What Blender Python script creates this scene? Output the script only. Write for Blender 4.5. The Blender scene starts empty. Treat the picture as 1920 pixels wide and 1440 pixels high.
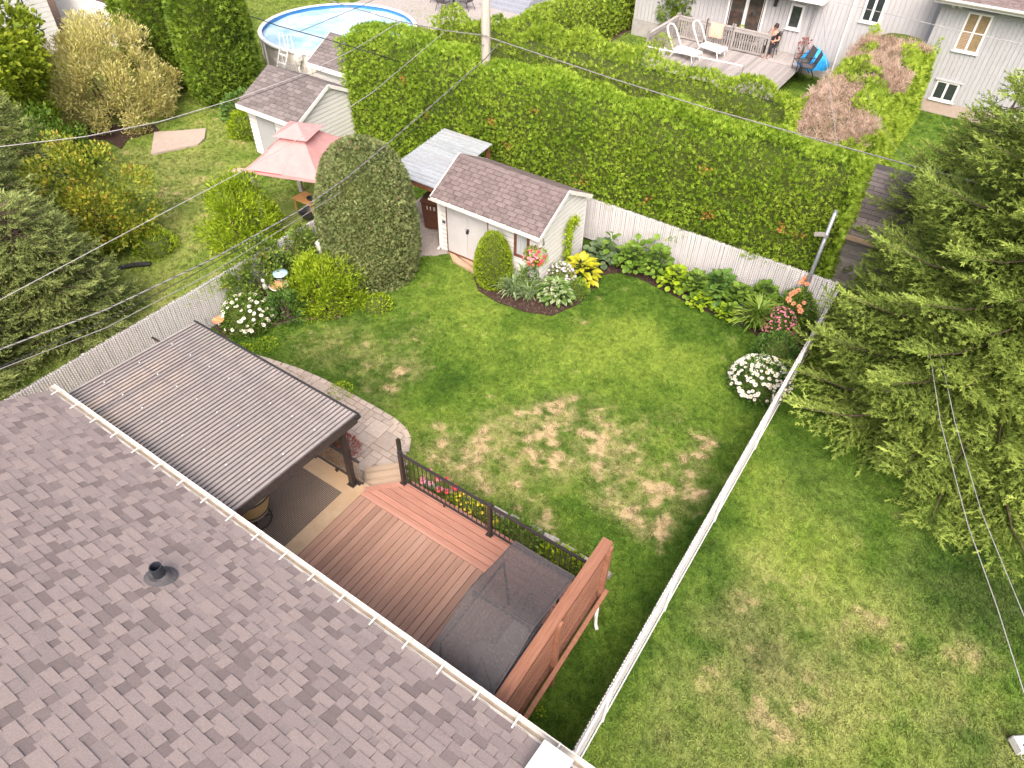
import bpy, bmesh, math, random
import numpy as np
from mathutils import Vector, Matrix
random.seed(7); RNG = np.random.default_rng(7)
scene = bpy.context.scene
col = scene.collection
R_ = math.radians
# ---------------------------------------------------------------- camera (a drone 12 m above the lawn)
FOC, PITCH, ROLL, AZ, CAMH = 1295.5, 44.39, -1.594, 33.03, 12.0
def _cam_axes():
    p, r, a = R_(PITCH), R_(ROLL), R_(AZ)
    f = np.array([0, math.cos(p), -math.sin(p)]); rt = np.array([1., 0, 0]); dn = np.cross(f, rt)
    c, s = math.cos(r), math.sin(r)
    rt, dn = c*rt+s*dn, -s*rt+c*dn
    Z = np.array([[math.cos(a), -math.sin(a), 0], [math.sin(a), math.cos(a), 0], [0, 0, 1.]])
    return Z@rt, Z@dn, Z@f
_rt, _dn, _fw = _cam_axes()
cam = bpy.data.cameras.new('camera'); cam_o = bpy.data.objects.new('camera', cam); col.objects.link(cam_o)
cam.sensor_width = 36; cam.lens = FOC/1920*36; cam.clip_end = 800; cam.clip_start = .1
cam_o.matrix_world = Matrix(((_rt[0], -_dn[0], -_fw[0], 0), (_rt[1], -_dn[1], -_fw[1], 0), (_rt[2], -_dn[2], -_fw[2], CAMH), (0, 0, 0, 1)))
scene.camera = cam_o
# ---------------------------------------------------------------- light: bright overcast noon
SUN_EL, SUN_AZ = 50, 152          # degrees; azimuth clockwise from +Y
wd = bpy.data.worlds.new('World'); scene.world = wd; wd.use_nodes = True
_nt = wd.node_tree; _sky = _nt.nodes.new('ShaderNodeTexSky'); _sky.sky_type = 'NISHITA'; _sky.sun_disc = False
_sky.sun_elevation = R_(SUN_EL); _sky.sun_rotation = R_(SUN_AZ); _sky.air_density = .55; _sky.dust_density = 7.0; _sky.ozone_density = .3
_bg = _nt.nodes['Background']; _bg.inputs[1].default_value = .15; _nt.links.new(_sky.outputs[0], _bg.inputs[0])
sun = bpy.data.lights.new('sun', 'SUN'); sun.energy = 1.15; sun.angle = R_(58); sun.color = (1, .955, .9)
sun_o = bpy.data.objects.new('sun', sun); col.objects.link(sun_o)
_sd = Vector((math.sin(R_(SUN_AZ))*math.cos(R_(SUN_EL)), math.cos(R_(SUN_AZ))*math.cos(R_(SUN_EL)), math.sin(R_(SUN_EL))))
sun_o.rotation_euler = (-_sd).to_track_quat('-Z', 'Y').to_euler(); sun_o.location = (0, 0, 40)
scene.view_settings.view_transform = 'Standard'; scene.view_settings.look = 'None'
scene.view_settings.exposure = 1.06; scene.view_settings.gamma = 1
scene.render.engine = 'CYCLES'; scene.cycles.max_bounces = 7; scene.cycles.transparent_max_bounces = 10
scene.cycles.use_denoising = True
scene.cycles.caustics_reflective = False; scene.cycles.caustics_refractive = False
# ---------------------------------------------------------------- measuring helper: photo pixel at height z -> place in the yard
def px(u, v, z=0.):
    d = _rt*((u-960)/FOC)+_dn*((v-720)/FOC)+_fw
    t = (z-CAMH)/d[2]
    return Vector((t*d[0], t*d[1], z))
def pxY(u, v, y):
    d = _rt*((u-960)/FOC)+_dn*((v-720)/FOC)+_fw; t = y/d[1]
    return Vector((t*d[0], y, CAMH+t*d[2]))
# ---------------------------------------------------------------- materials
MATS = {}
def _n(nt, t, **k):
    n = nt.nodes.new(t)
    for a, b in k.items(): setattr(n, a, b)
    return n
def pmat(name, c1, c2=None, scale=6., rough=.7, bump=0., rand=0., stretch=(1, 1, 1), metal=0., coat=0., detail=4., attr=None, c3=None, transl=0., alpha=1., lo=.35, hi=.65, world=False, bscale=None, spec=.3, fine=0.):
    """procedural principled material: noise blend of c1/c2 (c3 = blotches), per-object tint spread, optional 'tint' attribute"""
    m = bpy.data.materials.new(name); m.use_nodes = True; nt = m.node_tree; L = nt.links.new
    b = nt.nodes['Principled BSDF']; out = nt.nodes['Material Output']
    b.inputs['Roughness'].default_value = rough; b.inputs['Metallic'].default_value = metal
    b.inputs['Specular IOR Level'].default_value = spec
    if coat: b.inputs['Coat Weight'].default_value = coat
    if world: vec = _n(nt, 'ShaderNodeNewGeometry').outputs['Position']
    else: vec = _n(nt, 'ShaderNodeTexCoord').outputs['Object']
    oi = _n(nt, 'ShaderNodeObjectInfo')
    if not world:
        ma = _n(nt, 'ShaderNodeVectorMath', operation='MULTIPLY_ADD'); L(vec, ma.inputs[0]); ma.inputs[1].default_value = stretch
        mu = _n(nt, 'ShaderNodeMath', operation='MULTIPLY'); L(oi.outputs['Random'], mu.inputs[0]); mu.inputs[1].default_value = 57.
        L(mu.outputs[0], ma.inputs[2]); vec = ma.outputs[0]
    else:
        ma = _n(nt, 'ShaderNodeVectorMath', operation='MULTIPLY'); L(vec, ma.inputs[0]); ma.inputs[1].default_value = stretch; vec = ma.outputs[0]
    nz = _n(nt, 'ShaderNodeTexNoise'); nz.inputs['Scale'].default_value = scale; nz.inputs['Detail'].default_value = detail; nz.inputs['Roughness'].default_value = .6
    L(vec, nz.inputs['Vector'])
    mr = _n(nt, 'ShaderNodeMapRange'); mr.inputs[1].default_value = lo; mr.inputs[2].default_value = hi; L(nz.outputs[0], mr.inputs[0])
    mx = _n(nt, 'ShaderNodeMix', data_type='RGBA'); L(mr.outputs[0], mx.inputs['Factor'])
    c2 = c2 or tuple(x*.8 for x in c1)
    mx.inputs['A'].default_value = (*c1, 1); mx.inputs['B'].default_value = (*c2, 1)
    cur = mx.outputs['Result']
    if attr:
        at = _n(nt, 'ShaderNodeAttribute', attribute_name='tint')
        m2 = _n(nt, 'ShaderNodeMix', data_type='RGBA', blend_type='MULTIPLY'); m2.inputs['Factor'].default_value = 1
        L(cur, m2.inputs['A']); L(at.outputs['Color'], m2.inputs['B']); cur = m2.outputs['Result']
    if c3:
        n3 = _n(nt, 'ShaderNodeTexNoise'); n3.inputs['Scale'].default_value = scale*.17; n3.inputs['Detail'].default_value = 5; L(vec, n3.inputs['Vector'])
        r3 = _n(nt, 'ShaderNodeMapRange'); r3.inputs[1].default_value = .5; r3.inputs[2].default_value = .72; L(n3.outputs[0], r3.inputs[0])
        m3 = _n(nt, 'ShaderNodeMix', data_type='RGBA'); L(r3.outputs[0], m3.inputs['Factor']); L(cur, m3.inputs['A']); m3.inputs['B'].default_value = (*c3, 1); cur = m3.outputs['Result']
    if fine:
        nf = _n(nt, 'ShaderNodeTexNoise'); nf.inputs['Scale'].default_value = scale*9; nf.inputs['Detail'].default_value = 2; L(vec, nf.inputs['Vector'])
        rf = _n(nt, 'ShaderNodeMapRange'); rf.inputs[1].default_value = .3; rf.inputs[2].default_value = .7; rf.inputs[3].default_value = 1-fine; rf.inputs[4].default_value = 1+fine; L(nf.outputs[0], rf.inputs[0])
        mf = _n(nt, 'ShaderNodeVectorMath', operation='SCALE'); L(cur, mf.inputs[0]); L(rf.outputs[0], mf.inputs['Scale']); cur = mf.outputs[0]
    if rand:
        hs = _n(nt, 'ShaderNodeHueSaturation'); L(cur, hs.inputs['Color'])
        r4 = _n(nt, 'ShaderNodeMapRange'); r4.inputs[3].default_value = 1-rand; r4.inputs[4].default_value = 1+rand; L(oi.outputs['Random'], r4.inputs[0]); L(r4.outputs[0], hs.inputs['Value'])
        cur = hs.outputs['Color']
    L(cur, b.inputs['Base Color'])
    if bump:
        bp = _n(nt, 'ShaderNodeBump'); bp.inputs['Strength'].default_value = bump; bp.inputs['Distance'].default_value = .02
        if bscale:
            nb = _n(nt, 'ShaderNodeTexNoise'); nb.inputs['Scale'].default_value = bscale; nb.inputs['Detail'].default_value = 3; L(vec, nb.inputs['Vector']); L(nb.outputs[0], bp.inputs['Height'])
        else: L(nz.outputs[0], bp.inputs['Height'])
        L(bp.outputs[0], b.inputs['Normal'])
    sh = b.outputs[0]
    if transl:
        t = _n(nt, 'ShaderNodeBsdfTranslucent'); L(cur, t.inputs[0]); ms = _n(nt, 'ShaderNodeMixShader'); ms.inputs[0].default_value = transl
        L(sh, ms.inputs[1]); L(t.outputs[0], ms.inputs[2]); sh = ms.outputs[0]
    if alpha < 1:
        t = _n(nt, 'ShaderNodeBsdfTransparent'); ms = _n(nt, 'ShaderNodeMixShader'); ms.inputs[0].default_value = alpha
        L(t.outputs[0], ms.inputs[1]); L(sh, ms.inputs[2]); sh = ms.outputs[0]
    L(sh, out.inputs[0]); MATS[name] = m
    return m
def leafmat(name, dark, mid, tip, rough=.5, transl=.3, odd=None, oddamt=.0, big=.5):
    """foliage: per-leaf tone from the 'tint' attribute (r = random, g = along leaf, b = clump), drift over metres"""
    m = bpy.data.materials.new(name); m.use_nodes = True; nt = m.node_tree; L = nt.links.new
    b = nt.nodes['Principled BSDF']; out = nt.nodes['Material Output']; b.inputs['Roughness'].default_value = rough; b.inputs['Specular IOR Level'].default_value = .25
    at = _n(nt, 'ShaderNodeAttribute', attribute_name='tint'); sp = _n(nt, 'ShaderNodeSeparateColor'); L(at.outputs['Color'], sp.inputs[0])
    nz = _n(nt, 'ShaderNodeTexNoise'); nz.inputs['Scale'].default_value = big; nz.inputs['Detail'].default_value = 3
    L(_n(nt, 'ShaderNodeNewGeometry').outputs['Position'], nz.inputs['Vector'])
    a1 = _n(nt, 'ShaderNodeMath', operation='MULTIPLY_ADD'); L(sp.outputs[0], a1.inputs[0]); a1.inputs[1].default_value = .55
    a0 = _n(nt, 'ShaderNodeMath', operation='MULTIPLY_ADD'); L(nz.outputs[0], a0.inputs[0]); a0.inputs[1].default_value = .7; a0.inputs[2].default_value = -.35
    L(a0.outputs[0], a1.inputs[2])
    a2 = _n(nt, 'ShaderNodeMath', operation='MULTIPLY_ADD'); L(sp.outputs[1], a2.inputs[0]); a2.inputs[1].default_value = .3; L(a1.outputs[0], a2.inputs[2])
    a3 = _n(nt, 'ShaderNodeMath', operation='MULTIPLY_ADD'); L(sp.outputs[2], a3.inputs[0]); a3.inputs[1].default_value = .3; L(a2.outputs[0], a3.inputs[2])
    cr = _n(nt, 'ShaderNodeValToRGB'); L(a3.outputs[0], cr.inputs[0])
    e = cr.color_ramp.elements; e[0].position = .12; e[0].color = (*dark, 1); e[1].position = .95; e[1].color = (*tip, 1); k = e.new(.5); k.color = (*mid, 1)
    cur = cr.outputs[0]
    if odd:
        g = _n(nt, 'ShaderNodeMath', operation='GREATER_THAN'); L(sp.outputs[0], g.inputs[0]); g.inputs[1].default_value = 1-oddamt
        mo = _n(nt, 'ShaderNodeMix', data_type='RGBA'); L(g.outputs[0], mo.inputs['Factor']); L(cur, mo.inputs['A']); mo.inputs['B'].default_value = (*odd, 1); cur = mo.outputs['Result']
    L(cur, b.inputs['Base Color'])
    t = _n(nt, 'ShaderNodeBsdfTranslucent'); L(cur, t.inputs[0]); ms = _n(nt, 'ShaderNodeMixShader'); ms.inputs[0].default_value = transl
    L(b.outputs[0], ms.inputs[1]); L(t.outputs[0], ms.inputs[2]); L(ms.outputs[0], out.inputs[0]); MATS[name] = m
    return m
# ---------------------------------------------------------------- objects
def tag(o, label=None, cat=None, group=None, kind=None):
    if label: o['label'] = label
    if cat: o['category'] = cat
    if group: o['group'] = group
    if kind: o['kind'] = kind
    return o
def thing(name, label, cat, loc=(0, 0, 0), rz=0., group=None):
    o = bpy.data.objects.new(name, None); col.objects.link(o); o.location = loc; o.rotation_euler = (0, 0, rz); o.empty_display_size = .2
    return tag(o, label, cat, group)
def link(name, me, parent=None, loc=None, rot=None, kind=None):
    o = bpy.data.objects.new(name, me); col.objects.link(o)
    if parent is not None: o.parent = parent
    if loc is not None: o.location = loc
    if rot is not None: o.rotation_euler = rot
    if kind: o['kind'] = kind
    return o
def copy_tree(o, parent=None):
    c = o.copy(); col.objects.link(c); c.parent = parent
    for ch in o.children: copy_tree(ch, c)
    return c
class MB:
    """collects shapes into one mesh"""
    def __init__(s): s.v = []; s.f = []; s.t = []
    def add(s, vs, fs, t=None):
        k = len(s.v); s.v += [tuple(x) for x in vs]; s.f += [tuple(i+k for i in f) for f in fs]; s.t += [t]*len(fs); return s
    def box(s, x0, x1, y0, y1, z0, z1, t=None):
        return s.add([(x0, y0, z0), (x1, y0, z0), (x1, y1, z0), (x0, y1, z0), (x0, y0, z1), (x1, y0, z1), (x1, y1, z1), (x0, y1, z1)],
                     [(3, 2, 1, 0), (4, 5, 6, 7), (0, 1, 5, 4), (1, 2, 6, 5), (2, 3, 7, 6), (3, 0, 4, 7)], t)
    def prism(s, poly, z0, z1, t=None):
        n = len(poly)
        a = sum(poly[i][0]*poly[(i+1) % n][1]-poly[(i+1) % n][0]*poly[i][1] for i in range(n))
        if a < 0: poly = poly[::-1]
        return s.add([(p[0], p[1], z0) for p in poly]+[(p[0], p[1], z1) for p in poly],
                     [tuple(range(n-1, -1, -1)), tuple(range(n, 2*n))]+[(i, (i+1) % n, n+(i+1) % n, n+i) for i in range(n)], t)
    def bar(s, p, q, w, h=None, up=(0, 0, 1), t=None):
        """square bar between two points"""
        p, q = Vector(p), Vector(q); h = h or w; d = (q-p).normalized(); u = Vector(up)
        if abs(d.dot(u)) > .98: u = Vector((1, 0, 0))
        a = d.cross(u).normalized(); b = a.cross(d).normalized(); a *= w/2; b *= h/2
        return s.add([p-a-b, p+a-b, p+a+b, p-a+b, q-a-b, q+a-b, q+a+b, q-a+b], [(0, 1, 2, 3), (7, 6, 5, 4), (4, 5, 1, 0), (5, 6, 2, 1), (6, 7, 3, 2), (7, 4, 0, 3)], t)
    def tube(s, pts, r, n=8, cap=True, t=None):
        pts = [Vector(p) for p in pts]; rs = r if isinstance(r, (list, tuple)) else [r]*len(pts); vs = []; fs = []
        pa = None
        for i, p in enumerate(pts):
            d = (pts[min(i+1, len(pts)-1)]-pts[max(i-1, 0)]).normalized()
            if pa is None: pa = d.orthogonal().normalized()
            else:
                pa = pa-d*pa.dot(d)
                pa = pa.normalized() if pa.length > 1e-6 else d.orthogonal().normalized()
            b = d.cross(pa)
            for k in range(n):
                an = 2*math.pi*k/n; vs.append(p+(pa*math.cos(an)+b*math.sin(an))*rs[i])
        for i in range(len(pts)-1):
            for k in range(n): fs.append((i*n+k, i*n+(k+1) % n, (i+1)*n+(k+1) % n, (i+1)*n+k))
        if cap: fs.append(tuple(range(n-1, -1, -1))); fs.append(tuple((len(pts)-1)*n+k for k in range(n)))
        return s.add(vs, fs, t)
    def lathe(s, prof, n=20, c=(0, 0, 0), t=None):
        vs = []; fs = []
        for r, z in prof:
            for k in range(n): a = 2*math.pi*k/n; vs.append((c[0]+r*math.cos(a), c[1]+r*math.sin(a), c[2]+z))
        for i in range(len(prof)-1):
            for k in range(n): fs.append((i*n+k, i*n+(k+1) % n, (i+1)*n+(k+1) % n, (i+1)*n+k))
        return s.add(vs, fs, t)
    def sheet(s, rows, t=None):
        """grid of points"""
        m = len(rows[0]); vs = [p for r in rows for p in r]; fs = [(i*m+j, i*m+j+1, (i+1)*m+j+1, (i+1)*m+j) for i in range(len(rows)-1) for j in range(m-1)]
        return s.add(vs, fs, t)
    def mesh(s, mat, smooth=False):
        me = bpy.data.meshes.new('mesh'); me.from_pydata(s.v, [], s.f); me.materials.append(MATS[mat] if isinstance(mat, str) else mat)
        if any(t is not None for t in s.t):
            at = me.attributes.new('tint', 'FLOAT_COLOR', 'FACE')
            at.data.foreach_set('color', np.array([x for t in s.t for x in ((t if t is not None else (1, 1, 1))+(1,))], 'f'))
        if smooth: me.polygons.foreach_set('use_smooth', [True]*len(me.polygons))
        me.update(); return me
    def build(s, name, mat, parent=None, smooth=False, kind=None, loc=None, rot=None):
        return link(name, s.mesh(mat, smooth), parent, loc, rot, kind)
def bx(name, mat, parent, x0, x1, y0, y1, z0, z1, **k): return MB().box(x0, x1, y0, y1, z0, z1).build(name, mat, parent, **k)
def mesh_np(V, F, mat, tint=None, smooth=False):
    """fast mesh from arrays; tint = per-vertex rgb"""
    me = bpy.data.meshes.new('mesh'); n, k = F.shape
    me.vertices.add(len(V)); me.vertices.foreach_set('co', np.ascontiguousarray(V, 'f').ravel())
    me.loops.add(n*k); me.loops.foreach_set('vertex_index', np.ascontiguousarray(F, 'i').ravel())
    me.polygons.add(n); me.polygons.foreach_set('loop_start', np.arange(0, n*k, k, dtype='i')); me.polygons.foreach_set('loop_total', np.full(n, k, 'i'))
    if smooth: me.polygons.foreach_set('use_smooth', np.ones(n, bool))
    if tint is not None:
        at = me.attributes.new('tint', 'FLOAT_COLOR', 'POINT'); c = np.ones((len(V), 4), 'f'); c[:, :3] = tint; at.data.foreach_set('color', c.ravel())
    me.update(calc_edges=True); me.materials.append(MATS[mat] if isinstance(mat, str) else mat)
    return me
# ---------------------------------------------------------------- noise in numpy
_LAT = np.random.default_rng(3).random((64, 64, 64))
def vnoise(P, sc=1.):
    q = np.asarray(P, float)*sc; i = np.floor(q).astype(int); f = q-i; f = f*f*(3-2*f); r = 0
    for dx in (0, 1):
        for dy in (0, 1):
            for dz in (0, 1):
                w = (f[:, 0] if dx else 1-f[:, 0])*(f[:, 1] if dy else 1-f[:, 1])*(f[:, 2] if dz else 1-f[:, 2])
                r = r+w*_LAT[(i[:, 0]+dx) % 64, (i[:, 1]+dy) % 64, (i[:, 2]+dz) % 64]
    return r
def fbm(P, sc=1., oct=4):
    r = 0; a = .5; t = 0
    for k in range(oct): r = r+a*vnoise(np.asarray(P)+k*7.3, sc*2**k); t += a; a *= .55
    return r/t
def inpoly(x, y, poly):
    c = np.zeros(x.shape, bool); n = len(poly)
    for i in range(n):
        x1, y1 = poly[i][:2]; x2, y2 = poly[(i+1) % n][:2]
        m = ((y1 > y) != (y2 > y)); xs = (x2-x1)*(y-y1)/((y2-y1) if y2 != y1 else 1e-9)+x1; c ^= m & (x < xs)
    return c
# ================================================================ materials
pmat('siding', (.76, .75, .745), (.72, .71, .70), 3, .45, c3=(.70, .695, .675))
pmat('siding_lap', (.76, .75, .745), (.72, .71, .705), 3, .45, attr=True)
pmat('siding_house', (.50, .49, .50), (.46, .45, .46), 3, .5, c3=(.45, .445, .45))
pmat('siding_grey', (.44, .445, .465), (.40, .405, .425), 3, .5, c3=(.39, .39, .405))
pmat('white_paint', (.82, .81, .79), (.76, .75, .73), 5, .4)
pmat('door_white', (.56, .545, .55), (.52, .505, .51), 3, .5)
pmat('gutter_white', (.66, .635, .60), (.56, .52, .47), 9, .4, lo=.45, hi=.8)
pmat('slat_white', (.82, .80, .80), (.74, .72, .725), 4, .45, rand=.05)
pmat('wire_shade_grey', (.40, .39, .40), None, 4, .5)  # mid grey: shadow of the mesh wires put into their colour
pmat('rail_white', (.80, .79, .79), (.70, .69, .69), 7, .4)
pmat('galv', (.42, .45, .48), (.34, .37, .40), 12, .4, metal=.5)
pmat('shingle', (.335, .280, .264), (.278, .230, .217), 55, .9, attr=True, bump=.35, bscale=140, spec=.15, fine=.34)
pmat('shingle_brown', (.215, .172, .165), (.165, .132, .128), 30, .9, rand=.12, bump=.3, bscale=120, spec=.15, c3=(.13, .10, .10), fine=.2)
pmat('shingle_grey', (.215, .185, .18), (.155, .135, .132), 30, .9, rand=.2, bump=.3, bscale=120, spec=.15)
pmat('underlay', (.11, .095, .09), None, 10, .95)
pmat('deck_wood', (.40, .24, .175), (.31, .175, .122), 7, .55, rand=.16, stretch=(.35, 6, 1), bump=.12, detail=6, c3=(.40, .25, .185), lo=.3, hi=.7)
pmat('deck_wood_pink', (.47, .235, .17), (.37, .175, .125), 7, .55, rand=.12, stretch=(.35, 6, 1), bump=.1, detail=6, c3=(.50, .28, .21))
pmat('screen_wood', (.34, .165, .105), (.24, .105, .065), 7, .55, rand=.12, stretch=(.35, 6, 1), bump=.12, detail=6)
pmat('tread_wood', (.50, .375, .265), (.42, .305, .21), 8, .6, rand=.1, stretch=(.3, 6, 1), bump=.1)
pmat('grey_wood', (.38, .35, .335), (.28, .255, .245), 8, .8, rand=.2, stretch=(.4, 5, 1), bump=.15)
pmat('brown_wood', (.20, .085, .05), (.13, .05, .03), 8, .6, rand=.1)
pmat('bench_wood', (.60, .33, .12), (.48, .25, .08), 8, .6, stretch=(.4, 5, 1))
pmat('bronze', (.040, .031, .029), (.030, .024, .022), 9, .4, spec=.5)
pmat('bronze_worn', (.035, .028, .026), (.10, .085, .075), 26, .5, stretch=(1, 3, 1), lo=.4, hi=.7)
pmat('black_metal', (.022, .022, .024), (.03, .03, .03), 9, .45, spec=.5)
pmat('dark_plastic', (.03, .035, .045), None, 6, .5)
pmat('concrete_tan', (.47, .345, .225), (.42, .30, .19), 5, .8, c3=(.43, .29, .165), bump=.05, world=True)
pmat('concrete_pink', (.44, .355, .305), (.39, .31, .265), 6, .85, bump=.1, world=True, c3=(.42, .355, .29))
pmat('concrete_grey', (.42, .40, .39), (.34, .325, .32), 6, .85, bump=.1)
pmat('slab_brown', (.48, .34, .235), (.40, .27, .18), 6, .85, bump=.1, world=True)
pmat('paver', (.46, .385, .325), (.39, .325, .275), 12, .85, rand=.13, bump=.2, c3=(.46, .36, .28), fine=.1)
pmat('joint_sand', (.36, .30, .24), (.24, .2, .16), 30, .95, world=True)
pmat('mulch', (.075, .042, .032), (.028, .017, .014), 55, .95, bump=.8, world=True, fine=.4)
pmat('gravel_base', (.42, .37, .34), (.30, .26, .24), 45, .95, bump=.8, world=True)
pmat('joint_cream', (.50, .42, .34), (.36, .29, .22), 7, .9, world=True)
pmat('stone', (.46, .41, .38), (.30, .27, .25), 18, .9, rand=.3)
pmat('soil', (.15, .10, .07), (.09, .06, .045), 14, .95, bump=.4, world=True)
pmat('mat_rubber', (.14, .115, .10), (.105, .088, .078), 30, .8)
pmat('wicker', (.58, .41, .19), (.48, .33, .14), 60, .6, stretch=(1, 1, 3), bump=.4)
pmat('cushion', (.62, .54, .44), (.55, .47, .38), 30, .9)
pmat('poly_sheet', (.62, .58, .565), (.54, .505, .49), 5, .35, alpha=.76, c3=(.55, .50, .47), world=True, transl=.35)
pmat('poly_rib', (.16, .13, .13), (.12, .10, .10), 5, .35, alpha=.9)
pmat('mesh_black', (.075, .068, .07), (.06, .055, .057), 140, .8, alpha=.80, c3=(.09, .082, .084))
pmat('seam_black', (.085, .076, .078), None, 60, .8)
pmat('glass_tint', (.30, .23, .16), (.26, .20, .14), 4, .08, alpha=.33, spec=.6)
pmat('pane', (.030, .038, .042), (.05, .055, .055), 5, .05, spec=.8, lo=.4, hi=.75)
pmat('pane_brown', (.10, .065, .05), (.045, .04, .04), 3, .08, spec=.7, lo=.4, hi=.6)
pmat('curtain', (.56, .58, .60), (.34, .37, .40), 24, .5, stretch=(1, 1, .03), spec=.6)
pmat('blind', (.30, .22, .12), (.22, .16, .09), 8, .5)
pmat('bin_brown', (.145, .062, .036), (.115, .05, .03), 8, .5)
pmat('print_white', (.75, .74, .72), None, 8, .6)
pmat('print_dark', (.06, .07, .09), None, 8, .6)
pmat('metal_sheet', (.47, .50, .53), (.40, .43, .46), 5, .3, metal=.25, c3=(.43, .44, .46), rand=.06)
pmat('pink_canvas', (.62, .34, .335), (.56, .29, .285), 4, .8, c3=(.64, .35, .34), transl=.15)
pmat('red_trim', (.60, .09, .10), None, 8, .7)
pmat('bark', (.16, .115, .085), (.08, .058, .045), 16, .95, stretch=(1, 1, .25), bump=.6)
pmat('pole_wood', (.50, .45, .40), (.36, .32, .28), 10, .9, stretch=(3, 3, .12), bump=.3)
pmat('twigs', (.085, .115, .022), (.05, .065, .014), 9, .95)
pmat('twigs_brown', (.10, .06, .035), (.05, .032, .02), 9, .95)
pmat('stem_green', (.10, .18, .035), None, 9, .7)
pmat('cable_grey', (.26, .25, .24), (.18, .175, .17), 8, .6)
pmat('cable_black', (.035, .035, .038), None, 8, .6)
pmat('cable_white', (.42, .41, .40), (.32, .31, .30), 8, .6)
pmat('pool_wall', (.60, .555, .50), (.55, .505, .455), 4, .6)
pmat('pool_liner', (.035, .19, .52), (.09, .34, .68), 30, .4)
pmat('water', (.24, .47, .62), (.56, .68, .76), 1.1, .05, lo=.3, hi=.62, spec=.8, bump=.1, detail=6)
pmat('blue_tarp', (.02, .28, .72), (.05, .38, .80), 6, .45)
pmat('towel', (.72, .30, .20), (.78, .52, .42), 24, .9)
pmat('skin', (.56, .30, .22), (.50, .26, .19), 14, .55)
pmat('cloth_black', (.02, .02, .024), (.03, .03, .034), 14, .9)
pmat('hair', (.05, .03, .02), (.03, .02, .015), 30, .7)
pmat('petal_white', (.86, .83, .80), (.78, .75, .72), 20, .6, transl=.2)
pmat('petal_pink', (.78, .27, .36), (.70, .20, .30), 20, .6, transl=.2)
pmat('petal_orange', (.76, .38, .22), (.70, .28, .15), 20, .6, transl=.2)
pmat('petal_red', (.62, .05, .07), (.70, .09, .12), 20, .6, transl=.2)
pmat('petal_yellow', (.80, .62, .05), (.72, .52, .04), 20, .6, transl=.2)
pmat('petal_lilac', (.74, .62, .68), (.66, .55, .62), 20, .6, transl=.2)
pmat('eye_yellow', (.72, .48, .05), (.6, .36, .04), 20, .8)
pmat('eye_brown', (.20, .07, .03), None, 20, .8)
pmat('ceramic_blue', (.46, .62, .68), (.34, .52, .60), 8, .25)
pmat('ceramic_orange', (.74, .42, .22), (.62, .30, .16), 10, .35)
pmat('ceramic_white', (.80, .78, .75), (.62, .60, .58), 9, .4)
pmat('glass_red', (.74, .16, .10), (.80, .42, .18), 9, .2)
pmat('teal', (.16, .40, .38), (.10, .30, .30), 8, .5)
pmat('grey_plastic', (.38, .37, .37), (.30, .29, .29), 9, .6)
pmat('sling_grey', (.12, .11, .115), (.09, .085, .09), 40, .8)
pmat('table_glass', (.42, .50, .48), (.36, .44, .42), 3, .08, alpha=.72, spec=.6)
pmat('step_grey', (.33, .35, .40), (.27, .29, .34), 8, .7)
pmat('patio_stone', (.40, .365, .345), (.33, .30, .28), 8, .85)
leafmat('cedar_leaf', (.105, .195, .018), (.245, .390, .030), (.420, .550, .065), .55, .34)
leafmat('cedar_dark', (.070, .130, .016), (.160, .260, .026), (.300, .410, .045), .55, .3)
leafmat('cedar_top', (.110, .190, .020), (.270, .395, .035), (.450, .560, .070), .55, .34)
leafmat('egg_leaf', (0.098, 0.156, 0.008), (0.240, 0.351, 0.016), (0.390, 0.494, 0.029), .55, .3, big=2)
leafmat('yew_leaf', (.085, .115, .040), (.185, .230, .080), (.345, .390, .160), .6, .26, odd=(.24, .17, .09), oddamt=.04, big=1.2)
leafmat('spruce_leaf', (.085, .135, .026), (.215, .295, .056), (.46, .56, .120), .6, .22, big=.8)
leafmat('spruce_dark', (.105, .145, .044), (.225, .280, .085), (.41, .46, .15), .6, .25, odd=(.20, .13, .07), oddamt=.04, big=.8)
leafmat('lime_leaf', (0.111, 0.195, 0.013), (0.286, 0.416, 0.021), (0.468, 0.585, 0.039), .45, .32, big=2)
leafmat('green_leaf', (0.052, 0.111, 0.013), (0.130, 0.234, 0.029), (0.247, 0.377, 0.058), .45, .3, big=2)
leafmat('deep_leaf', (.040, .098, .020), (.095, .195, .036), (.185, .310, .065), .42, .28, big=2)
leafmat('blue_leaf', (0.065, 0.111, 0.052), (0.117, 0.182, 0.085), (0.195, 0.267, 0.130), .5, .22, big=2)
leafmat('gold_leaf', (0.300, 0.330, 0.012), (0.480, 0.480, 0.025), (0.620, 0.560, 0.090), .45, .3, big=3)
leafmat('varie_leaf', (0.080, 0.170, 0.025), (0.140, 0.250, 0.050), (0.700, 0.720, 0.500), .45, .25, big=3)
leafmat('maple_leaf', (0.078, 0.137, 0.013), (0.221, 0.305, 0.021), (0.390, 0.455, 0.039), .5, .32, big=.7)
leafmat('willow_leaf', (.42, .41, .11), (.64, .60, .21), (.78, .72, .36), .55, .36, odd=(.68, .52, .34), oddamt=.04, big=.9)
leafmat('ochre_leaf', (.12, .18, .02), (.27, .34, .035), (.50, .47, .06), .5, .3, odd=(.62, .40, .07), oddamt=.05, big=1.3)
leafmat('barberry', (0.176, 0.033, 0.033), (0.330, 0.077, 0.066), (0.528, 0.176, 0.132), .5, .25, big=3)
leafmat('brown_twig', (.24, .15, .10), (.46, .33, .25), (.62, .48, .39), .8, .15, big=.8)
leafmat('strap_leaf', (0.091, 0.169, 0.026), (0.221, 0.338, 0.052), (0.403, 0.520, 0.104), .45, .28, big=3)
leafmat('iris_leaf', (0.130, 0.208, 0.091), (0.273, 0.377, 0.169), (0.481, 0.572, 0.299), .5, .25, big=3)
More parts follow.
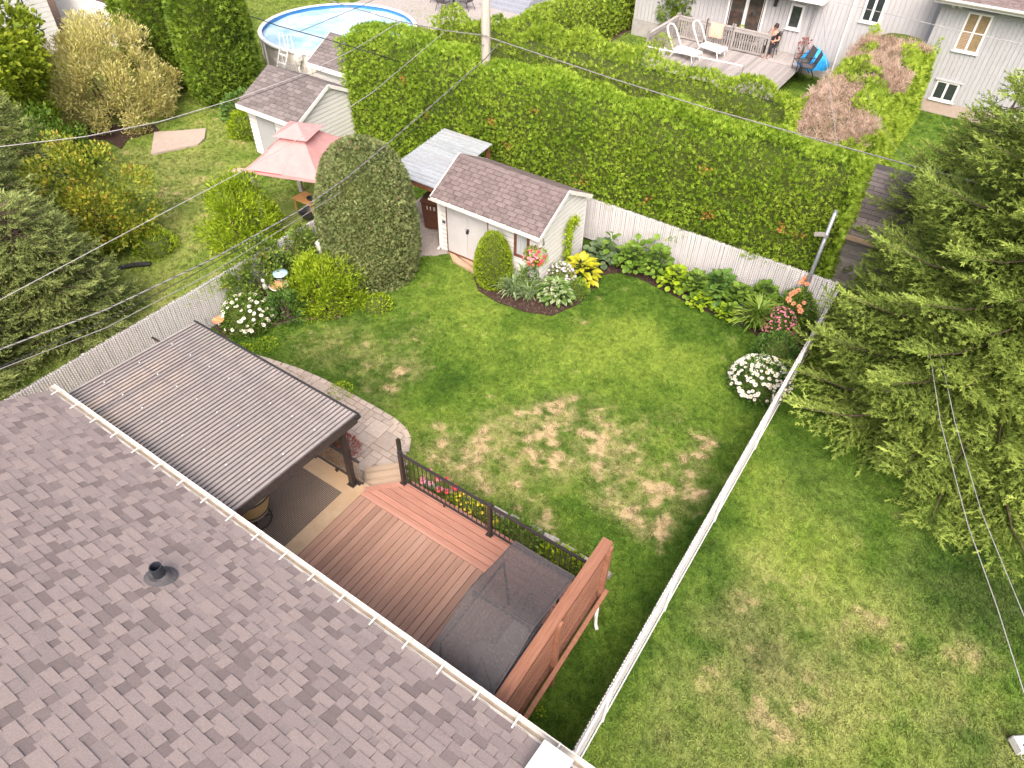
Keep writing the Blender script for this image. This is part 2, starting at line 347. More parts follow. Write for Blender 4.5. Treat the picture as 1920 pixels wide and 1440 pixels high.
leafmat('rose_leaf', (.060, .110, .018), (.160, .255, .040), (.320, .420, .080), .45, .3, odd=(.40, .20, .10), oddamt=.03, big=2)
leafmat('dead_leaf', (.40, .14, .03), (.55, .22, .06), (.65, .32, .12), .6, .25)
# ================================================================ foliage builders
def _rh(l, w, ang=0., z=.0, o=0., droop=0.):
    c, s = math.cos(ang), math.sin(ang)
    pts = [(0, 0, 0), (l*.5, w/2, z), (l, 0, -droop*l), (l*.5, -w/2, z)]
    return [(o+x*c-y*s, x*s+y*c, q) for x, y, q in pts]
def _tm(parts):
    V = np.array([p for r in parts for p in r], float); F = np.arange(len(V)).reshape(-1, 4)
    return V, F, np.tile([0., .5, 1., .5], len(parts))
T_LEAF = _tm([_rh(1, .52, 0, .05, 0, .1)])
T_SLIM = _tm([_rh(1, .26, 0, .03, 0, .15)])
T_FROND = _tm([_rh(1, .2, 0, .02), _rh(.72, .19, .62, .02, .1), _rh(.72, .19, -.62, .02, .1)])
T_TUFT = _tm([_rh(1, .4, 0, .06), _rh(.85, .4, 1.1, .06, .1), _rh(.85, .4, -1.1, .06, .1)])
T_BLADE = _tm([_rh(.55, .07, 0, .04, 0, -.35)]+[[(.53, .012, .19), (.78, .03, .17), (1.0, 0, -.02), (.78, -.03, .17)]])
def _needles():
    r = []; rg = random.Random(2)
    for i in range(9):
        a = i/8.; l = .34*(1-.35*a); az = i*2.4; an = .65
        d = Vector((math.cos(an), math.sin(an)*math.cos(az), math.sin(an)*math.sin(az))); o = Vector((a*.72, 0, 0)); sd = d.cross(Vector((0, math.sin(az+1), math.cos(az+1)))).normalized()*.045
        r.append([o, o+d*l*.4+sd, o+d*l, o+d*l*.4-sd])
    r.append([Vector((0, 0, 0)), Vector((.5, .07, 0)), Vector((1, 0, 0)), Vector((.5, -.07, 0))])
    return r
T_SHOOT = _tm(_needles())
# a large leaf: cupped, with a midrib fold and a pointed or round tip
def _big(wid, tipw, cup=.12, droop=.35):
    rows = [(0, .05), (.25, wid*.8), (.5, wid), (.75, tipw), (1., .02)]; parts = []
    def p(t, s): return (t, s*rowsw(t), cup*abs(s)+.12*math.sin(t*2.2)-droop*t*t)
    def rowsw(t): return next(w for a, w in rows if a == t)
    for (a, wa), (b, wb) in zip(rows, rows[1:]):
        parts.append([p(a, 0), p(a, .5), p(b, .5), p(b, 0)]); parts.append([p(a, -.5), p(a, 0), p(b, 0), p(b, -.5)])
    V = np.array([q for r in parts for q in r], float); F = np.arange(len(V)).reshape(-1, 4)
    return V, F, np.abs(V[:, 1])/(wid/2)
T_HOSTA = _big(.62, .42); T_ROUND = _big(.85, .72, .1, .25)
def norm(a): return a/np.maximum(np.linalg.norm(a, axis=-1, keepdims=True), 1e-9)
def cloud(P, D, N, S, tm, mat, clump=1.6, rnd=None, tone=None):
    T, F, G = tm; n = len(P); m = len(T)
    D = norm(D); Y = norm(np.cross(N, D)+1e-6); Z = np.cross(D, Y); A = np.stack([D, Y, Z], 1)
    V = P[:, None, :]+S[:, None, None]*np.einsum('mk,nkj->nmj', T, A)
    FF = (F[None]+np.arange(n)[:, None, None]*m).reshape(-1, 4)
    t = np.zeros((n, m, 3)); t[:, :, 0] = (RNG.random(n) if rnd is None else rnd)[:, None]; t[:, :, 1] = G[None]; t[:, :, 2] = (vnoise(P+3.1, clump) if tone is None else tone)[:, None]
    return mesh_np(V.reshape(-1, 3), FF, mat, t.reshape(-1, 3))
def rvec(n): return norm(RNG.normal(size=(n, 3)))
def surf_rev(n, h, prof, lump=.1, ls=1.5, t0=0., sq=(1., 1.)):
    """points and normals on a lumpy surface of revolution (base at origin)"""
    t = np.linspace(t0, 1, 240); r = np.array([prof(x) for x in t]); dr = np.gradient(r, t); w = np.maximum(r, .02)*np.sqrt(h*h+dr*dr); c = np.cumsum(w); c /= c[-1]
    q = np.interp(RNG.random(n), c, t); rr = np.interp(q, t, r); d = np.interp(q, t, dr); a = RNG.random(n)*2*math.pi
    N = norm(np.stack([np.cos(a)*h, np.sin(a)*h, -d], 1)); P = np.stack([np.cos(a)*rr*sq[0], np.sin(a)*rr*sq[1], q*h], 1)
    off = RNG.random(3)*40
    P = P+N*((fbm(P+off, ls, 3)-.5)*2*lump)[:, None]
    return P, N
def core_rev(h, prof, k=.84, n=18, m=12, sq=(1, 1), lump=.08, ls=1.5):
    rows = []
    for i in range(m+1):
        t = i/m; r = prof(t)*k
        rows.append([(math.cos(2*math.pi*j/n)*r*sq[0], math.sin(2*math.pi*j/n)*r*sq[1], t*h*(.5+.5*k)) for j in range(n+1)])
    return MB().sheet(rows)
def dirs(N, up=.35, out=.8, jit=.7): return norm(N*out+np.array([0, 0, up])+rvec(len(N))*jit)
def bush(name, label, cat, loc, h, prof, n, size, tm, mat, lump=.12, ls=1.6, group=None, sq=(1, 1), up=.35, jit=.7, out=.8, core='twigs', depth=.5, corek=.82, stems=5, part='foliage', clump=1.8, t0=0., clumps=0, cr=.3, spread=.22):
    o = thing(name, label, cat, loc, 0, group)
    if clumps:
        C, CN = surf_rev(clumps, h, prof, lump, ls, t0, sq); C = C-CN*(spread*h*.5*RNG.random(clumps)**1.5)[:, None]*.6+CN*(.1*h*(RNG.random(clumps)-.35))[:, None]
        inn = RNG.random(clumps) < .35; C[inn] *= np.stack([(.3+.5*RNG.random(clumps)), (.3+.5*RNG.random(clumps)), .8+.15*RNG.random(clumps)], 1)[inn]
        core = None; ix = RNG.integers(0, clumps, n); rr = (cr*(.6+.8*RNG.random(clumps)))[ix]; d = rvec(n); d = norm(d+CN[ix]*.55); P = C[ix]+d*(rr*RNG.random(n)**.45)[:, None]; N = norm(d*.8+CN[ix]*.5)
    else: P, N = surf_rev(n, h, prof, lump, ls, t0, sq)
    P = P-N*(RNG.random(n)**2*depth*size*3)[:, None]; P[:, 2] = np.maximum(P[:, 2], .03)
    S = size*(.65+.7*RNG.random(n)); D = dirs(N, up, out, jit)
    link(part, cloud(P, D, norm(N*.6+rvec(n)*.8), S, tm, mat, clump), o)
    if core: core_rev(h, prof, corek, sq=sq).build('inner_twigs', core, o, smooth=True)
    if stems:
        m = MB(); r0 = max(prof(.02), .1)
        for k in range(stems):
            a = k*2.4; m.tube([(math.cos(a)*r0*.15, math.sin(a)*r0*.15, -.05), (math.cos(a)*r0*.3, math.sin(a)*r0*.3, h*.3), (math.cos(a)*r0*.45, math.sin(a)*r0*.45, h*.62)], [.03+.01*h, .02+.006*h, .01], 6)
        m.build('stem', 'bark', o)
    return o
def egg(rmax, k=2.4, base=.55):
    return lambda t: rmax*max(0., (base+(1-base)*min(1, (t/.3))**.6)*(1-max(0, (t-.12)/.88)**k)**.5) if t < 1 else 0.
def ball(r): return lambda t: r*math.sqrt(max(0., 1-(2*t-1)**2))
def half(r, p=2.): return lambda t: r*max(0., 1-t**p)**(1/p)
# ---------------- clipped hedge along a line
def hedge(name, label, p0, p1, wid, h, n, size=.12, mat='cedar_leaf', lump=.12, ls=1.1, top_round=.35, e=3.4, ends=(1, 1), topbump=0., group=None, holes=None, cat='hedge', lean=0., tm=None):
    p0, p1 = Vector(p0), Vector(p1); L_ = (p1-p0).length; ax = (p1-p0)/L_; ay = Vector((-ax.y, ax.x, 0))
    o = thing(name, label, cat, p0, math.atan2(ax.y, ax.x), group)
    th = np.linspace(0, math.pi, 400)
    def cs(th):
        c, s = np.cos(th), np.sin(th); return wid/2*np.sign(c)*np.abs(c)**(2/e), h*np.abs(s)**(2/e)
    y, z = cs(th); dl = np.hypot(np.gradient(y), np.gradient(z)); cum = np.cumsum(dl); per = cum[-1]; cum /= cum[-1]
    q = np.interp(RNG.random(n), cum, th); s = RNG.random(n)*L_; y, z = cs(q); y2, z2 = cs(q+.01); ty, tz = y2-y, z2-z
    N = norm(np.stack([np.zeros(n), tz, -ty], 1)); N *= np.sign(N[:, 1]*y+N[:, 2]*(z-h*.45))[:, None]
    ed = np.minimum(s/.45, (L_-s)/.45); k = np.clip(ed, 0, 1); k = np.sqrt(1-(1-k)**2)*.5+.5
    N[:, 0] = np.where(s < .45, -(1-k)*2.2, np.where(s > L_-.45, (1-k)*2.2, 0)); N = norm(N)
    P = np.stack([s, y*k, z*(.9+.1*k)], 1)
    ne = int(n*(wid*h)/(per*L_)*1.1)
    if ne:                                    # the end faces
        yy = (RNG.random(2*ne)-.5)*wid*.92; zz = RNG.random(2*ne)*h*.96; xx = np.where(np.arange(2*ne) < ne, 0.02, L_-.02)
        keep = np.where(np.arange(2*ne) < ne, ends[0], ends[1]).astype(bool)
        P = np.concatenate([P, np.stack([xx, yy, zz], 1)[keep]]); N = np.concatenate([N, np.stack([np.where(xx < 1, -1., 1.), xx*0, xx*0], 1)[keep]])
    off = RNG.random(3)*30
    P = P+N*((fbm(P+off, ls, 3)-.5)*2*lump)[:, None]
    if topbump: P[:, 2] += np.clip((P[:, 2]/h-.6)/.4, 0, 1)*topbump*(fbm(np.stack([P[:, 0], P[:, 0]*0, P[:, 0]*0], 1)+off, 1.1, 2)-.5)*2
    P[:, 1] += lean*P[:, 2]
    if holes is not None:
        kp = ~holes(P); P, N = P[kp], N[kp]
    n = len(P); P = P-N*(RNG.random(n)**2*size*1.6)[:, None]; P[:, 2] = np.maximum(P[:, 2], .02)
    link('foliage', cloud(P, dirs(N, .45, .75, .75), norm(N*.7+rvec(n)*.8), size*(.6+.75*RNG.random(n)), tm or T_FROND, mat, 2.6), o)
    m = MB(); k = .86; rows = []
    for sx in np.linspace(.12, L_-.12, max(2, int(L_/.8))):
        rows.append([(sx, wid/2*k*math.copysign(abs(math.cos(a))**(2/e), math.cos(a))+lean*h*k*math.sin(a)**(2/e), h*.93*abs(math.sin(a))**(2/e)) for a in np.linspace(0, math.pi, 15)])
    m.sheet(rows); m.f.append(tuple(range(15))); m.f.append(tuple(len(m.v)-15+i for i in range(14, -1, -1))); m.t += [None, None]
    m.build('inner_twigs', 'twigs', o, smooth=True)
    return o
# ---------------- a spruce with whorled, drooping, feathered boughs
def spruce(name, label, loc, h, rad, lev, per, mat, shoot=.2, z0=.35, seed=1, droop=.25, cat='tree', dens=1., side=None, lat=.46, pw=.85):
    rg = np.random.default_rng(seed); o = thing(name, label, cat, loc)
    MB().tube([(0, 0, -.1), (0, 0, h*.3), (.03, 0, h*.7), (0, 0, h*.99)], [.05+.018*h, .04+.012*h, .02+.006*h, .012], 9).build('trunk', 'bark', o)
    Ps, Ds, Ns, Ss, To = [], [], [], [], []; wood = MB()
    for l in range(lev):
        f = (l+.5)/lev; f = f**.9; z = z0+(h-z0)*f; L0 = rad*(1-f)**pw+.12
        for b in range(per if f < .8 else max(4, per-3)):
            az = 2*math.pi*(b+rg.random()*.7)/per+l*1.3; L_ = L0*(.72+.45*rg.random()); dr = droop*(1-f)+.02-.5*max(0, f-.75)
            if side is not None and math.cos(az-side) < -.55 and L_ > .8: continue
            d = np.array([math.cos(az), math.sin(az), 0]); sd = np.array([-d[1], d[0], 0])
            def pt(s): return d*L_*s+np.array([0, 0, z-z0*0+L_*(-dr*math.sin(s*1.9)*.9+.16*s*s*(1+.5*f))])
            wood.tube([tuple(pt(0)), tuple(pt(.35)), tuple(pt(.7)), tuple(pt(.97))], [.012+.008*L_, .009+.005*L_, .006+.002*L_, .004], 5, cap=False)
            ns = max(3, int(L_/.15))
            for i in range(ns):
                s = .12+.88*(i+.5)/ns; c = pt(s); tang = norm(pt(min(1, s+.03))-pt(s-.03)); ll = lat*L_*(1-s)**.8*(.45+.55*min(1, s/.35))+.16
                for sg in (-1, 1):
                    l2 = ll*(.7+.5*rg.random()); v = norm(tang*.75+sd*sg*.8+np.array([0, 0, -.12-.1*rg.random()])+rg.normal(size=3)*.1)
                    k = max(1, int(l2/(shoot*.5)*dens))
                    for j in range(k):
                        u = (j+.6)/k; q = c+v*l2*u*.85+np.array([0, 0, -.16*l2*u*u]); sgn = 1 if j % 2 else -1
                        w = norm(v*.8+tang*.5*rg.random()+sgn*.5*np.cross(v, [0, 0, 1])*rg.random()+np.array([0, 0, .12])+rg.normal(size=3)*.12)
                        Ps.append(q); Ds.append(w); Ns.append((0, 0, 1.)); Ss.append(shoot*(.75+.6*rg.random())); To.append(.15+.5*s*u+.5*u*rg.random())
            Ps.append(pt(.95)); Ds.append(norm(pt(1.)-pt(.93))); Ns.append((0, 0, 1.)); Ss.append(shoot*1.4); To.append(1.)
    for k in range(14):
        Ps.append((0, 0, h*(.94+.06*k/14))); Ds.append(norm(np.array([math.cos(k*2.4), math.sin(k*2.4), .9]))); Ns.append((1., 0, 0)); Ss.append(shoot); To.append(.9)
    P = np.array(Ps); n = len(P)
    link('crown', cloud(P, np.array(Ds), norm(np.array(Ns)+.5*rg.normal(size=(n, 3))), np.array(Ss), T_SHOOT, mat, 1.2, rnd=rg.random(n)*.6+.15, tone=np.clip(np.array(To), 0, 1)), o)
    wood.build('bough', 'bark', o)
    return o
# ---------------- flower heads: a ring of petals round a centre, joined
def heads(P, N, r, petals, mat_p, mat_c, parent, name='flower_heads', cup=.1, cr=.35):
    m = MB(); mc = MB()
    for p, n in zip(P, N):
        n = Vector(n).normalized(); a = n.orthogonal().normalized(); b = n.cross(a); p = Vector(p); ph = random.random()*6; rr = r*random.uniform(.75, 1.2)
        for k in range(petals):
            t = ph+2*math.pi*k/petals; w = math.pi/petals*.95
            d = a*math.cos(t)+b*math.sin(t); d1 = a*math.cos(t-w)+b*math.sin(t-w); d2 = a*math.cos(t+w)+b*math.sin(t+w)
            m.add([p, p+d1*rr*.75+n*cup*rr, p+d*rr+n*cup*rr*.6, p+d2*rr*.75+n*cup*rr], [(0, 1, 2, 3)])
        if mat_c:
            c = p+n*rr*.12; mc.add([c+n*rr*.1]+[c+(a*math.cos(t)+b*math.sin(t))*rr*cr for t in np.linspace(0, 2*math.pi, 7)[:-1]], [(0, i+1, (i+1) % 6+1) for i in range(6)])
    f = m.build(name, mat_p, parent)
    if mat_c: mc.build('flower_centres', mat_c, f)
    return f
def rosette(name, label, cat, loc, n, size, tm, mat, spread=.5, h=.3, group=None, rings=4, extra=None):
    """a clump of big leaves arching from one root"""
    o = thing(name, label, cat, loc, random.random()*6, group); i = np.arange(n); f = (i+.5)/n; a = i*2.39996+RNG.random(n)*.5
    rr = spread*np.sqrt(f)*(.8+.4*RNG.random(n)); z = h*(1-.75*f)+.06*RNG.random(n)
    P = np.stack([np.cos(a)*rr*.6, np.sin(a)*rr*.6, z], 1); D = np.stack([np.cos(a), np.sin(a), .75-1.0*f+.25*RNG.normal(size=n)], 1); N = norm(np.stack([-np.cos(a)*.4, -np.sin(a)*.4, np.ones(n)], 1)+.25*RNG.normal(size=(n, 3)))
    link('leaves', cloud(P, D, N, size*(.7+.5*RNG.random(n)), tm, mat, 3.), o)
    st = MB()
    for p, d in list(zip(P, D))[::2]: st.tube([(p[0]*.12, p[1]*.12, 0), (p[0]*.6, p[1]*.6, p[2]*.75), tuple(p)], .008, 4, cap=False)
    st.build('stem', 'stem_green', o)
    return o
def strap_clump(name, label, cat, loc, n, length, mat, h=.5, group=None):
    o = thing(name, label, cat, loc, 0, group); a = RNG.random(n)*2*math.pi; el = .35+.95*RNG.random(n)
    P = np.stack([np.cos(a)*.09*RNG.random(n), np.sin(a)*.09*RNG.random(n), np.full(n, .0)], 1); D = np.stack([np.cos(a)*np.cos(el), np.sin(a)*np.cos(el), np.sin(el)], 1)
    link('leaves', cloud(P, D, norm(np.stack([-np.cos(a), -np.sin(a), np.full(n, .8)], 1)), length*(.6+.6*RNG.random(n)), T_BLADE, mat, 3.), o)
    return o
# ================================================================ the ground
YX0, YX1, YY1 = -14.4, -1.0, 17.08          # left fence, right fence, rear fence
big = MB(); big.add([(-260, -260, -.06), (260, -260, -.06), (260, 260, -.06), (-260, 260, -.06)], [(0, 1, 2, 3)])
BED_L = [px(398, 612), px(425, 634), px(470, 623), px(520, 609), px(575, 600), px(640, 596), (-12.2, 10.2), (-12.9, 11.5), (-13.6, 12.6), (-14.35, 12.9), (-14.35, 7.6)]
BED_S = [px(888, 520), px(897, 545), px(930, 566), px(985, 585), px(1035, 592), px(1085, 570), px(1110, 545), px(1128, 522), (-7.6, 16.0), (-8.15, 16.4), (-8.15, 14.0), (-9.9, 13.95)]
BED_R = [(-8.15, 17.0), (-8.15, 16.2), px(1128, 516), px(1160, 511), px(1200, 523), px(1260, 553), px(1320, 582), px(1400, 616), px(1432, 640), px(1436, 672), px(1392, 700), px(1386, 725), px(1420, 752), px(1452, 757), (-1.04, 13.2), (-1.04, 17.0)]
BED_D = [(-6.5, 6.2), (-6.3, 6.62), (-5.2, 6.85), (-3.9, 6.85), (-2.9, 6.75), (-2.3, 6.5), (-2.2, 6.2)]
GRAVEL = [(-14.3, 13.4), (-13.4, 13.1), px(778, 488), px(792, 480), px(815, 480), px(835, 476), px(850, 476), (-11.6, 13.9), (-11.75, 16.9), (-14.3, 16.9)]
PATIO = [(-14.3, 2.3), (-14.3, 6.9), (-13.2, 7.15)]+[tuple(px(u, v))[:2] for u, v in ((500, 675), (555, 693), (600, 712), (650, 738), (700, 766), (735, 786), (758, 806), (766, 822), (762, 848), (757, 880))]+[(-6.5, 6.1), (-7.0, 5.5), (-7.0, 2.3)]
SLABS = [px(838, 466), px(850, 492), px(925, 533), px(945, 520), (-9.5, 14.0), (-11.6, 14.0)]
MULCH2 = [px(195, 262), px(140, 268), px(90, 270), px(110, 240), px(200, 235), px(290, 235), px(300, 245), px(240, 262), px(228, 280)]
NOGRASS = [BED_L, BED_S, BED_R, BED_D, GRAVEL, PATIO, SLABS, [(-13, -8), (-13, 2.3), (-.4, 2.3), (-.4, -8)], [(-11.75, 13.95), (-11.75, 16.4), (-8.2, 16.4), (-8.2, 13.95)]]
NOGRASS2 = [MULCH2, [px(290, 250), px(387, 243), px(388, 258), px(375, 272), px(284, 291)], [(-17.9, 11.2), (-17.9, 15), (-14.5, 15), (-14.5, 11.2)], [(-21.3, 15), (-18.6, 15), (-18.6, 17.9), (-21.3, 17.9)]]
# dry spots: photo pixel, radius in metres, strength, colour side (dry or lush)
DRY = [(650, 640, 1.0, .55), (715, 690, 1.0, .6), (580, 655, .8, .45), (790, 620, .7, .4), (830, 850, .9, .9), (905, 880, .8, .8), (1000, 815, 1.0, .8), (935, 800, .6, .7), (1065, 850, .9, 1.), (1155, 845, .55, 1.25), (1100, 785, .9, .6), (1290, 862, .35, .9), (1325, 830, .35, .9), (1140, 940, .35, 1.1),
       (1220, 985, .4, 1.4), (1245, 920, .7, 1.), (1205, 955, .5, 1.1), (1180, 900, .6, .7), (1310, 905, .5, .6), (1060, 770, .5, .7), (1000, 840, .4, 1.), (720, 770, .5, .4), (1210, 800, .5, .6), (1270, 780, .5, .4), (870, 905, .5, .7), (1010, 980, .4, .8), (980, 930, .5, .5), (1090, 600, .5, .3), (1370, 640, .5, .3), (770, 690, .5, .5),
       (1360, 1190, .6, .6), (1440, 1290, .7, .7), (1425, 1360, .5, .9), (1810, 1215, .3, 1.0), (1850, 1240, .3, .7), (1500, 1130, .9, .45), (1540, 1260, .7, .5), (1640, 1190, .9, .5), (1340, 1300, .6, .5), (1770, 1260, .5, .4), (1550, 1350, .6, .5), (1850, 1400, .5, .5), (1440, 1110, .6, .5), (1480, 1420, .4, .7),
       (300, 560, 1.2, .5), (380, 330, 1.6, .45), (330, 390, 1.6, .4), (270, 300, 1.5, .4), (420, 250, 1.5, .4), (230, 620, .9, .5), (340, 470, 1.4, .3)]
LUSH = [(1200, 620, 1.2, .5), (1100, 690, 1.4, .3), (860, 530, 1.3, .3), (850, 720, .55, -.32), (760, 745, .5, -.2), (1270, 620, .7, -.25), (1310, 700, 1.3, .2), (880, 590, 1., .25), (960, 660, 1.2, .2), (1230, 740, 1.2, -.1), (1330, 980, .9, -.15), (1120, 1290, 1., -.12), (1250, 1180, .9, -.1), (760, 760, .6, .3),
        (1600, 1080, 1.4, .25), (1480, 1040, 1.2, .35), (1700, 1090, 1.2, -.3), (1520, 800, 1.5, -.25), (1560, 930, 1.3, -.15), (1420, 900, .9, .3), (1640, 1380, .9, .1), (1880, 1120, 1., -.4), (1800, 1370, .7, -.3), (1380, 1130, .5, -.3), (1190, 1330, .6, .1), (1240, 1390, .6, -.2), (1440, 1230, .5, -.3)]
def lawn_fields(X, Y):
    P = np.stack([X, Y, X*0], 1)
    n1 = fbm(P+11, 1.7, 4); n2 = fbm(P+5, .45, 3); n3 = fbm(P+23, 5., 3); n4 = fbm(P+41, 3.4, 4)
    dry = np.zeros(len(X)); tone = .5+(n2-.5)*.7+(n1-.5)*.55+(n3-.5)*.5
    for u, v, r, s in DRY:
        c = px(u, v); dry += s*np.exp(-((X-c.x)**2+(Y-c.y)**2)/(r*r))
    for u, v, r, s in LUSH:
        c = px(u, v); tone += s*np.exp(-((X-c.x)**2+(Y-c.y)**2)/(r*r))
    d = np.clip((np.minimum(dry, 1.25)*1.12-np.clip((n4-.27)*5.4, 0, 2.)+(n3-.5)*1.6)*1.3, 0, 1)*.95
    d = np.maximum(d, np.clip((dry-.15)*.35, 0, .3)*np.clip(n3*2-.4, 0, 1)*1.6)
    d = np.where(X > -1., d*.62, d)
    west = np.clip((-14.6-X)/1.5, 0, 1)*np.clip((40-Y)/10, 0, 1); east = np.clip((X+1.)/1., 0, 1)*np.clip((20-Y)/8, 0, 1)
    d = np.clip(d+west*.18*np.clip(n1*2-.4, 0, 1)+east*.26*np.clip(n1*2.2-.5, 0, 1)*np.clip((13-Y)/6, 0, 1), 0, 1)
    return d, np.clip(tone+west*.24+east*.08, 0, 1)
def lawn_material(name, ground):
    m = bpy.data.materials.new(name); m.use_nodes = True; nt = m.node_tree; L = nt.links.new; b = nt.nodes['Principled BSDF']; b.inputs['Roughness'].default_value = .75; b.inputs['Specular IOR Level'].default_value = .15
    ty = 'GEOMETRY' if ground else 'INSTANCER'
    a = _n(nt, 'ShaderNodeAttribute', attribute_name='tone', attribute_type=ty); d = _n(nt, 'ShaderNodeAttribute', attribute_name='dry', attribute_type=ty)
    nz = _n(nt, 'ShaderNodeTexNoise'); nz.inputs['Scale'].default_value = 24 if ground else 13; nz.inputs['Detail'].default_value = 5; nz.inputs['Roughness'].default_value = .75
    L(_n(nt, 'ShaderNodeNewGeometry').outputs['Position'], nz.inputs['Vector'])
    ad = _n(nt, 'ShaderNodeMath', operation='MULTIPLY_ADD'); L(nz.outputs[0], ad.inputs[0]); ad.inputs[1].default_value = 1.35
    sb = _n(nt, 'ShaderNodeMath', operation='SUBTRACT'); L(a.outputs['Fac'], sb.inputs[0]); sb.inputs[1].default_value = .66; L(sb.outputs[0], ad.inputs[2])
    cr = _n(nt, 'ShaderNodeValToRGB'); L(ad.outputs[0], cr.inputs[0]); e = cr.color_ramp.elements
    k = .8 if ground else 1.
    e[0].position = .08; e[0].color = (.040*k, .095*k, .012*k, 1); e[1].position = .98; e[1].color = (.260*k, .360*k, .055*k, 1); q = e.new(.5); q.color = (.110*k, .205*k, .024*k, 1)
    c2 = _n(nt, 'ShaderNodeValToRGB'); L(nz.outputs[0], c2.inputs[0]); e = c2.color_ramp.elements; e[0].position = .25; e[0].color = (.33, .25, .12, 1); e[1].position = .75; e[1].color = (.60, .455, .28, 1)
    mx = _n(nt, 'ShaderNodeMix', data_type='RGBA'); L(d.outputs['Fac'], mx.inputs['Factor']); L(cr.outputs[0], mx.inputs['A']); L(c2.outputs[0], mx.inputs['B'])
    if not ground:
        oi = _n(nt, 'ShaderNodeObjectInfo'); hs = _n(nt, 'ShaderNodeHueSaturation'); L(mx.outputs['Result'], hs.inputs['Color']); rr = _n(nt, 'ShaderNodeMapRange'); rr.inputs[3].default_value = .55; rr.inputs[4].default_value = 1.5; L(oi.outputs['Random'], rr.inputs[0]); L(rr.outputs[0], hs.inputs['Value']); mx = hs; mx_out = hs.outputs['Color']
    else: mx_out = mx.outputs['Result']
    L(mx_out, b.inputs['Base Color'])
    if ground:
        bp = _n(nt, 'ShaderNodeBump'); bp.inputs['Strength'].default_value = .7; bp.inputs['Distance'].default_value = .03; L(nz.outputs[0], bp.inputs['Height']); L(bp.outputs[0], b.inputs['Normal'])
    else:
        t = _n(nt, 'ShaderNodeBsdfTranslucent'); L(mx_out, t.inputs[0]); ms = _n(nt, 'ShaderNodeMixShader'); ms.inputs[0].default_value = .25
        L(b.outputs[0], ms.inputs[1]); L(t.outputs[0], ms.inputs[2]); L(ms.outputs[0], nt.nodes['Material Output'].inputs[0])
    MATS[name] = m
lawn_material('lawn', True); lawn_material('grass_blade', False)
def grass_nodes(dens, size):
    g = bpy.data.node_groups.new('grass_scatter', 'GeometryNodeTree'); N = g.nodes.new; L = g.links.new
    g.interface.new_socket('Geometry', in_out='INPUT', socket_type='NodeSocketGeometry'); g.interface.new_socket('Geometry', in_out='OUTPUT', socket_type='NodeSocketGeometry')
    i = N('NodeGroupInput'); o = N('NodeGroupOutput'); dp = N('GeometryNodeDistributePointsOnFaces'); L(i.outputs[0], dp.inputs['Mesh'])
    na = N('GeometryNodeInputNamedAttribute'); na.data_type = 'FLOAT'; na.inputs[0].default_value = 'dens'; mu = N('ShaderNodeMath'); mu.operation = 'MULTIPLY'; L(na.outputs[0], mu.inputs[0]); mu.inputs[1].default_value = dens; L(mu.outputs[0], dp.inputs['Density'])
    j = N('GeometryNodeJoinGeometry'); rg = random.Random(4)
    for k in range(7):
        c = N('GeometryNodeMeshCone'); c.fill_type = 'NONE'; c.inputs['Vertices'].default_value = 3; c.inputs['Radius Bottom'].default_value = .0075; c.inputs['Radius Top'].default_value = 0.; l = .045+.03*rg.random(); c.inputs['Depth'].default_value = l
        t = N('GeometryNodeTransform'); L(c.outputs[0], t.inputs[0]); a = rg.random()*6.28; r = .045*math.sqrt(rg.random())
        t.inputs['Translation'].default_value = (math.cos(a)*r, math.sin(a)*r, -.004); t.inputs['Rotation'].default_value = (rg.uniform(-1, 1), rg.uniform(-1, 1), a); L(t.outputs[0], j.inputs[0])
    sm = N('GeometryNodeSetMaterial'); sm.inputs['Material'].default_value = MATS['grass_blade']; L(j.outputs[0], sm.inputs[0])
    io = N('GeometryNodeInstanceOnPoints'); L(dp.outputs['Points'], io.inputs['Points']); L(sm.outputs[0], io.inputs['Instance'])
    rv = N('FunctionNodeRandomValue'); rv.data_type = 'FLOAT_VECTOR'; rv.inputs[0].default_value = (-.25, -.25, 0); rv.inputs[1].default_value = (.25, .25, 6.28); L(rv.outputs[0], io.inputs['Rotation'])
    rs = N('FunctionNodeRandomValue'); rs.data_type = 'FLOAT'; rs.inputs[2].default_value = .7*size; rs.inputs[3].default_value = 1.35*size; L(rs.outputs[1], io.inputs['Scale'])
    L(io.outputs[0], o.inputs[0]); return g
def lawn(x0, x1, y0, y1, step, label, cat, dens, size, nog, glabel):
    nx, ny = int((x1-x0)/step)+1, int((y1-y0)/step)+1; gx, gy = np.meshgrid(np.linspace(x0, x1, nx), np.linspace(y0, y1, ny)); X, Y = gx.ravel(), gy.ravel()
    Z = (fbm(np.stack([X, Y, X*0], 1), .8, 3)-.5)*.03-.012
    I = np.arange(nx*ny).reshape(ny, nx); F = np.stack([I[:-1, :-1], I[:-1, 1:], I[1:, 1:], I[1:, :-1]], -1).reshape(-1, 4)
    me = mesh_np(np.stack([X, Y, Z], 1), F, 'lawn', smooth=True); d, t = lawn_fields(X, Y)
    de = 1-.65*d
    for p in nog: de[inpoly(X, Y, p)] = 0
    for k, v in (('dry', d), ('tone', t), ('dens', de)):
        me.attributes.new(k, 'FLOAT', 'POINT').data.foreach_set('value', v.astype('f'))
    o = link('lawn', me); tag(o, label, None, None, 'structure')
    g = link('grass', me.copy()); tag(g, glabel, 'grass', None, 'stuff'); md = g.modifiers.new('scatter', 'NODES'); md.node_group = grass_nodes(dens, size)
o = big.build('ground', 'soil'); tag(o, 'bare earth under the lawns and gardens', None, None, 'structure')
lawn(YX0, YX1, 2.2, YY1, .07, 'green back lawn with scattered dry straw patches', 'lawn', 330, 1., NOGRASS, 'short green grass of the fenced back lawn')
lawn(-.999, 11, -3, 17.2, .1, 'neighbour lawn beyond the right white fence', 'lawn', 260, 1.1, [], 'yellow-green grass right of the long white fence')
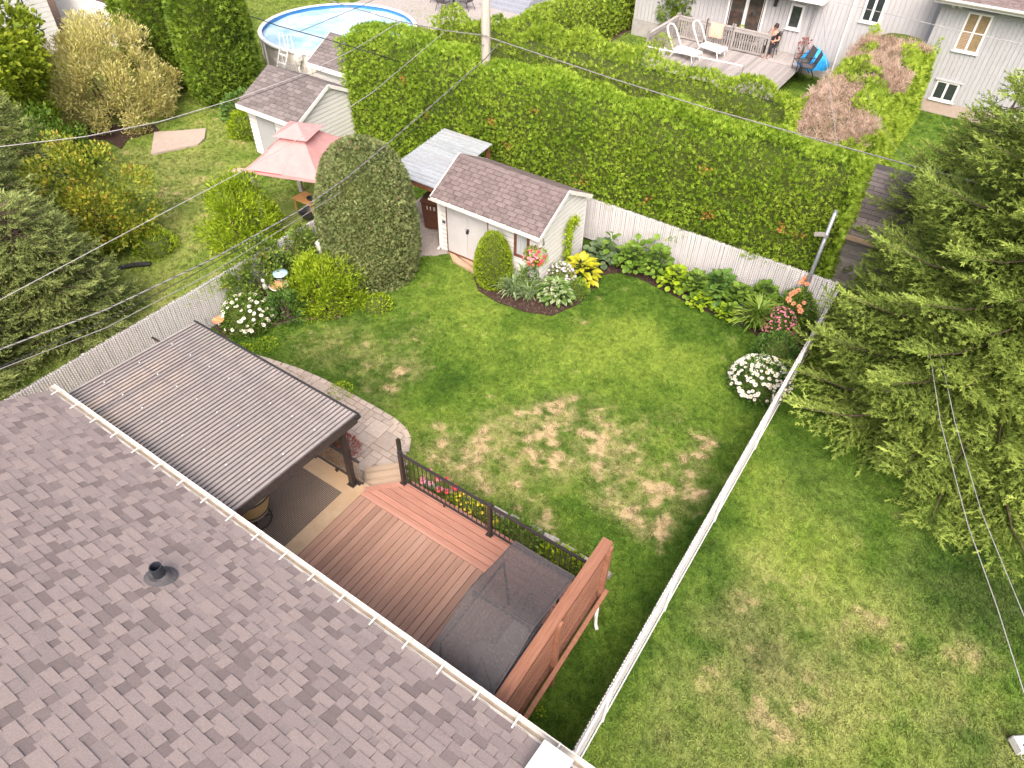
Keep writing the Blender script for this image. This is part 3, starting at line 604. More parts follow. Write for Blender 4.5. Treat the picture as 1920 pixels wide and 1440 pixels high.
lawn(-.999, 14, 17.2, 36, .25, 'lawn strip in front of the grey house on the right', 'lawn', 70, 1.3, [], 'shaded grass before the grey house on the right')
lawn(-36, -14.401, -1, 33, .16, 'yellowish neighbour lawn beyond the left white fence', 'lawn', 120, 1.25, NOGRASS2, 'yellowish grass left of the white slat fence')
lawn(-16.5, -1.001, 19.5, 36, .25, 'lawn behind the tall cedar hedge', 'lawn', 60, 1.3, [], 'grass behind the tall cedar hedge')
def flat(name, poly, z, mat, label, thick=.04):
    o = MB().prism([tuple(p)[:2] for p in poly], z-thick, z).build(name, mat); return tag(o, label, None, None, 'structure')
flat('garden_bed', BED_L, .022, 'mulch', 'dark mulch bed along the left fence'); flat('garden_bed', BED_S, .024, 'mulch', 'dark mulch bed round the white shed corner')
flat('garden_bed', BED_R, .021, 'mulch', 'dark mulch bed along the rear and right fence'); flat('garden_bed', BED_D, .023, 'mulch', 'narrow flower bed along the deck')
flat('garden_bed', MULCH2, .02, 'mulch', 'dark mulch bed beneath the pale willow')
flat('gravel_pad', GRAVEL, .03, 'gravel_base', 'grey gravel pad beside the shed'); flat('concrete_apron', SLABS, .05, 'slab_brown', 'brown concrete apron before the shed doors', .08)
flat('patio_base', PATIO, .0, 'joint_sand', 'sand bed under the stone pavers')
tag(MB().prism([px(290, 250)[:2], px(340, 247)[:2], px(387, 243)[:2], px(384, 262)[:2], px(372, 273)[:2], px(284, 291)[:2]], -.02, .06).build('concrete_pad', 'concrete_pink'), 'pale concrete pad lying in the neighbour lawn', None, None, 'structure')
# gravel: loose stones, uncountable
rg = random.Random(5); m = MB(); gp_ = [tuple(p)[:2] for p in GRAVEL]
for k in range(2600):
    x, y = rg.uniform(-14.2, -11.2), rg.uniform(13.4, 16.5)
    if not inpoly(np.array([x]), np.array([y]), gp_)[0]: continue
    r = rg.uniform(.012, .035); a = rg.random()*6; z = .03
    m.add([(x+r*math.cos(a+i*2.1), y+r*math.sin(a+i*2.1), z-.01) for i in range(3)]+[(x, y, z+r*.8)], [(0, 1, 3), (1, 2, 3), (2, 0, 3)])
tag(m.build('gravel', 'stone'), 'loose grey pebbles on the pad beside the shed', 'gravel', None, 'stuff')
# mulch chips
m = MB()
for poly, n in ((BED_L, 1500), (BED_S, 1300), (BED_R, 2200), (BED_D, 400)):
    q = np.array([tuple(p)[:2] for p in poly]); lo, hi = q.min(0), q.max(0); pts = lo+RNG.random((n*2, 2))*(hi-lo); pts = pts[inpoly(pts[:, 0], pts[:, 1], [tuple(p) for p in q])]
    for x, y in pts[:n]:
        a = rg.random()*6; l = rg.uniform(.02, .05); c, s = math.cos(a)*l, math.sin(a)*l
        m.add([(x-c, y-s, .026), (x+s*.3, y-c*.3, .035+rg.random()*.02), (x+c, y+s, .028), (x-s*.3, y+c*.3, .03)], [(0, 1, 2, 3)])
tag(m.build('mulch_chips', 'bark'), 'loose bark chips scattered over the garden beds', 'mulch', None, 'stuff')
# bed edging: a low strip along the lawn side
def edging(pts, label):
    o = thing('bed_edging', label, 'edging', tuple(pts[0])[:2]+(0,)); m = MB(); b = Vector(o.location)
    for p, q in zip(pts, pts[1:]):
        m.bar(Vector((p[0], p[1], .03))-b, Vector((q[0], q[1], .02))-b, .025, .07)
    m.build('strip', 'bark', o)
edging(BED_L[1:7], 'grey edging strip curving round the left flower bed'); 
# ---------------- pavers
def covers(x0, x1, y0, y1):
    xs = np.array([x0, x1, x1, x0, (x0+x1)/2]); ys = np.array([y0, y0, y1, y1, (y0+y1)/2]); return inpoly(xs, ys, PATIO)
pat = bpy.data.objects.new('stone_patio', None); col.objects.link(pat); tag(pat, 'beige stone paver patio curving beside the lawn', None, None, 'structure')
U = .148; occ = {}; rg = random.Random(12); pmesh = {}; cnt = 0
def paver_mesh(w, h):
    if (w, h) not in pmesh:
        a, b, g, c = w*U/2-.006, h*U/2-.006, .0, .012
        v = [(-a, -b, -.05), (a, -b, -.05), (a, b, -.05), (-a, b, -.05), (-a, -b, .018), (a, -b, .018), (a, b, .018), (-a, b, .018), (-a+c, -b+c, .025), (a-c, -b+c, .025), (a-c, b-c, .025), (-a+c, b-c, .025)]
        m = MB().add(v, [(0, 1, 5, 4), (1, 2, 6, 5), (2, 3, 7, 6), (3, 0, 4, 7), (4, 5, 9, 8), (5, 6, 10, 9), (6, 7, 11, 10), (7, 4, 8, 11), (8, 9, 10, 11)]); pmesh[(w, h)] = m.mesh('paver')
    return pmesh[(w, h)]
far = MB()
for j in range(0, 26):
    for i in range(0, 46):
        if (i, j) in occ: continue
        opts = [(3, 2), (2, 3), (2, 2), (3, 3), (2, 1), (1, 2)]; rg.shuffle(opts); opts.append((1, 1))
        for w, h in opts:
            if any((i+a, j+b) in occ for a in range(w) for b in range(h)): continue
            x0, y0 = -6.4-(i+w)*U, 3.75+j*U; x1, y1 = x0+w*U, y0+h*U
            ins = covers(x0, x1, y0, y1)
            if not ins.all() and (w, h) != (1, 1): continue
            for a in range(w):
                for b in range(h): occ[(i+a, j+b)] = 1
            if ins.sum() < 3: break
            z = rg.uniform(-.004, .004)
            if cnt < 300 and y0 > 5.0:
                o = link('paver', paver_mesh(w, h), pat, ((x0+x1)/2, (y0+y1)/2, z), (rg.uniform(-.01, .01), rg.uniform(-.01, .01), 0)); cnt += 1
            else: far.box(x0+.006, x1-.006, y0+.006, y1-.006, -.05, .022+z)
            break
far.build('pavers', 'paver', pat, kind='stuff')
# a soldier course along the curved lawn edge
edge = [Vector((p[0], p[1], 0)) for p in PATIO[2:12]]
for p, q in zip(edge, edge[1:]):
    n = max(1, int((q-p).length/.2)); d = (q-p)/n; a = math.atan2(d.y, d.x)
    for k in range(n):
        c = p+d*(k+.5); o = link('border_paver', paver_mesh(1, 1), pat, (c.x, c.y, .004), (0, 0, a)); o.scale = (d.length/U*1.0, .95, 1)
# ================================================================ our house: roof, gutter, vents
SL = .46; EV = (-12.0, -.25, 2.78, 2.80)             # eave x0,x1,y,z
RIDGE_Y = -3.2; cs = 1/math.hypot(1, SL); TILT = -math.atan(SL)
house = thing('house', 'bungalow with weathered grey-brown shingle roof in the foreground', 'house', (-6, -3.2, 0))
HB = Vector(house.location)
bx('wall', 'siding', house, -5.6, 5.3, -.0, 5.4, 0, 2.75)
rz = 2.80+(EV[2]-RIDGE_Y)*SL
roof = MB().add([(EV[0]-HB.x, EV[2]-HB.y, 2.80), (EV[1]-HB.x, EV[2]-HB.y, 2.80), (EV[1]-HB.x, RIDGE_Y-HB.y, rz), (EV[0]-HB.x, RIDGE_Y-HB.y, rz), (EV[0]-HB.x, 2*RIDGE_Y-EV[2]-HB.y, 2.80), (EV[1]-HB.x, 2*RIDGE_Y-EV[2]-HB.y, 2.80),
      (EV[0]-HB.x, EV[2]-HB.y, 2.62), (EV[1]-HB.x, EV[2]-HB.y, 2.62), (EV[1]-HB.x, 2*RIDGE_Y-EV[2]-HB.y, 2.62), (EV[0]-HB.x, 2*RIDGE_Y-EV[2]-HB.y, 2.62)],
      [(0, 1, 2, 3), (3, 2, 5, 4), (0, 6, 7, 1), (4, 5, 8, 9), (0, 3, 4, 9, 6), (1, 7, 8, 5, 2), (6, 9, 8, 7)]).build('roof', 'underlay', house)
def on_roof(x, s, up=0.):
    """s metres up the slope from the eave"""
    return Vector((x, EV[2]-s*cs-up*SL*cs*-1*0, EV[3]+s*cs*SL+up))
EXPO = .143; rg = random.Random(21); items = []
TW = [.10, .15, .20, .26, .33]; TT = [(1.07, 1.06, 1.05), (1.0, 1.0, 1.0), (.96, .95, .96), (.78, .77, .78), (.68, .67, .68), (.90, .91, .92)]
nrow = int(5.4/EXPO)
for r in range(nrow):
    x = EV[0]+.0; raised = rg.random() < .5
    while x < EV[1]-.02:
        w = rg.choice(TW[1:] if raised else TW[:4]); w = min(w, EV[1]-x)
        if w < .05: break
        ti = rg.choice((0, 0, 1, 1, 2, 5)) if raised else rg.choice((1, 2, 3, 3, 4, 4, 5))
        items.append((r, x, w, ti, raised)); x += w; raised = not raised if rg.random() < .85 else raised
cp = Vector((0, 0, 12)); nrm = Vector((0, SL*cs, cs))
def shingle_geo(w, raised):
    t = .014 if raised else .006; l = EXPO*1.25; i = .012 if raised else -.001
    return [(0, 0, 0), (w, 0, 0), (w-i*.5, l, 0), (i*.5, l, 0), (0, 0, t), (w, 0, t), (w-i*.5, l, t*.35), (i*.5, l, t*.35)]
SF = [(4, 5, 6, 7), (0, 1, 5, 4), (1, 2, 6, 5), (3, 0, 4, 7)]
def vis(it):
    p = on_roof(it[1]+it[2]/2, it[0]*EXPO); d = p-cp; q = (d.dot(Vector(_rt)), d.dot(Vector(_dn)), d.dot(Vector(_fw)))
    if q[2] < .5: return None
    u, v = 960+FOC*q[0]/q[2], 720+FOC*q[1]/q[2]
    return (0 < u < 1920 and 0 < v < 1440) and it[2]/q[2] or None
sc = [(vis(it) or 0, k) for k, it in enumerate(items)]; top = set(k for s, k in sorted(sc, reverse=True)[:300] if s > 0)
smesh = {}; rest = MB(); rotm = Matrix.Rotation(-math.atan(SL), 3, 'X') @ Matrix.Rotation(math.pi, 3, 'Z')
for k, (r, x, w, ti, ra) in enumerate(items):
    p = on_roof(x+w, r*EXPO)+nrm*.004-HB
    if k in top:
        key = (round(w, 2), ti, ra)
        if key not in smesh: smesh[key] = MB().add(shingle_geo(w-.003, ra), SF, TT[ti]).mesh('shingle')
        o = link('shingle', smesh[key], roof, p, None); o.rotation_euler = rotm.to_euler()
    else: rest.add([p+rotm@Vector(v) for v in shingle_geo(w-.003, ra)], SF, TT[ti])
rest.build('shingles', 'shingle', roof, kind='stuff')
# ridge caps and rake edge
m = MB()
for k in range(40): m.box(EV[0]-HB.x+k*.3, EV[0]-HB.x+k*.3+.31, RIDGE_Y-HB.y-.14, RIDGE_Y-HB.y+.14, rz-.05, rz+.02+.004*(k % 2))
m.build('ridge_cap', 'shingle', roof)
bx('fascia', 'white_paint', house, EV[0]-HB.x, EV[1]-HB.x, EV[2]-HB.y+.002, EV[2]-HB.y+.03, 2.60, 2.775)
# gutter: open white channel with hangers
gp0 = [(.032, 2.83), (.034, 2.70), (.055, 2.69), (.10, 2.69), (.135, 2.745), (.137, 2.83), (.150, 2.832), (.150, 2.822), (.146, 2.74), (.108, 2.678), (.030, 2.678)]
rows = [[(x-HB.x, EV[2]-HB.y+a, z) for a, z in gp0] for x in (EV[0]-.06, EV[1])]
g = MB().sheet(rows); nn = len(gp0); g.add([(EV[0]-.061-HB.x, EV[2]-HB.y+a, z) for a, z in ((.03, 2.68), (.108, 2.68), (.15, 2.74), (.15, 2.832), (.03, 2.832))], [(0, 1, 2, 3, 4)])
gut = g.build('gutter', 'gutter_white', house); bx('gutter_bed', 'joint_cream', gut, EV[0]-HB.x-.05, EV[1]-HB.x, EV[2]-HB.y+.036, EV[2]-HB.y+.115, 2.693, 2.712)
for k in range(20):
    x = EV[0]+.15+k*.6-HB.x
    MB().box(x, x+.025, EV[2]-HB.y-.05, EV[2]-HB.y+.15, 2.834, 2.842).build('hanger', 'gutter_white', gut)
rgd = random.Random(3); deb = MB()
for k in range(420):
    x = rgd.uniform(EV[0], EV[0]+11); y = EV[2]+rgd.uniform(.04, .10); a = rgd.random()*6; l = rgd.uniform(.01, .03)
    deb.add([Vector((x-l*math.cos(a), y-l*.5*math.sin(a), 2.695))-HB, Vector((x, y+.008, 2.705))-HB, Vector((x+l*math.cos(a), y+l*.5*math.sin(a), 2.695))-HB], [(0, 1, 2)])
deb.build('leaf_litter', 'bench_wood', gut, kind='stuff')
# plumbing vent on the slope
vp = px(305, 1085, 3.42)
for z in np.linspace(3.2, 4.6, 400):
    q = px(303, 1082, z)
    if abs(EV[3]+(EV[2]-q.y)*SL-z) < .004: vp = q; break
vp = vp-HB; ve = MB()
ve.lathe([(.082, -.06), (.082, .27), (.066, .27), (.066, .06), (.0, .06)], 20, vp)
vent = ve.build('vent_pipe', 'dark_plastic', roof, smooth=False)
fl = MB(); q = [Vector((math.cos(a)*.20, math.sin(a)*.20, 0)) for a in np.linspace(0, 2*math.pi, 19)[:-1]]
fl.add([vp+Vector((v.x, v.y, .022-v.y*SL)) for v in q]+[vp+Vector((v.x*.7, v.y*.7, .05-v.y*.7*SL)) for v in q]+[vp+Vector((v.x*.42, v.y*.42, .085)) for v in q],
       [(i, (i+1) % 18, 18+(i+1) % 18, 18+i) for i in range(18)]+[(18+i, 18+(i+1) % 18, 36+(i+1) % 18, 36+i) for i in range(18)])
fl.build('vent_flange', 'sling_grey', roof)
# white box vent near the lower right edge
bp = px(1022, 1402, 2.98); bo = MB()
sx, sy, L_ = .26, .34, .34
def rp(x, s, h): v = on_roof(x, s)+nrm*h; return v-HB
s0 = (EV[2]-bp.y)/cs; x0 = bp.x-.03
bo.add([rp(x0, s0, .01), rp(x0+.36, s0, .01), rp(x0+.36, s0+.5, .01), rp(x0, s0+.5, .01), rp(x0, s0, .12), rp(x0+.36, s0, .12), rp(x0+.36, s0+.5, .10), rp(x0, s0+.5, .10)],
       [(4, 5, 6, 7), (0, 1, 5, 4), (1, 2, 6, 5), (2, 3, 7, 6), (3, 0, 4, 7)])
bo.add([rp(x0-.03, s0-.03, .122), rp(x0+.39, s0-.03, .122), rp(x0+.39, s0+.53, .102), rp(x0-.03, s0+.53, .102), rp(x0-.03, s0-.03, .15), rp(x0+.39, s0-.03, .15), rp(x0+.39, s0+.53, .13), rp(x0-.03, s0+.53, .13)],
       [(4, 5, 6, 7), (0, 1, 5, 4), (1, 2, 6, 5), (2, 3, 7, 6), (3, 0, 4, 7)])
bo.build('roof_vent', 'white_paint', roof)
# ================================================================ raised concrete balcony, mat, stairs
DZ = .55
tag(MB().box(-13.9, -7.085, 2.2, 5.66, .02, DZ).build('concrete_balcony', 'concrete_tan'), 'tan concrete balcony beside the deck', None, None, 'structure')
mt = thing('door_mat', 'large dark perforated rubber mat on the tan balcony', 'mat', (-8.4, 4.2, DZ))
m = MB(); x0, x1, y0, y1 = -9.2, -7.42, 2.6, 5.2; px_, py_ = .038, .038
for i in range(int((x1-x0)/px_)+1): x = x0+i*px_+8.4; m.box(x, x+.018, y0-4.2, y1-4.2, .004, .014)
m.build('mat_strips', 'mat_rubber', mt, kind='stuff'); m = MB()
for j in range(int((y1-y0)/py_)+1): y = y0+j*py_-4.2; m.box(x0+8.4, x1+8.4, y, y+.015, .003, .010)
m.build('mat_cross_strips', 'mat_rubber', mt, kind='stuff')
# swivel wicker chair
ch = thing('swivel_chair', 'tan wicker tub chair on a black ring base on the mat', 'chair', (-8.33, 3.78, DZ+.015), R_(-35))
rows = []
for t in np.linspace(0, 1, 8):
    hgt = .34+.50*t; rr = .30+.10*t
    rows.append([(math.cos(a)*rr, math.sin(a)*rr, .32+(hgt-.32)*(.55+.45*math.sin((a+math.pi*.62)/(2*math.pi*.62)*math.pi)**.6)) for a in np.linspace(-math.pi*.62, math.pi*.62, 25)])
sh = MB().sheet(rows); sh.build('shell', 'wicker', ch, smooth=True).modifiers.new('t', 'SOLIDIFY').thickness = .03
MB().tube(rows[-1], .018, 6).build('rim', 'bronze', ch); MB().tube([tuple(Vector(p)*1.02) for p in rows[1]], .014, 6).build('band', 'bronze', ch)
MB().lathe([(0, .26), (.27, .27), (.30, .32), (.27, .38), (0, .40)], 20).build('seat_cushion', 'cushion', ch, smooth=True)
MB().tube([(math.cos(a)*.30, math.sin(a)*.30, .016) for a in np.linspace(0, 2*math.pi, 25)], .016, 6, cap=False).build('ring_base', 'black_metal', ch)
m = MB(); m.tube([(0, 0, .03), (0, 0, .27)], .03, 8)
for a in (0, 1.57, 3.14, 4.71): m.tube([(0, 0, .05), (math.cos(a)*.3, math.sin(a)*.3, .02)], .012, 5)
m.build('pedestal', 'black_metal', ch)
# stairs at the cut corner, treads facing the pavers
A, B = Vector((-7.10, 5.52, 0)), Vector((-6.52, 6.14, 0)); sd = (B-A).normalized(); so = Vector((-sd.y, sd.x, 0))
st = thing('garden_stairs', 'pale wooden steps leading from the deck corner to the pavers', 'stairs', (A+B)/2)
wd_ = (B-A).length-.06; ang = math.atan2(sd.y, sd.x); st.rotation_euler.z = ang
for k in range(3):
    z = DZ-.135*(k+1)
    for b in range(2): MB().box(-wd_/2, wd_/2, .02+k*.30+b*.148, .02+k*.30+b*.148+.143, z-.032, z).build('tread', 'tread_wood', st)
    MB().box(-wd_/2+.02, wd_/2-.02, .018+k*.30, .030+k*.30, z, z+.10).build('riser', 'tread_wood', st)
for s in (-1, 1): MB().add([(s*wd_/2, .0, .0), (s*wd_/2, .93, .0), (s*wd_/2, .93, .10), (s*wd_/2, .02, DZ-.1), (s*(wd_/2+.03), .0, .0), (s*(wd_/2+.03), .93, .0), (s*(wd_/2+.03), .93, .10), (s*(wd_/2+.03), .02, DZ-.1)],
    [(0, 1, 2, 3), (7, 6, 5, 4), (0, 4, 5, 1), (1, 5, 6, 2), (2, 6, 7, 3), (3, 7, 4, 0)]).build('stringer', 'tread_wood', st)
# ================================================================ deck
dk = thing('wooden_deck', 'reddish-brown wooden deck with boards in two directions', 'deck', (-4.7, 4.2, 0)); K = Vector((-4.7, 4.2, 0)); rg = random.Random(8)
X0, X1 = -7.08, -2.12; n = 34; w = (X1-X0)/n
bm = MB().box(-1.575, 1.575, -(w-.011)/2, (w-.011)/2, -.03, 0).mesh('deck_wood')
for i in range(n): link('deck_board', bm, dk, (X0+(i+.5)*w-K.x, 3.80-K.y, DZ+rg.uniform(-.0015, .0015)), (0, 0, math.pi/2))
MB().box(-2.52, 2.48, -.07, .07, -.03, 0).build('divider_board', 'deck_wood_pink', dk, loc=(-4.58-K.x, 5.452-K.y, DZ+.003))
nb = 5; wb = .134
for i in range(nb):
    y0 = 5.535+i*(wb+.012); y1 = y0+wb
    def xl(y): return A.x+(y-A.y)/(B.y-A.y)*(B.x-A.x)+.03
    poly = [(xl(y0), y0), (X1, y0), (X1, y1), (xl(y1), y1)]; c = Vector((sum(p[0] for p in poly)/4, (y0+y1)/2, DZ))
    MB().prism([(p[0]-c.x, p[1]-c.y) for p in poly], -.03, 0).build('deck_board', 'deck_wood_pink', dk, loc=c-K)
YF = 5.535+nb*(wb+.012)
MB().bar(Vector((A.x, A.y, DZ-.009))-K, Vector((B.x, B.y, DZ-.009))-K, .13, .03).build('corner_board', 'deck_wood_pink', dk)
bx('fascia_board', 'deck_wood_pink', dk, B.x-K.x+.05, X1-K.x, YF-K.y-.03, YF-K.y, DZ-.24, DZ-.033)
bx('side_fascia', 'deck_wood', dk, X1-K.x, X1-K.x+.03, 2.3-K.y, YF-K.y-.04, DZ-.24, DZ-.01)
for x in (-6.4, -4.4, -2.3):
    for y in (3.0, 6.1): bx('footing_post', 'deck_wood', dk, x-.05-K.x, x+.05-K.x, y-.05-K.y, y+.05-K.y, 0, DZ-.04)
# ================================================================ deck railing
def railing(name, label, p, q, posts, z, h, step=.108, mat='bronze', foot=None):
    p, q = Vector(p), Vector(q); L_ = (q-p).length; d = (q-p)/L_; o = thing(name, label, 'railing', (p.x, p.y, z), math.atan2(d.y, d.x))
    for s in posts:
        b = MB().box(s-.038, s+.038, -.038, .038, 0, h+.03); b.build('post', mat, o)
        MB().box(s-.07, s+.07, -.07, .07, 0, .012).build('base_plate', mat, o); MB().box(s-.043, s+.043, -.043, .043, h+.03, h+.045).build('post_cap', mat, o)
    MB().box(0, L_, -.026, .026, h-.03, h).build('top_rail', mat, o); MB().box(0, L_, -.018, .018, .085, .115).build('bottom_rail', mat, o)
    bal = MB().box(-.007, .007, -.007, .007, .10, h-.02).mesh(mat); n = int(L_/step)
    for i in range(1, n):
        s = i*L_/n
        if min(abs(s-t) for t in posts) > .05: link('baluster', bal, o, (s, 0, 0))
    for s in foot or []: MB().box(s-.012, s+.012, -.02, .02, 0, .09).build('foot', mat, o)
    return o
ry = 6.12
rl = railing('deck_railing', 'dark bronze baluster railing along the deck edge above the flowers', (-6.56, ry, 0), (-2.2, ry, 0), [0., 2.17, 4.33], DZ, .93, foot=[1.05, 3.2])
# stair handrail falls from the corner post
hp = Vector((-6.56, ry, 0)); he = hp+so*.85
hr = thing('stair_handrail', 'sloping bronze handrail beside the pale steps', 'railing', (he.x, he.y, 0))
MB().bar(hp-he+Vector((0, 0, DZ+.86))+so*.06, Vector((0, 0, .93)), .05, .04).build('rail', 'bronze', hr); bx('post', 'bronze', hr, -.035, .035, -.035, .035, .03, .95)
MB().bar(hp-he+Vector((0, 0, DZ+.12))+so*.06, Vector((0, 0, .25)), .03, .03).build('lower_rail', 'bronze', hr)
for k in range(1, 7):
    f = k/7.; c = (hp-he)*(1-f); MB().box(c.x-.008, c.x+.008, c.y-.008, c.y+.008, DZ+.12-.42*f, DZ+.86-.48*f).build('baluster', 'bronze', hr)
# tinted glass railing along the balcony front
gr = thing('glass_railing', 'low tinted glass railing along the balcony front edge', 'railing', (-10.4, 5.58, DZ))
bx('bottom_rail', 'bronze', gr, -3.3, 3.22, -.02, .02, .06, .09); bx('top_rail', 'bronze', gr, -3.3, 3.22, -.022, .022, .74, .78)
for k in range(5): bx('glass_panel', 'glass_tint', gr, -3.27+k*1.3, -3.27+k*1.3+1.26, -.004, .004, .09, .74)
for k in range(11): bx('foot', 'bronze', gr, -3.2+k*.63, -3.15+k*.63, -.05, .03, 0, .06)
# ================================================================ patio awning
AX0, AX1, AYF, AYB, AZF, AZB = -12.05, -7.30, 5.87, 2.86, 2.36, 2.53
aw = thing('patio_awning', 'lean-to awning of ribbed smoky panels on dark posts beside the house', 'awning', (-9.7, 5.5, 0)); Q = Vector(aw.location)
def az(y): return AZF+(AZB-AZF)*(AYF-y)/(AYF-AYB)
for x in (-7.40, -9.7, -11.95):
    p = MB().box(x-.05-Q.x, x+.05-Q.x, -.05, .05, DZ if x > -11.99 else 0, AZF-.2); po = p.build('post', 'bronze', aw); bx('base_plate', 'bronze', po, x-.09-Q.x, x+.09-Q.x, -.09, .09, DZ, DZ+.012)
bx('front_beam', 'bronze', aw, AX0-Q.x+.03, AX1-Q.x-.03, -.05, .05, AZF-.20, AZF-.06)
for k in range(7):
    x = AX0+.06+k*(AX1-AX0-.12)/6-Q.x
    MB().add([(x-.022, AYB-Q.y, AZB-.15), (x+.022, AYB-Q.y, AZB-.15), (x+.022, AYF-Q.y-.02, AZF-.13), (x-.022, AYF-Q.y-.02, AZF-.13), (x-.022, AYB-Q.y, AZB-.012), (x+.022, AYB-Q.y, AZB-.012), (x+.022, AYF-Q.y-.02, AZF-.012), (x-.022, AYF-Q.y-.02, AZF-.012)],
             [(3, 2, 1, 0), (4, 5, 6, 7), (0, 1, 5, 4), (1, 2, 6, 5), (2, 3, 7, 6), (3, 0, 4, 7)]).build('rafter', 'bronze', aw)
for y in (3.6, 4.35, 5.1): bx('purlin', 'bronze', aw, AX0-Q.x+.05, AX1-Q.x-.05, y-Q.y-.02, y-Q.y+.02, az(y)-.06, az(y)-.014)
# ribbed sheets
NP = 7; pw_ = (AX1-AX0)/NP; pitch = .1055
for k in range(NP):
    x0 = AX0+k*pw_; nr = 7; m = MB(); rb = MB(); pt = pw_/nr
    for r in range(nr):
        a = x0+r*pt-Q.x; prof = [(a, 0), (a+pt*.74, 0), (a+pt*.79, .022), (a+pt*.95, .022), (a+pt, 0)]
        rows = [[(xx, y-Q.y, az(y)+zz) for xx, zz in prof] for y in (AYB, AYF)]
        m.sheet([r_[:2] for r_ in rows]); rb.sheet([r_[1:] for r_ in rows])
    pn = m.build('roof_panel', 'poly_sheet', aw); rb.build('rib', 'poly_rib', pn)
MB().add([(AX1-Q.x-.03, AYB-Q.y, AZB-.21), (AX1-Q.x, AYB-Q.y, AZB-.21), (AX1-Q.x, AYF-Q.y-.02, AZF-.21), (AX1-Q.x-.03, AYF-Q.y-.02, AZF-.21), (AX1-Q.x-.03, AYB-Q.y, AZB-.008), (AX1-Q.x, AYB-Q.y, AZB-.008), (AX1-Q.x, AYF-Q.y-.02, AZF-.008), (AX1-Q.x-.03, AYF-Q.y-.02, AZF-.008)], [(3, 2, 1, 0), (4, 5, 6, 7), (0, 1, 5, 4), (1, 2, 6, 5), (2, 3, 7, 6), (3, 0, 4, 7)]).build('side_beam', 'bronze_worn', aw)
scr = MB().lathe([(.016, .0), (.016, .006), (.0, .01)], 6).mesh('white_paint')
for y in (3.6, 4.35, 5.1):
    for k in range(8):
        x = AX0+.3+k*.59-Q.x; link('screw_cap', scr, aw, (x, y-Q.y, az(y)+.024))
bx('front_trim', 'black_metal', aw, AX0-Q.x-.02, AX1-Q.x+.02, AYF-Q.y, AYF-Q.y+.035, AZF-.04, AZF+.03); bx('trim_end', 'black_metal', aw, AX1-Q.x+.02, AX1-Q.x+.06, AYF-Q.y-.07, AYF-Q.y+.03, AZF-.07, AZF+.005)
# ================================================================ privacy screen
sn = thing('privacy_screen', 'tall reddish wooden privacy screen of horizontal slats beside the deck', 'screen', (-2.07, 4.6, 0)); W = Vector(sn.location)
SY0, SY1, SZ = 2.95, 6.2, 2.27
for y in (SY0+.1, 4.55, SY1-.06): bx('post', 'screen_wood', sn, .042, .125, y-W.y-.045, y-W.y+.045, 0, SZ-.04)
MB().box(-1.63, 1.63, -.085, .10, -.04, 0).build('cap_board', 'screen_wood', sn, loc=(0, 0, SZ), rot=(0, 0, math.pi/2))
sl = MB().box(-1.60, 1.60, -.011, .011, 0, .082).mesh('screen_wood')
for k in range(9): link('slat', sl, sn, (.030, 0, .93+k*.142), (0, 0, math.pi/2))
bx('lower_rail', 'screen_wood', sn, .127, .160, -1.62, 1.62, .62, .78); bx('base_beam', 'screen_wood', sn, -.06, .045, -1.62, 1.62, .44, .60)
bx('middle_ledge', 'screen_wood', sn, .127, .20, -1.62, 1.62, .79, .825)
dsx = thing('downspout', 'white downspout pipe on the lawn below the screen end', 'downspout', (-1.93, 5.95, 0)); m = MB().tube([(0, 0, .62), (.02, 0, .2), (.05, -.03, .05), (.12, -.10, .03)], .035, 8); m.build('pipe', 'white_paint', dsx, smooth=True)
# ================================================================ canopy swing on the deck
sw = thing('canopy_swing', 'patio swing under a black see-through mesh canopy on the deck', 'swing', (-2.74, 4.1, DZ)); W = Vector((-2.74, 4.1, DZ))
cx0, cx1 = -3.30, -2.19; ys = (5.31, 4.13, 2.92); zs = (2.30, 2.60, 2.30)
rows = []
for f in np.linspace(0, 1, 17):
    y = ys[0]+(ys[2]-ys[0])*f; t = 1-abs(y-ys[1])/1.2; z = zs[0]+(zs[1]-zs[0])*max(0, t)-.03*math.sin(f*2*math.pi)**2
    rows.append([(x-W.x, y-W.y, z-W.z-.035*math.sin(math.pi*(x-cx0)/(cx1-cx0))*(1 if .05 < f < .95 else .3)) for x in np.linspace(cx0, cx1, 9)])
cn = MB().sheet(rows).build('canopy', 'mesh_black', sw, smooth=True)
for f, nm in ((0, 'hem'), (8, 'ridge_seam'), (16, 'hem')): MB().tube([(p[0], p[1], p[2]+.004) for p in rows[f]], .007, 5).build(nm, 'seam_black', cn)
for sgn, ix in ((-1, 0), (1, 8)): MB().tube([(r[ix][0], r[ix][1], r[ix][2]) for r in rows], .014, 5).build('hem', 'seam_black', cn)
MB().tube([(rows[i][4][0], rows[i][4][1], rows[i][4][2]+.004) for i in range(17)], .004, 4).build('middle_seam', 'seam_black', cn)
vl = MB().sheet([[(p[0], p[1]+.004, p[2]) for p in rows[0]], [(p[0], p[1]+.03, p[2]-.16) for p in rows[0]]]).build('valance', 'mesh_black', cn)
for x in (cx0+.05, cx1-.05):
    for y in (5.1, 3.1): MB().tube([(x-W.x, y-W.y, 0), (x-W.x, (y*.8+4.1*.2)-W.y, 1.72)], .022, 7).build('leg', 'black_metal', sw)
    MB().tube([(x-W.x, 4.9-W.y, 1.70), (x-W.x, 3.3-W.y, 1.70)], .02, 7).build('side_bar', 'black_metal', sw)
MB().tube([(cx0-W.x+.05, 4.1-W.y, 1.98), (cx1-W.x-.05, 4.1-W.y, 1.98)], .022, 7).build('top_bar', 'black_metal', sw)
for x in (cx0+.05, cx1-.05): MB().tube([(x-W.x, 4.1-W.y, 1.70), (x-W.x, 4.1-W.y, 1.98)], .02, 7).build('strut', 'black_metal', sw)
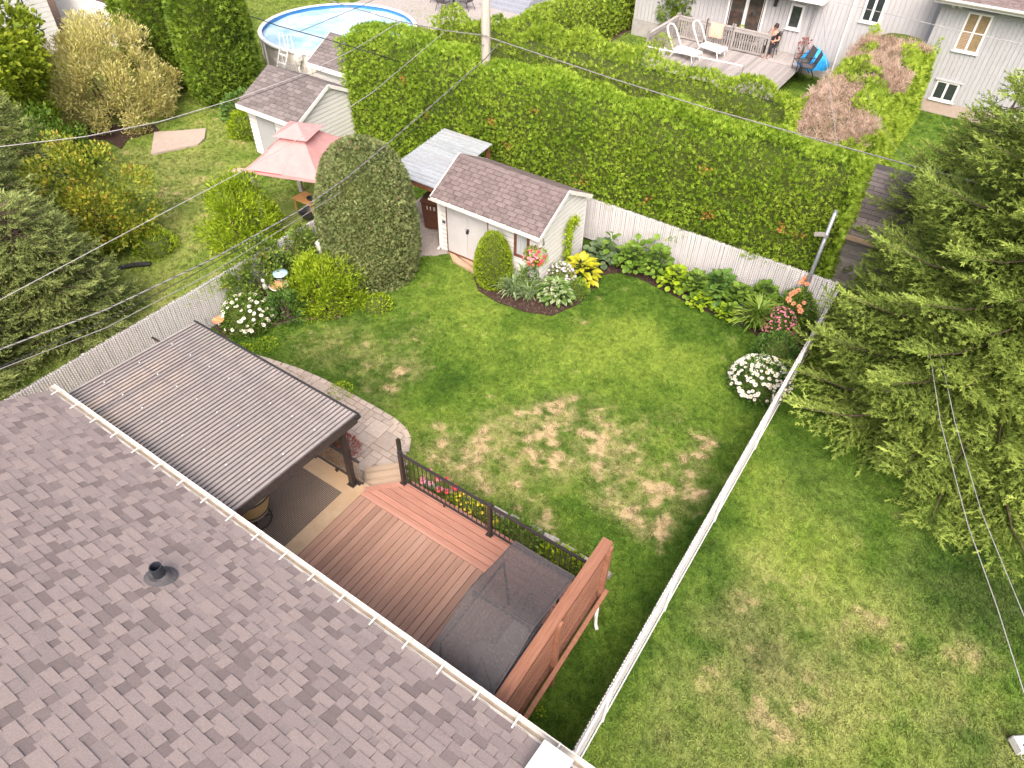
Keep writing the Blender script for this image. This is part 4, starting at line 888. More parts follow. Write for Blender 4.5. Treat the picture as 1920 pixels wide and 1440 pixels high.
bx('seat', 'cushion', sw, -.15, .35, -.62, .62, .40, .50); bx('backrest', 'sling_grey', sw, .36, .42, -.62, .62, .45, .95); bx('seat_frame', 'black_metal', sw, -.17, .42, -.66, .66, .36, .395)
for y in (-.64, .64):
    for x in (-.1, .36): MB().tube([(x, y, .38), (.1, y, 1.70)], .008, 5).build('hanger', 'black_metal', sw)
cu = thing('seat_cushion', 'pale rounded cushion showing through the black canopy mesh', 'cushion', (-3.0, 3.98, DZ+.0))
MB().lathe([(0, 0), (.21, .0), (.24, .06), (.23, .40), (.18, .44), (0, .45)], 16).build('pouf', 'cushion', cu, smooth=True)
# ================================================================ white slatted chain-link fences
def vslat(step, h):
    """a slat folded to a shallow V with a notched top"""
    a, b = step*.405, .014; pr = [(-a, 0), (0, b), (a, 0), (a, -.006), (0, b-.006), (-a, -.006)]; m = MB()
    m.add([(x, y, .04) for x, y in pr]+[(x, y, h+(.02 if abs(x) < .001 else 0)) for x, y in pr], [(i, (i+1) % 6, 6+(i+1) % 6, 6+i) for i in range(6)]+[(6, 7, 10, 11), (7, 8, 9, 10)])
    return m.mesh('slat_white')
def slat_fence(name, label, p, q, h, posts=2.4, step=.058, side=1, toprail=True, railw=.022, wire=True):
    p, q = Vector(p), Vector(q); L_ = (q-p).length; d = (q-p)/L_; o = thing(name, label, 'fence', p, math.atan2(d.y, d.x)); rg = random.Random(int(L_*100))
    step = max(step, L_/295.); n = int(L_/step); ms = [vslat(step, h+dz) for dz in (-.012, 0, .012)]
    for i in range(n): link('slat', ms[rg.randrange(3)], o, ((i+.5)*step, rg.uniform(-.002, .002), 0), (0, rg.uniform(-.006, .006), 0))
    if wire:
        m = MB(); g = .075; k = int(L_/g); hh = h
        for i in range(-int(hh/g), k):
            for sg in (1, -1):
                a0 = i*g if sg > 0 else i*g+hh; x0, z0, x1, z1 = (i*g, .05, i*g+hh, h+.03) if sg > 0 else (i*g+hh, .05, i*g, h+.03)
                if x0 < 0 or x1 < 0 or x0 > L_ or x1 > L_: continue
                for s in (-1, 1):
                    if s != side and s != -side: continue
                    y = s*.020; w = .005
                    m.add([(x0-w, y, z0), (x0+w, y, z0), (x1+w, y, z1), (x1-w, y, z1)], [(0, 1, 2, 3)])
        m.build('wire_mesh', 'wire_shade_grey', o, kind='stuff')
    for i in range(int(L_/posts)+1): MB().tube([(i*posts+.02, -.035*side, 0), (i*posts+.02, -.035*side, h-.0)], .026, 8).build('post', 'rail_white', o)
    if toprail: MB().tube([(0, -.035*side, h-.05), (L_, -.035*side, h-.05)], railw, 8).build('top_rail', 'rail_white', o)
    MB().tube([(0, -.03*side, .06), (L_, -.03*side, .06)], .012, 6).build('tension_wire', 'rail_white', o)
    return o
slat_fence('slat_fence', 'white slatted chain-link fence along the left side of the lawn', (-14.4, -.5, 0), (-14.4, 14.6, 0), 1.33, side=-1)
slat_fence('slat_fence', 'white slatted fence below the tall cedar hedge at the rear', (-14.35, YY1, 0), (-1.05, YY1, 0), 1.43, side=-1)
slat_fence('slat_fence', 'white slatted fence between the lawn and the right neighbour', (-1.0, -.3, 0), (-1.0, 17.0, 0), 1.33, side=1, railw=.021)
# ================================================================ sheds and other small buildings
def lap_wall(name, p, q, z0, z1f, mat, parent, exp=.15, step=None):
    """horizontal lap siding on the wall p->q (outside on the right of p->q); z1f(s) = top height along it; each board its own part"""
    p, q = Vector(p), Vector(q); L_ = (q-p).length; d = (q-p)/L_; n = Vector((d.y, -d.x, 0)); z = z0; out = []
    while True:
        ss = np.linspace(0, L_, 61); tops = np.array([z1f(s/L_) for s in ss]); ok = ss[tops > z+.015]
        if len(ok) < 2: break
        s0, s1 = ok[0], ok[-1]; zt = z+exp
        ok2 = ss[tops > zt]; t0, t1 = (ok2[0], ok2[-1]) if len(ok2) >= 2 else ((s0+s1)/2-.01, (s0+s1)/2+.01)
        if len(ok2) < 2: zt = tops.max()
        a, b, c, e = p+d*s0, p+d*s1, p+d*t1, p+d*t0
        g1, g2 = a.lerp(e, .76), b.lerp(c, .76); zg = z+(zt-z)*.76; U_ = lambda q: Vector((0, 0, q))
        MB().add([a+n*.028+U_(z), b+n*.028+U_(z), g2+n*.026+U_(zg), g1+n*.026+U_(zg), a+U_(z), b+U_(z)], [(0, 1, 2, 3), (4, 5, 1, 0)], (1, 1, 1)).add([g1+n*.026+U_(zg), g2+n*.026+U_(zg), c+n*.003+U_(zt), e+n*.003+U_(zt)], [(0, 1, 2, 3)], (.66, .65, .645)).build('siding_board', 'siding_lap', parent)  # ledge tinted darker: the shade line at each lap is put into the colour
        z += exp
        if z > max(tops): break
def gable_roof(parent, x0, x1, y0, y1, ze, zr, mat, expo=.145, tab=.305, along='x', over=.0, name='roof', rowoff=True, maxp=300, thick=.03, back=True):
    """roof with ridge parallel to x; shingles laid in courses as sub-parts"""
    ym = (y0+y1)/2
    rf = MB().add([(x0, y0, ze), (x1, y0, ze), (x1, ym, zr), (x0, ym, zr), (x0, y1, ze), (x1, y1, ze), (x0, y0, ze-.05), (x1, y0, ze-.05), (x1, ym, zr-.05), (x0, ym, zr-.05), (x0, y1, ze-.05), (x1, y1, ze-.05)],
        [(0, 1, 2, 3), (3, 2, 5, 4), (0, 6, 7, 1), (4, 5, 11, 10), (1, 7, 8, 2), (2, 8, 11, 5), (0, 3, 9, 6), (3, 4, 10, 9), (6, 9, 8, 7), (9, 10, 11, 8)]).build(name, 'underlay', parent)
    sl = (zr-ze)/(ym-y0); ln = math.hypot(ym-y0, zr-ze); th = math.atan(sl); rg = random.Random(int(x0*10)); meshes = {}; cnt = 0; rest = MB()
    for side in ((1, -1) if back else (1,)):
        rows = int(math.ceil(ln/expo))
        for r in range(rows):
            off = tab/2 if r % 2 else 0; x = x0-off
            while x < x1-.01:
                a, b = max(x, x0), min(x+tab, x1); x += tab
                if b-a < .04: continue
                w = round(b-a-.022, 3); l = min(expo*1.12, ln-r*expo)
                if (w, round(l, 3)) not in meshes: meshes[(w, round(l, 3))] = MB().add([(0, 0, 0), (w, 0, 0), (w, l, 0), (0, l, 0), (0, 0, .024), (w, 0, .024), (w, l, .003), (0, l, .003)], [(4, 5, 6, 7), (0, 1, 5, 4), (1, 2, 6, 5), (3, 0, 4, 7)]).mesh(mat)
                me = meshes[(w, round(l, 3))]; s = r*expo
                if side == 1: loc, rot = (a+.006, y0+s*math.cos(th), ze+s*math.sin(th)+.003), Matrix.Rotation(th, 3, 'X').to_euler()
                else: loc, rot = (b-.006, y1-s*math.cos(th), ze+s*math.sin(th)+.003), (Matrix.Rotation(-th, 3, 'X') @ Matrix.Rotation(math.pi, 3, 'Z')).to_euler()
                if cnt < maxp: link('shingle', me, rf, loc, rot); cnt += 1
                else:
                    M = Matrix.Translation(loc) @ rot.to_matrix().to_4x4(); rest.add([M@v.co for v in me.vertices], [tuple(p.vertices) for p in me.polygons])
    if rest.v: rest.build('shingles', mat, rf, kind='stuff')
    m = MB(); k = int((x1-x0)/.2)
    for i in range(k):
        a, b = x0+i*(x1-x0)/k, x0+(i+1)*(x1-x0)/k+.015; z = .012+.004*(i % 2)
        m.add([(a, ym-.13, zr-.13*sl+z), (b, ym-.13, zr-.13*sl+z), (b, ym, zr+z+.004), (a, ym, zr+z+.004), (a, ym+.13, zr-.13*sl+z), (b, ym+.13, zr-.13*sl+z)], [(0, 1, 2, 3), (3, 2, 5, 4)])
    m.build('ridge_cap', mat, rf)
    return rf
def window(parent, p, q, z0, z1, frame, pane, n=1, fw=.05, name='window', sill=True, deep=.05, bars=0):
    """framed window standing proud of the wall p->q, outside to the right of p->q"""
    p, q = Vector(p), Vector(q); d = (q-p).normalized(); nn = Vector((d.y, -d.x, 0)); L_ = (q-p).length
    def slab(s0, s1, a, b, o0, o1): 
        P = [p+d*s+nn*o+Vector((0, 0, z)) for s, o, z in ((s0, o0, a), (s1, o0, a), (s1, o1, a), (s0, o1, a), (s0, o0, b), (s1, o0, b), (s1, o1, b), (s0, o1, b))]
        return P, [(3, 2, 1, 0), (4, 5, 6, 7), (0, 1, 5, 4), (1, 2, 6, 5), (2, 3, 7, 6), (3, 0, 4, 7)]
    m = MB()
    for a in (slab(0, fw, z0, z1, -.01, deep), slab(L_-fw, L_, z0, z1, -.01, deep), slab(fw, L_-fw, z1-fw, z1, -.01, deep-.003), slab(fw, L_-fw, z0, z0+fw, -.01, deep-.003)): m.add(*a)
    for k in range(1, n): m.add(*slab(L_*k/n-fw*.6, L_*k/n+fw*.6, z0+fw, z1-fw, -.01, deep-.002))
    w = m.build(name, frame, parent)
    for k in range(n): MB().add(*slab(fw*.8+(L_-fw*1.6)*k/n, fw*.8+(L_-fw*1.6)*(k+1)/n-.002, z0+fw*.8, z1-fw*.8, -.005, .016)).build('pane', pane, w)
    for k in range(bars): z = z0+(z1-z0)*(k+1)/(bars+1); MB().add(*slab(fw, L_-fw, z-.02, z+.02, .0, deep-.012)).build('glazing_bar', frame, w)
    if sill: MB().add(*slab(-.05, L_+.05, z0-.04, z0-.001, 0, deep+.04)).build('sill', frame, w)
    return w
# ---------------- our white shed
SX0, SX1, SY0_, SY1_, SZE, SZR = -11.75, -8.22, 13.95, 16.30, 1.98, 2.66
shed = thing('garden_shed', 'white lap-sided garden shed with brown shingle roof and double doors', 'shed', (-10, 15.1, 0)); O = Vector(shed.location)
def S(x, y, z=0): return Vector((x-O.x, y-O.y, z))
bx('wall', 'siding', shed, SX0-O.x+.01, SX1-O.x-.01, SY0_-O.y+.01, SY1_-O.y-.01, 0, 1.98)
MB().add([S(SX1-.012, SY0_, 1.9), S(SX1-.012, SY1_, 1.9), S(SX1-.012, (SY0_+SY1_)/2, 2.58), S(SX0+.012, SY0_, 1.9), S(SX0+.012, SY1_, 1.9), S(SX0+.012, (SY0_+SY1_)/2, 2.58)], [(0, 1, 2), (5, 4, 3)]).build('gable', 'siding', shed)
sym = (SY0_+SY1_)/2
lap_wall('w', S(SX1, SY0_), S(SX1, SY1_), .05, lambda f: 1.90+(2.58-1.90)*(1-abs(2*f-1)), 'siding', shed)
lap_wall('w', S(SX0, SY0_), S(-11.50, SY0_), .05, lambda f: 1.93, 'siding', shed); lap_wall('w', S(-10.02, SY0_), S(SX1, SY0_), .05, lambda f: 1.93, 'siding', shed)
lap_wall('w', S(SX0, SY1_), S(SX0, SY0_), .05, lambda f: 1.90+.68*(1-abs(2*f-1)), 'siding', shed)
for x, y in ((SX0, SY0_), (SX1, SY0_), (SX1, SY1_)): bx('corner_trim', 'white_paint', shed, x-O.x-.035, x-O.x+.03, y-O.y-.03, y-O.y+.035, 0.02, 1.93)
for a, b, nm in ((-11.49, -10.765, 'door'), (-10.755, -10.03, 'door')):
    d = bx(nm, 'door_white', shed, a-O.x, b-O.x, SY0_-O.y-.035, SY0_-O.y, .10, 1.88)
    if a > -11: 
        bx('handle', 'black_metal', d, a-O.x+.03, a-O.x+.06, SY0_-O.y-.075, SY0_-O.y-.035, .98, 1.12); bx('hasp', 'galv', d, a-O.x-.07, a-O.x+.10, SY0_-O.y-.05, SY0_-O.y-.036, 1.06, 1.10); bx('padlock', 'black_metal', d, a-O.x-.02, a-O.x+.03, SY0_-O.y-.08, SY0_-O.y-.05, .96, 1.05)
for x in (-11.515, -10.015): bx('door_casing', 'brown_wood', shed, x-O.x-.014, x-O.x+.014, SY0_-O.y-.04, SY0_-O.y, .06, 1.93)
bx('threshold', 'brown_wood', shed, -11.5-O.x, -10.03-O.x, SY0_-O.y-.05, SY0_-O.y, .04, .095)
window(shed, S(-9.10, SY0_-.012), S(-8.60, SY0_-.012), .87, 1.66, 'brown_wood', 'curtain', 1, .075, sill=False)
gable_roof(shed, SX0-.09-O.x, SX1+.10-O.x, 13.66-O.y, 16.48-O.y, 1.92, SZR, 'shingle_brown')
for s in (1, -1):
    y0_, y1_ = (13.66, 15.07) if s > 0 else (16.48, 15.07)
    MB().bar(S(SX1+.115, y0_, 1.885), S(SX1+.115, y1_, SZR-.02), .025, .11).build('rake_board', 'white_paint', shed)
    MB().bar(S(SX0-.105, y0_, 1.885), S(SX0-.105, y1_, SZR-.02), .025, .11).build('rake_board', 'white_paint', shed)
bx('soffit', 'white_paint', shed, SX0-O.x, SX1-O.x, 13.70-O.y, SY0_-O.y-.04, 1.84, 1.865)
g = MB().sheet([[(x, 13.66-O.y+a, z) for a, z in ((-.01, 1.92), (-.012, 1.85), (-.06, 1.84), (-.10, 1.87), (-.10, 1.925), (-.115, 1.925), (-.115, 1.86), (-.06, 1.825), (0, 1.835))] for x in (SX0-.1-O.x, SX1+.11-O.x)]); gt = g.build('gutter', 'gutter_white', shed)
for k in range(8): bx('hanger', 'white_paint', gt, SX0-O.x+.1+k*.48, SX0-O.x+.125+k*.48, 13.54-O.y, 13.66-O.y, 1.926, 1.934)
MB().tube([S(SX0+.02, 13.60, 1.85), S(SX0-.02, 13.80, 1.72), S(SX0-.03, 13.89, 1.6), S(SX0-.03, 13.89, .16), S(SX0-.06, 13.78, .08)], .035, 8).build('downspout', 'white_paint', shed)
m = MB()
for k, dx in enumerate((0, .034, .068)):
    m.box(-11.66+dx-O.x, -11.638+dx-O.x, SY0_-O.y-.032, SY0_-O.y-.03, 1.0, 1.05)
    m.box(-11.66+dx-O.x, -11.638+dx-O.x, SY0_-O.y-.032, SY0_-O.y-.03, 1.0, 1.004)
bx('number_plate', 'print_dark', shed, -11.69-O.x, -11.57-O.x, SY0_-O.y-.028, SY0_-O.y-.02, .98, 1.07)
# wall hook with scrolls, hanging basket
hk = thing('plant_hook', 'black scrolled iron plant hook on the shed corner', 'hook', (SX1, 13.95, 1.62)); hk.rotation_euler.z = R_(-45)
MB().tube([(.03, 0, -.16), (.03, 0, .12), (.10, 0, .16), (.22, 0, .13), (.25, 0, .05), (.20, 0, .01), (.17, 0, .05)], .009, 6).build('arm', 'black_metal', hk)
MB().tube([(.03, 0, -.12), (.10, 0, -.06), (.12, 0, .04), (.08, 0, .08)], .008, 6).build('scroll', 'black_metal', hk)
# ---------------- lean-to with metal roof left of the shed, bins below
lt = thing('lean_to', 'open lean-to with a ribbed light metal roof beside the white shed', 'lean-to', (-12.6, 15.2, 0)); O2 = Vector(lt.location)
lx0, lx1, ly0, ly1 = -13.75, -11.86, 13.92, 16.75; zl = lambda y: 2.02+(y-ly0)*.10
for k in range(8):
    a = ly0+k*(ly1-ly0)/8; b = ly0+(k+1)*(ly1-ly0)/8+.012; x0, x1 = lx0-O2.x, lx1-O2.x
    o_ = MB().add([(x0, a-O2.y, zl(a)), (x1, a-O2.y, zl(a)), (x1, b-O2.y, zl(b)), (x0, b-O2.y, zl(b)), (x0, a-O2.y, zl(a)+.012), (x1, a-O2.y, zl(a)+.012), (x1, b-O2.y-.012, zl(b)+.006), (x0, b-O2.y-.012, zl(b)+.006)], [(4, 5, 6, 7), (0, 1, 5, 4), (1, 2, 6, 5), (3, 0, 4, 7), (3, 2, 1, 0)]).build('roof_panel', 'metal_sheet', lt)
    for f in (.02, .52): yy = a+(b-a)*f; MB().box(x0, x1, yy-O2.y-.012, yy-O2.y+.012, zl(yy)+.008, zl(yy)+.034).build('rib', 'metal_sheet', o_)
bx('fascia_beam', 'brown_wood', lt, lx0-O2.x+.02, lx1-O2.x, ly0-O2.y+.02, ly0-O2.y+.06, 1.86, 2.0)
for x in (lx0+.1, lx1-.06): bx('post', 'brown_wood', lt, x-O2.x-.045, x-O2.x+.045, ly0-O2.y+.1, ly0-O2.y+.19, 0, 1.95); bx('post', 'brown_wood', lt, x-O2.x-.045, x-O2.x+.045, ly1-O2.y-.2, ly1-O2.y-.11, 0, 2.2)
for k in range(4): MB().bar((lx0-O2.x+.3+k*.45, ly0-O2.y+.07, 1.95), (lx0-O2.x+.3+k*.45, ly1-O2.y-.1, 2.2), .04, .09).build('rafter', 'brown_wood', lt)
def bin_(name, label, loc, mat, h=1.08, num=True, rz=0.):
    o = thing(name, label, 'bin', loc, rz); a, b = .27, .33
    MB().add([(-a, -a, .06), (a, -a, .06), (a, a*1.1, .06), (-a, a*1.1, .06), (-b, -b, h-.1), (b, -b, h-.1), (b, b*1.15, h-.1), (-b, b*1.15, h-.1)], [(3, 2, 1, 0), (4, 5, 6, 7), (0, 1, 5, 4), (1, 2, 6, 5), (2, 3, 7, 6), (3, 0, 4, 7)]).build('body', mat, o)
    MB().add([(-b-.03, -b-.04, h-.1), (b+.03, -b-.04, h-.1), (b+.03, b*1.2, h-.1), (-b-.03, b*1.2, h-.1), (-b+.02, -b+.02, h), (b-.02, -b+.02, h), (b-.02, b*1.1, h+.02), (-b+.02, b*1.1, h+.02)], [(4, 5, 6, 7), (0, 1, 5, 4), (1, 2, 6, 5), (2, 3, 7, 6), (3, 0, 4, 7)]).build('lid', mat if num else 'dark_plastic', o)
    for s in (-1, 1): MB().lathe([(0, -.03), (.11, -.03), (.11, .03), (0, .03)], 14).build('wheel', 'dark_plastic', o, loc=(s*.27, .30, .11), rot=(0, math.pi/2, 0))
    MB().tube([(-b, b*1.2, h-.06), (b, b*1.2, h-.06)], .016, 6).build('handle', mat, o)
    if num:
        m = MB(); f = lambda x, z: (x, -b-.003+.06*(1-z/h)*.9, z)
        for x in (-.13, -.02, .09):         # three white digits, too small to read in the photograph
            m.box(x, x+.022, -.345, -.325, h-.34, h-.22)
        m.box(.09, .15, -.345, -.325, h-.24, h-.22); m.box(.128, .15, -.345, -.325, h-.34, h-.24)
        m.build('house_number', 'print_white', o)
    return o
b_ = px(799, 428); bin_('wheelie_bin', 'brown wheelie bin with white digits under the lean-to', (-12.72, 14.85, .03), 'bin_brown', 1.1, True, R_(15)); bin_('wheelie_bin', 'black wheelie bin half hidden behind the brown one', (-12.0, 15.45, .03), 'dark_plastic', 1.05, False)
# ---------------- neighbour's white shed with dark roof (far left)
s2 = thing('garden_shed', 'white shed with dark shingle roof behind the pink gazebo', 'shed', (-19.9, 16.3, 0)); O3 = Vector(s2.location)
def T(x, y, z=0): return Vector((x-O3.x, y-O3.y, z))
x0, x1, y0, y1 = -21.25, -18.55, 14.98, 17.75
bx('wall', 'siding', s2, x0-O3.x+.01, x1-O3.x-.01, y0-O3.y+.01, y1-O3.y-.01, 0, 1.95)
MB().add([T(x1-.012, y0, 1.9), T(x1-.012, y1, 1.9), T(x1-.012, (y0+y1)/2, 2.62)], [(0, 1, 2)]).build('gable', 'siding', s2)
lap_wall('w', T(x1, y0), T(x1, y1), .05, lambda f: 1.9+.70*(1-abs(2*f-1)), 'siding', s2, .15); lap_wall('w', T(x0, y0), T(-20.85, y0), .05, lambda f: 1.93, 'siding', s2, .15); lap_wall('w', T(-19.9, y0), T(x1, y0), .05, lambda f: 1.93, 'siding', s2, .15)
bx('door', 'siding_grey', s2, -20.83-O3.x, -19.92-O3.x, y0-O3.y-.03, y0-O3.y, .06, 1.86)
window(s2, T(-19.4, y0-.012), T(-18.85, y0-.012), .95, 1.6, 'white_paint', 'pane', 2, .06)
gable_roof(s2, x0-.15-O3.x, x1+.12-O3.x, y0-.3-O3.y, y1+.3-O3.y, 1.88, 2.72, 'shingle_grey', .165, .34)
bx('fascia', 'white_paint', s2, x0-.16-O3.x, x1+.13-O3.x, y0-.33-O3.y, y0-.302-O3.y, 1.74, 1.90)
for a, b in ((y0-.3, (y0+y1)/2), (y1+.3, (y0+y1)/2)): MB().bar(T(x1+.135, a, 1.84), T(x1+.135, b, 2.68), .025, .12).build('rake_board', 'white_paint', s2)
# ---------------- small shed by the pool
s3 = thing('pool_shed', 'small white shed with dark roof beside the round pool', 'shed', (-20.9, 20.4, 0)); O4 = Vector(s3.location)
bx('wall', 'siding', s3, -1.25, 1.6, -1.2, 1.2, 0, 1.95)
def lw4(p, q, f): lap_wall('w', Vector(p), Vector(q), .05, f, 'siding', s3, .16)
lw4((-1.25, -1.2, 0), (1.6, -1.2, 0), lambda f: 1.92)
MB().add([(1.59, -1.2, 1.9), (1.59, 1.2, 1.9), (1.59, 0, 2.5), (-1.24, -1.2, 1.9), (-1.24, 1.2, 1.9), (-1.24, 0, 2.5)], [(0, 1, 2), (5, 4, 3)]).build('gable', 'siding', s3)
gable_roof(s3, -1.45, 1.75, -1.45, 1.45, 1.88, 2.62, 'shingle_grey', .165, .34, back=False); bx('fascia', 'white_paint', s3, -1.46, 1.76, -1.48, -1.452, 1.72, 1.9)
MB().bar((-1.465, -1.45, 1.84), (-1.465, 0, 2.58), .025, .12).build('rake_board', 'white_paint', s3)
# ---------------- grey neighbour shed on the right, half under the spruce
s4 = thing('garden_shed', 'weathered grey board shed with dark roof beside the spruce', 'shed', (-.1, 20.2, 0))
bx('wall', 'grey_wood', s4, -1.45, 2.3, -1.5, 2.6, 0, 2.15)
for k in range(15): bx('siding_board', 'grey_wood', s4, -1.465, 2.3, -1.525+.0, -1.503, .02+k*.142, .02+k*.142+.134)
for k in range(15): bx('siding_board', 'grey_wood', s4, -1.472, -1.452, -1.5, 2.6, .02+k*.142, .02+k*.142+.134)
bx('gap', 'black_metal', s4, .0, .22, -1.53, -1.5, .05, 1.9)
gable_roof(s4, -1.75, 2.6, -1.8, 2.9, 2.12, 2.95, 'shingle_grey', .17, .5, back=False); bx('fascia', 'tread_wood', s4, -1.76, 2.61, -1.83, -1.803, 1.98, 2.12)
MB().bar((-1.765, -1.8, 2.08), (-1.765, .55, 2.91), .025, .12).build('rake_board', 'white_paint', s4); MB().bar((-1.765, 2.9, 2.08), (-1.765, .55, 2.91), .025, .12).build('rake_board', 'white_paint', s4)
# ================================================================ round pool
pc = Vector((-25.9, 24.2, 0)); PR = 3.55
pool = thing('round_pool', 'round above-ground pool with white rim and rippled pale water', 'pool', pc)
for k in range(16):
    a0, a1 = 2*math.pi*k/16, 2*math.pi*(k+1)/16
    rows = [[(math.cos(a)*PR, math.sin(a)*PR, z) for a in np.linspace(a0, a1, 4)] for z in (1.2, 0)]; MB().sheet(rows).build('wall_panel', 'pool_wall', pool)
    MB().box(-.03, .03, -.05, .05, 0, 1.2).build('upright', 'white_paint', pool, loc=(math.cos(a0)*(PR+.03), math.sin(a0)*(PR+.03), 0), rot=(0, 0, a0))
    rows = [[(math.cos(a)*r, math.sin(a)*r, z) for a in np.linspace(a0+.004, a1-.004, 4)] for r, z in ((PR+.07, 1.17), (PR+.07, 1.24), (PR-.10, 1.25), (PR-.10, 1.2))]; MB().sheet(rows).build('rim_plate', 'white_paint', pool)
MB().lathe([(PR-.012, 1.22), (PR-.012, .2), (0, .18)], 64).build('liner', 'pool_liner', pool)
wr = []
for r in np.linspace(0, PR-.02, 28): wr.append([(math.cos(a)*r, math.sin(a)*r, 1.03+.012*math.sin(r*9+3*math.sin(a*3))+.010*math.sin(a*17+r*5)) for a in np.linspace(0, 2*math.pi, 61)])
MB().sheet(wr).build('water', 'water', pool, smooth=True)
ld = thing('pool_ladder', 'white pool ladder leaning on the pool wall', 'ladder', (pc.x+.2, pc.y-PR-.0, 0)); ld.location = (px(537, 95, 1.2).x, px(537, 95, 1.2).y-.05, 0)
for s in (-.25, .25): MB().tube([(s, -.75, 0), (s, -.05, 1.35), (s, .05, 1.9), (s, .22, 1.85), (s, .26, 1.2)], .025, 7).build('side_rail', 'white_paint', ld)
for k in range(4): f = (k+.7)/4.6; MB().box(-.25, .25, -.75+.7*f-.05, -.75+.7*f+.05, 1.35*f-.015, 1.35*f+.015).build('step', 'white_paint', ld)
sk = thing('pool_skimmer', 'white skimmer basket and hose on the pool wall', 'skimmer', px(568, 110, .9)); c = Vector(sk.location); dv = (c-pc); dv.z = 0; dv.normalize(); sk.location = (pc.x+dv.x*(PR+.16), pc.y+dv.y*(PR+.16), 0)
MB().box(-.15, .15, -.12, .12, .95, 1.15).lathe([(.12, .95), (.09, .8), (.04, .72), (.04, .66)], 12).build('basket', 'ceramic_white', sk)
MB().tube([(0, 0, .68), (.05, -.1, .6), (.5, -.3, .35), (.9, -.75, .06), (1.5, -1.1, .06)], .03, 7).build('hose', 'white_paint', sk, smooth=True)
# lattice gate by the pool
lg = thing('lattice_panel', 'dark lattice panel between the cedar and the pool', 'trellis', (-24.15, 19.6, 0))
m = MB()
for k in range(-6, 7): m.bar((k*.1-.4, 0, .0), (k*.1+.4, 0, 1.3), .02, .012); m.bar((k*.1+.4, .013, .0), (k*.1-.4, .013, 1.3), .02, .012)
m.build('lattice', 'grey_plastic', lg)
# ================================================================ pink gazebo with bench, table, fire bowl
gz = thing('garden_gazebo', 'faded pink canopy gazebo on wooden posts in the left yard', 'gazebo', (-16.45, 13.15, 0), R_(20)); O = Vector(gz.location)
hx, hy, ez, rzg = 1.20, 1.35, 2.05, 2.9
def canopy_sec(hx, hy, z0, kx, ky, z1, sag=.10, n=9):
    rows_all = []
    cs_ = [(-hx, -hy), (hx, -hy), (hx, hy), (-hx, hy)]
    for i in range(4):
        a, b = cs_[i], cs_[(i+1) % 4]; rows = []
        for t in np.linspace(0, 1, n):
            f = 1-t; A2 = (a[0]*f+kx*np.sign(a[0])*t, a[1]*f+ky*np.sign(a[1])*t); B2 = (b[0]*f+kx*np.sign(b[0])*t, b[1]*f+ky*np.sign(b[1])*t)
            rows.append([(A2[0]+(B2[0]-A2[0])*s, A2[1]+(B2[1]-A2[1])*s, z0+(z1-z0)*t-sag*math.sin(math.pi*t)*(.6+.4*math.sin(math.pi*s))) for s in np.linspace(0, 1, 9)])
        rows_all.append(rows)
    return rows_all
for rows in canopy_sec(hx, hy, ez, .38, .40, rzg-.18): 
    p_ = MB().sheet(rows).build('canopy_panel', 'pink_canvas', gz, smooth=True); MB().tube([r[4] for r in rows], .01, 4).build('seam', 'pink_canvas', p_); MB().tube([Vector(r[0])+Vector((0, 0, .006)) for r in rows], .014, 4).build('seam', 'pink_canvas', p_)
    v = MB().sheet([rows[0], [(p[0]*1.01, p[1]*1.01, p[2]-.10) for p in rows[0]]]).build('valance', 'pink_canvas', p_); MB().tube([(p[0]*1.004, p[1]*1.004, p[2]+.0) for p in rows[0][1:5]], .012, 4).build('trim', 'red_trim', p_)
for rows in canopy_sec(.56, .58, rzg-.10, .02, .02, rzg+.16, .02): MB().sheet(rows).build('vent_cap', 'pink_canvas', gz, smooth=True)
for sx in (-1, 1):
    for sy in (-1, 1): bx('post', 'grey_wood', gz, sx*(hx-.12)-.06, sx*(hx-.12)+.06, sy*(hy-.12)-.06, sy*(hy-.12)+.06, 0, ez-.08)
for sy in (-1, 1): bx('beam', 'grey_wood', gz, -hx+.04, hx-.04, sy*(hy-.10)-.03, sy*(hy-.10)+.03, ez-.16, ez-.03)
for sx in (-1, 1): bx('beam', 'grey_wood', gz, sx*(hx-.10)-.03, sx*(hx-.10)+.03, -hy+.14, hy-.14, ez-.155, ez-.035)
MB().box(-.25, .45, -.12, .12, -.012, .012).build('corner_board', 'tread_wood', gz, loc=(-hx-.16, -hy+.02, ez-.06), rot=(0, 0, .15))
bn = thing('garden_bench', 'orange-brown wooden bench under the pink gazebo', 'bench', (-15.7, 14.0, 0), R_(20))
for k in range(3): bx('seat_slat', 'bench_wood', bn, -.8, .8, -.2+k*.125, -.2+k*.125+.115, .42, .45)
for k in range(2): bx('back_slat', 'bench_wood', bn, -.8, .8, .2, .225, .58+k*.14, .58+k*.14+.115)
for s in (-.7, .7):
    for y in (-.15, .19): bx('leg', 'bench_wood', bn, s-.03, s+.03, y-.03, y+.03, 0, .42 if y < 0 else .84)
tb = thing('garden_table', 'low brown wooden table under the gazebo edge', 'table', px(577, 372, .45)); tb.location.z = 0
for k in range(4): bx('top_slat', 'bench_wood', tb, -.45, .45, -.28+k*.142, -.28+k*.142+.135, .42, .45)
for sx in (-.4, .4):
    for sy in (-.22, .22): bx('leg', 'bench_wood', tb, sx-.025, sx+.025, sy-.025, sy+.025, 0, .42)
pn = thing('frying_pan', 'black pan lying on the low brown table', 'pan', Vector((tb.location.x+.12, tb.location.y+.05, .452))); MB().lathe([(0, 0), (.13, 0), (.16, .05), (.15, .05), (.12, .012), (0, .012)], 16).build('bowl', 'black_metal', pn); MB().bar((0, .15, .04), (0, .40, .10), .025, .012).build('handle', 'black_metal', pn)
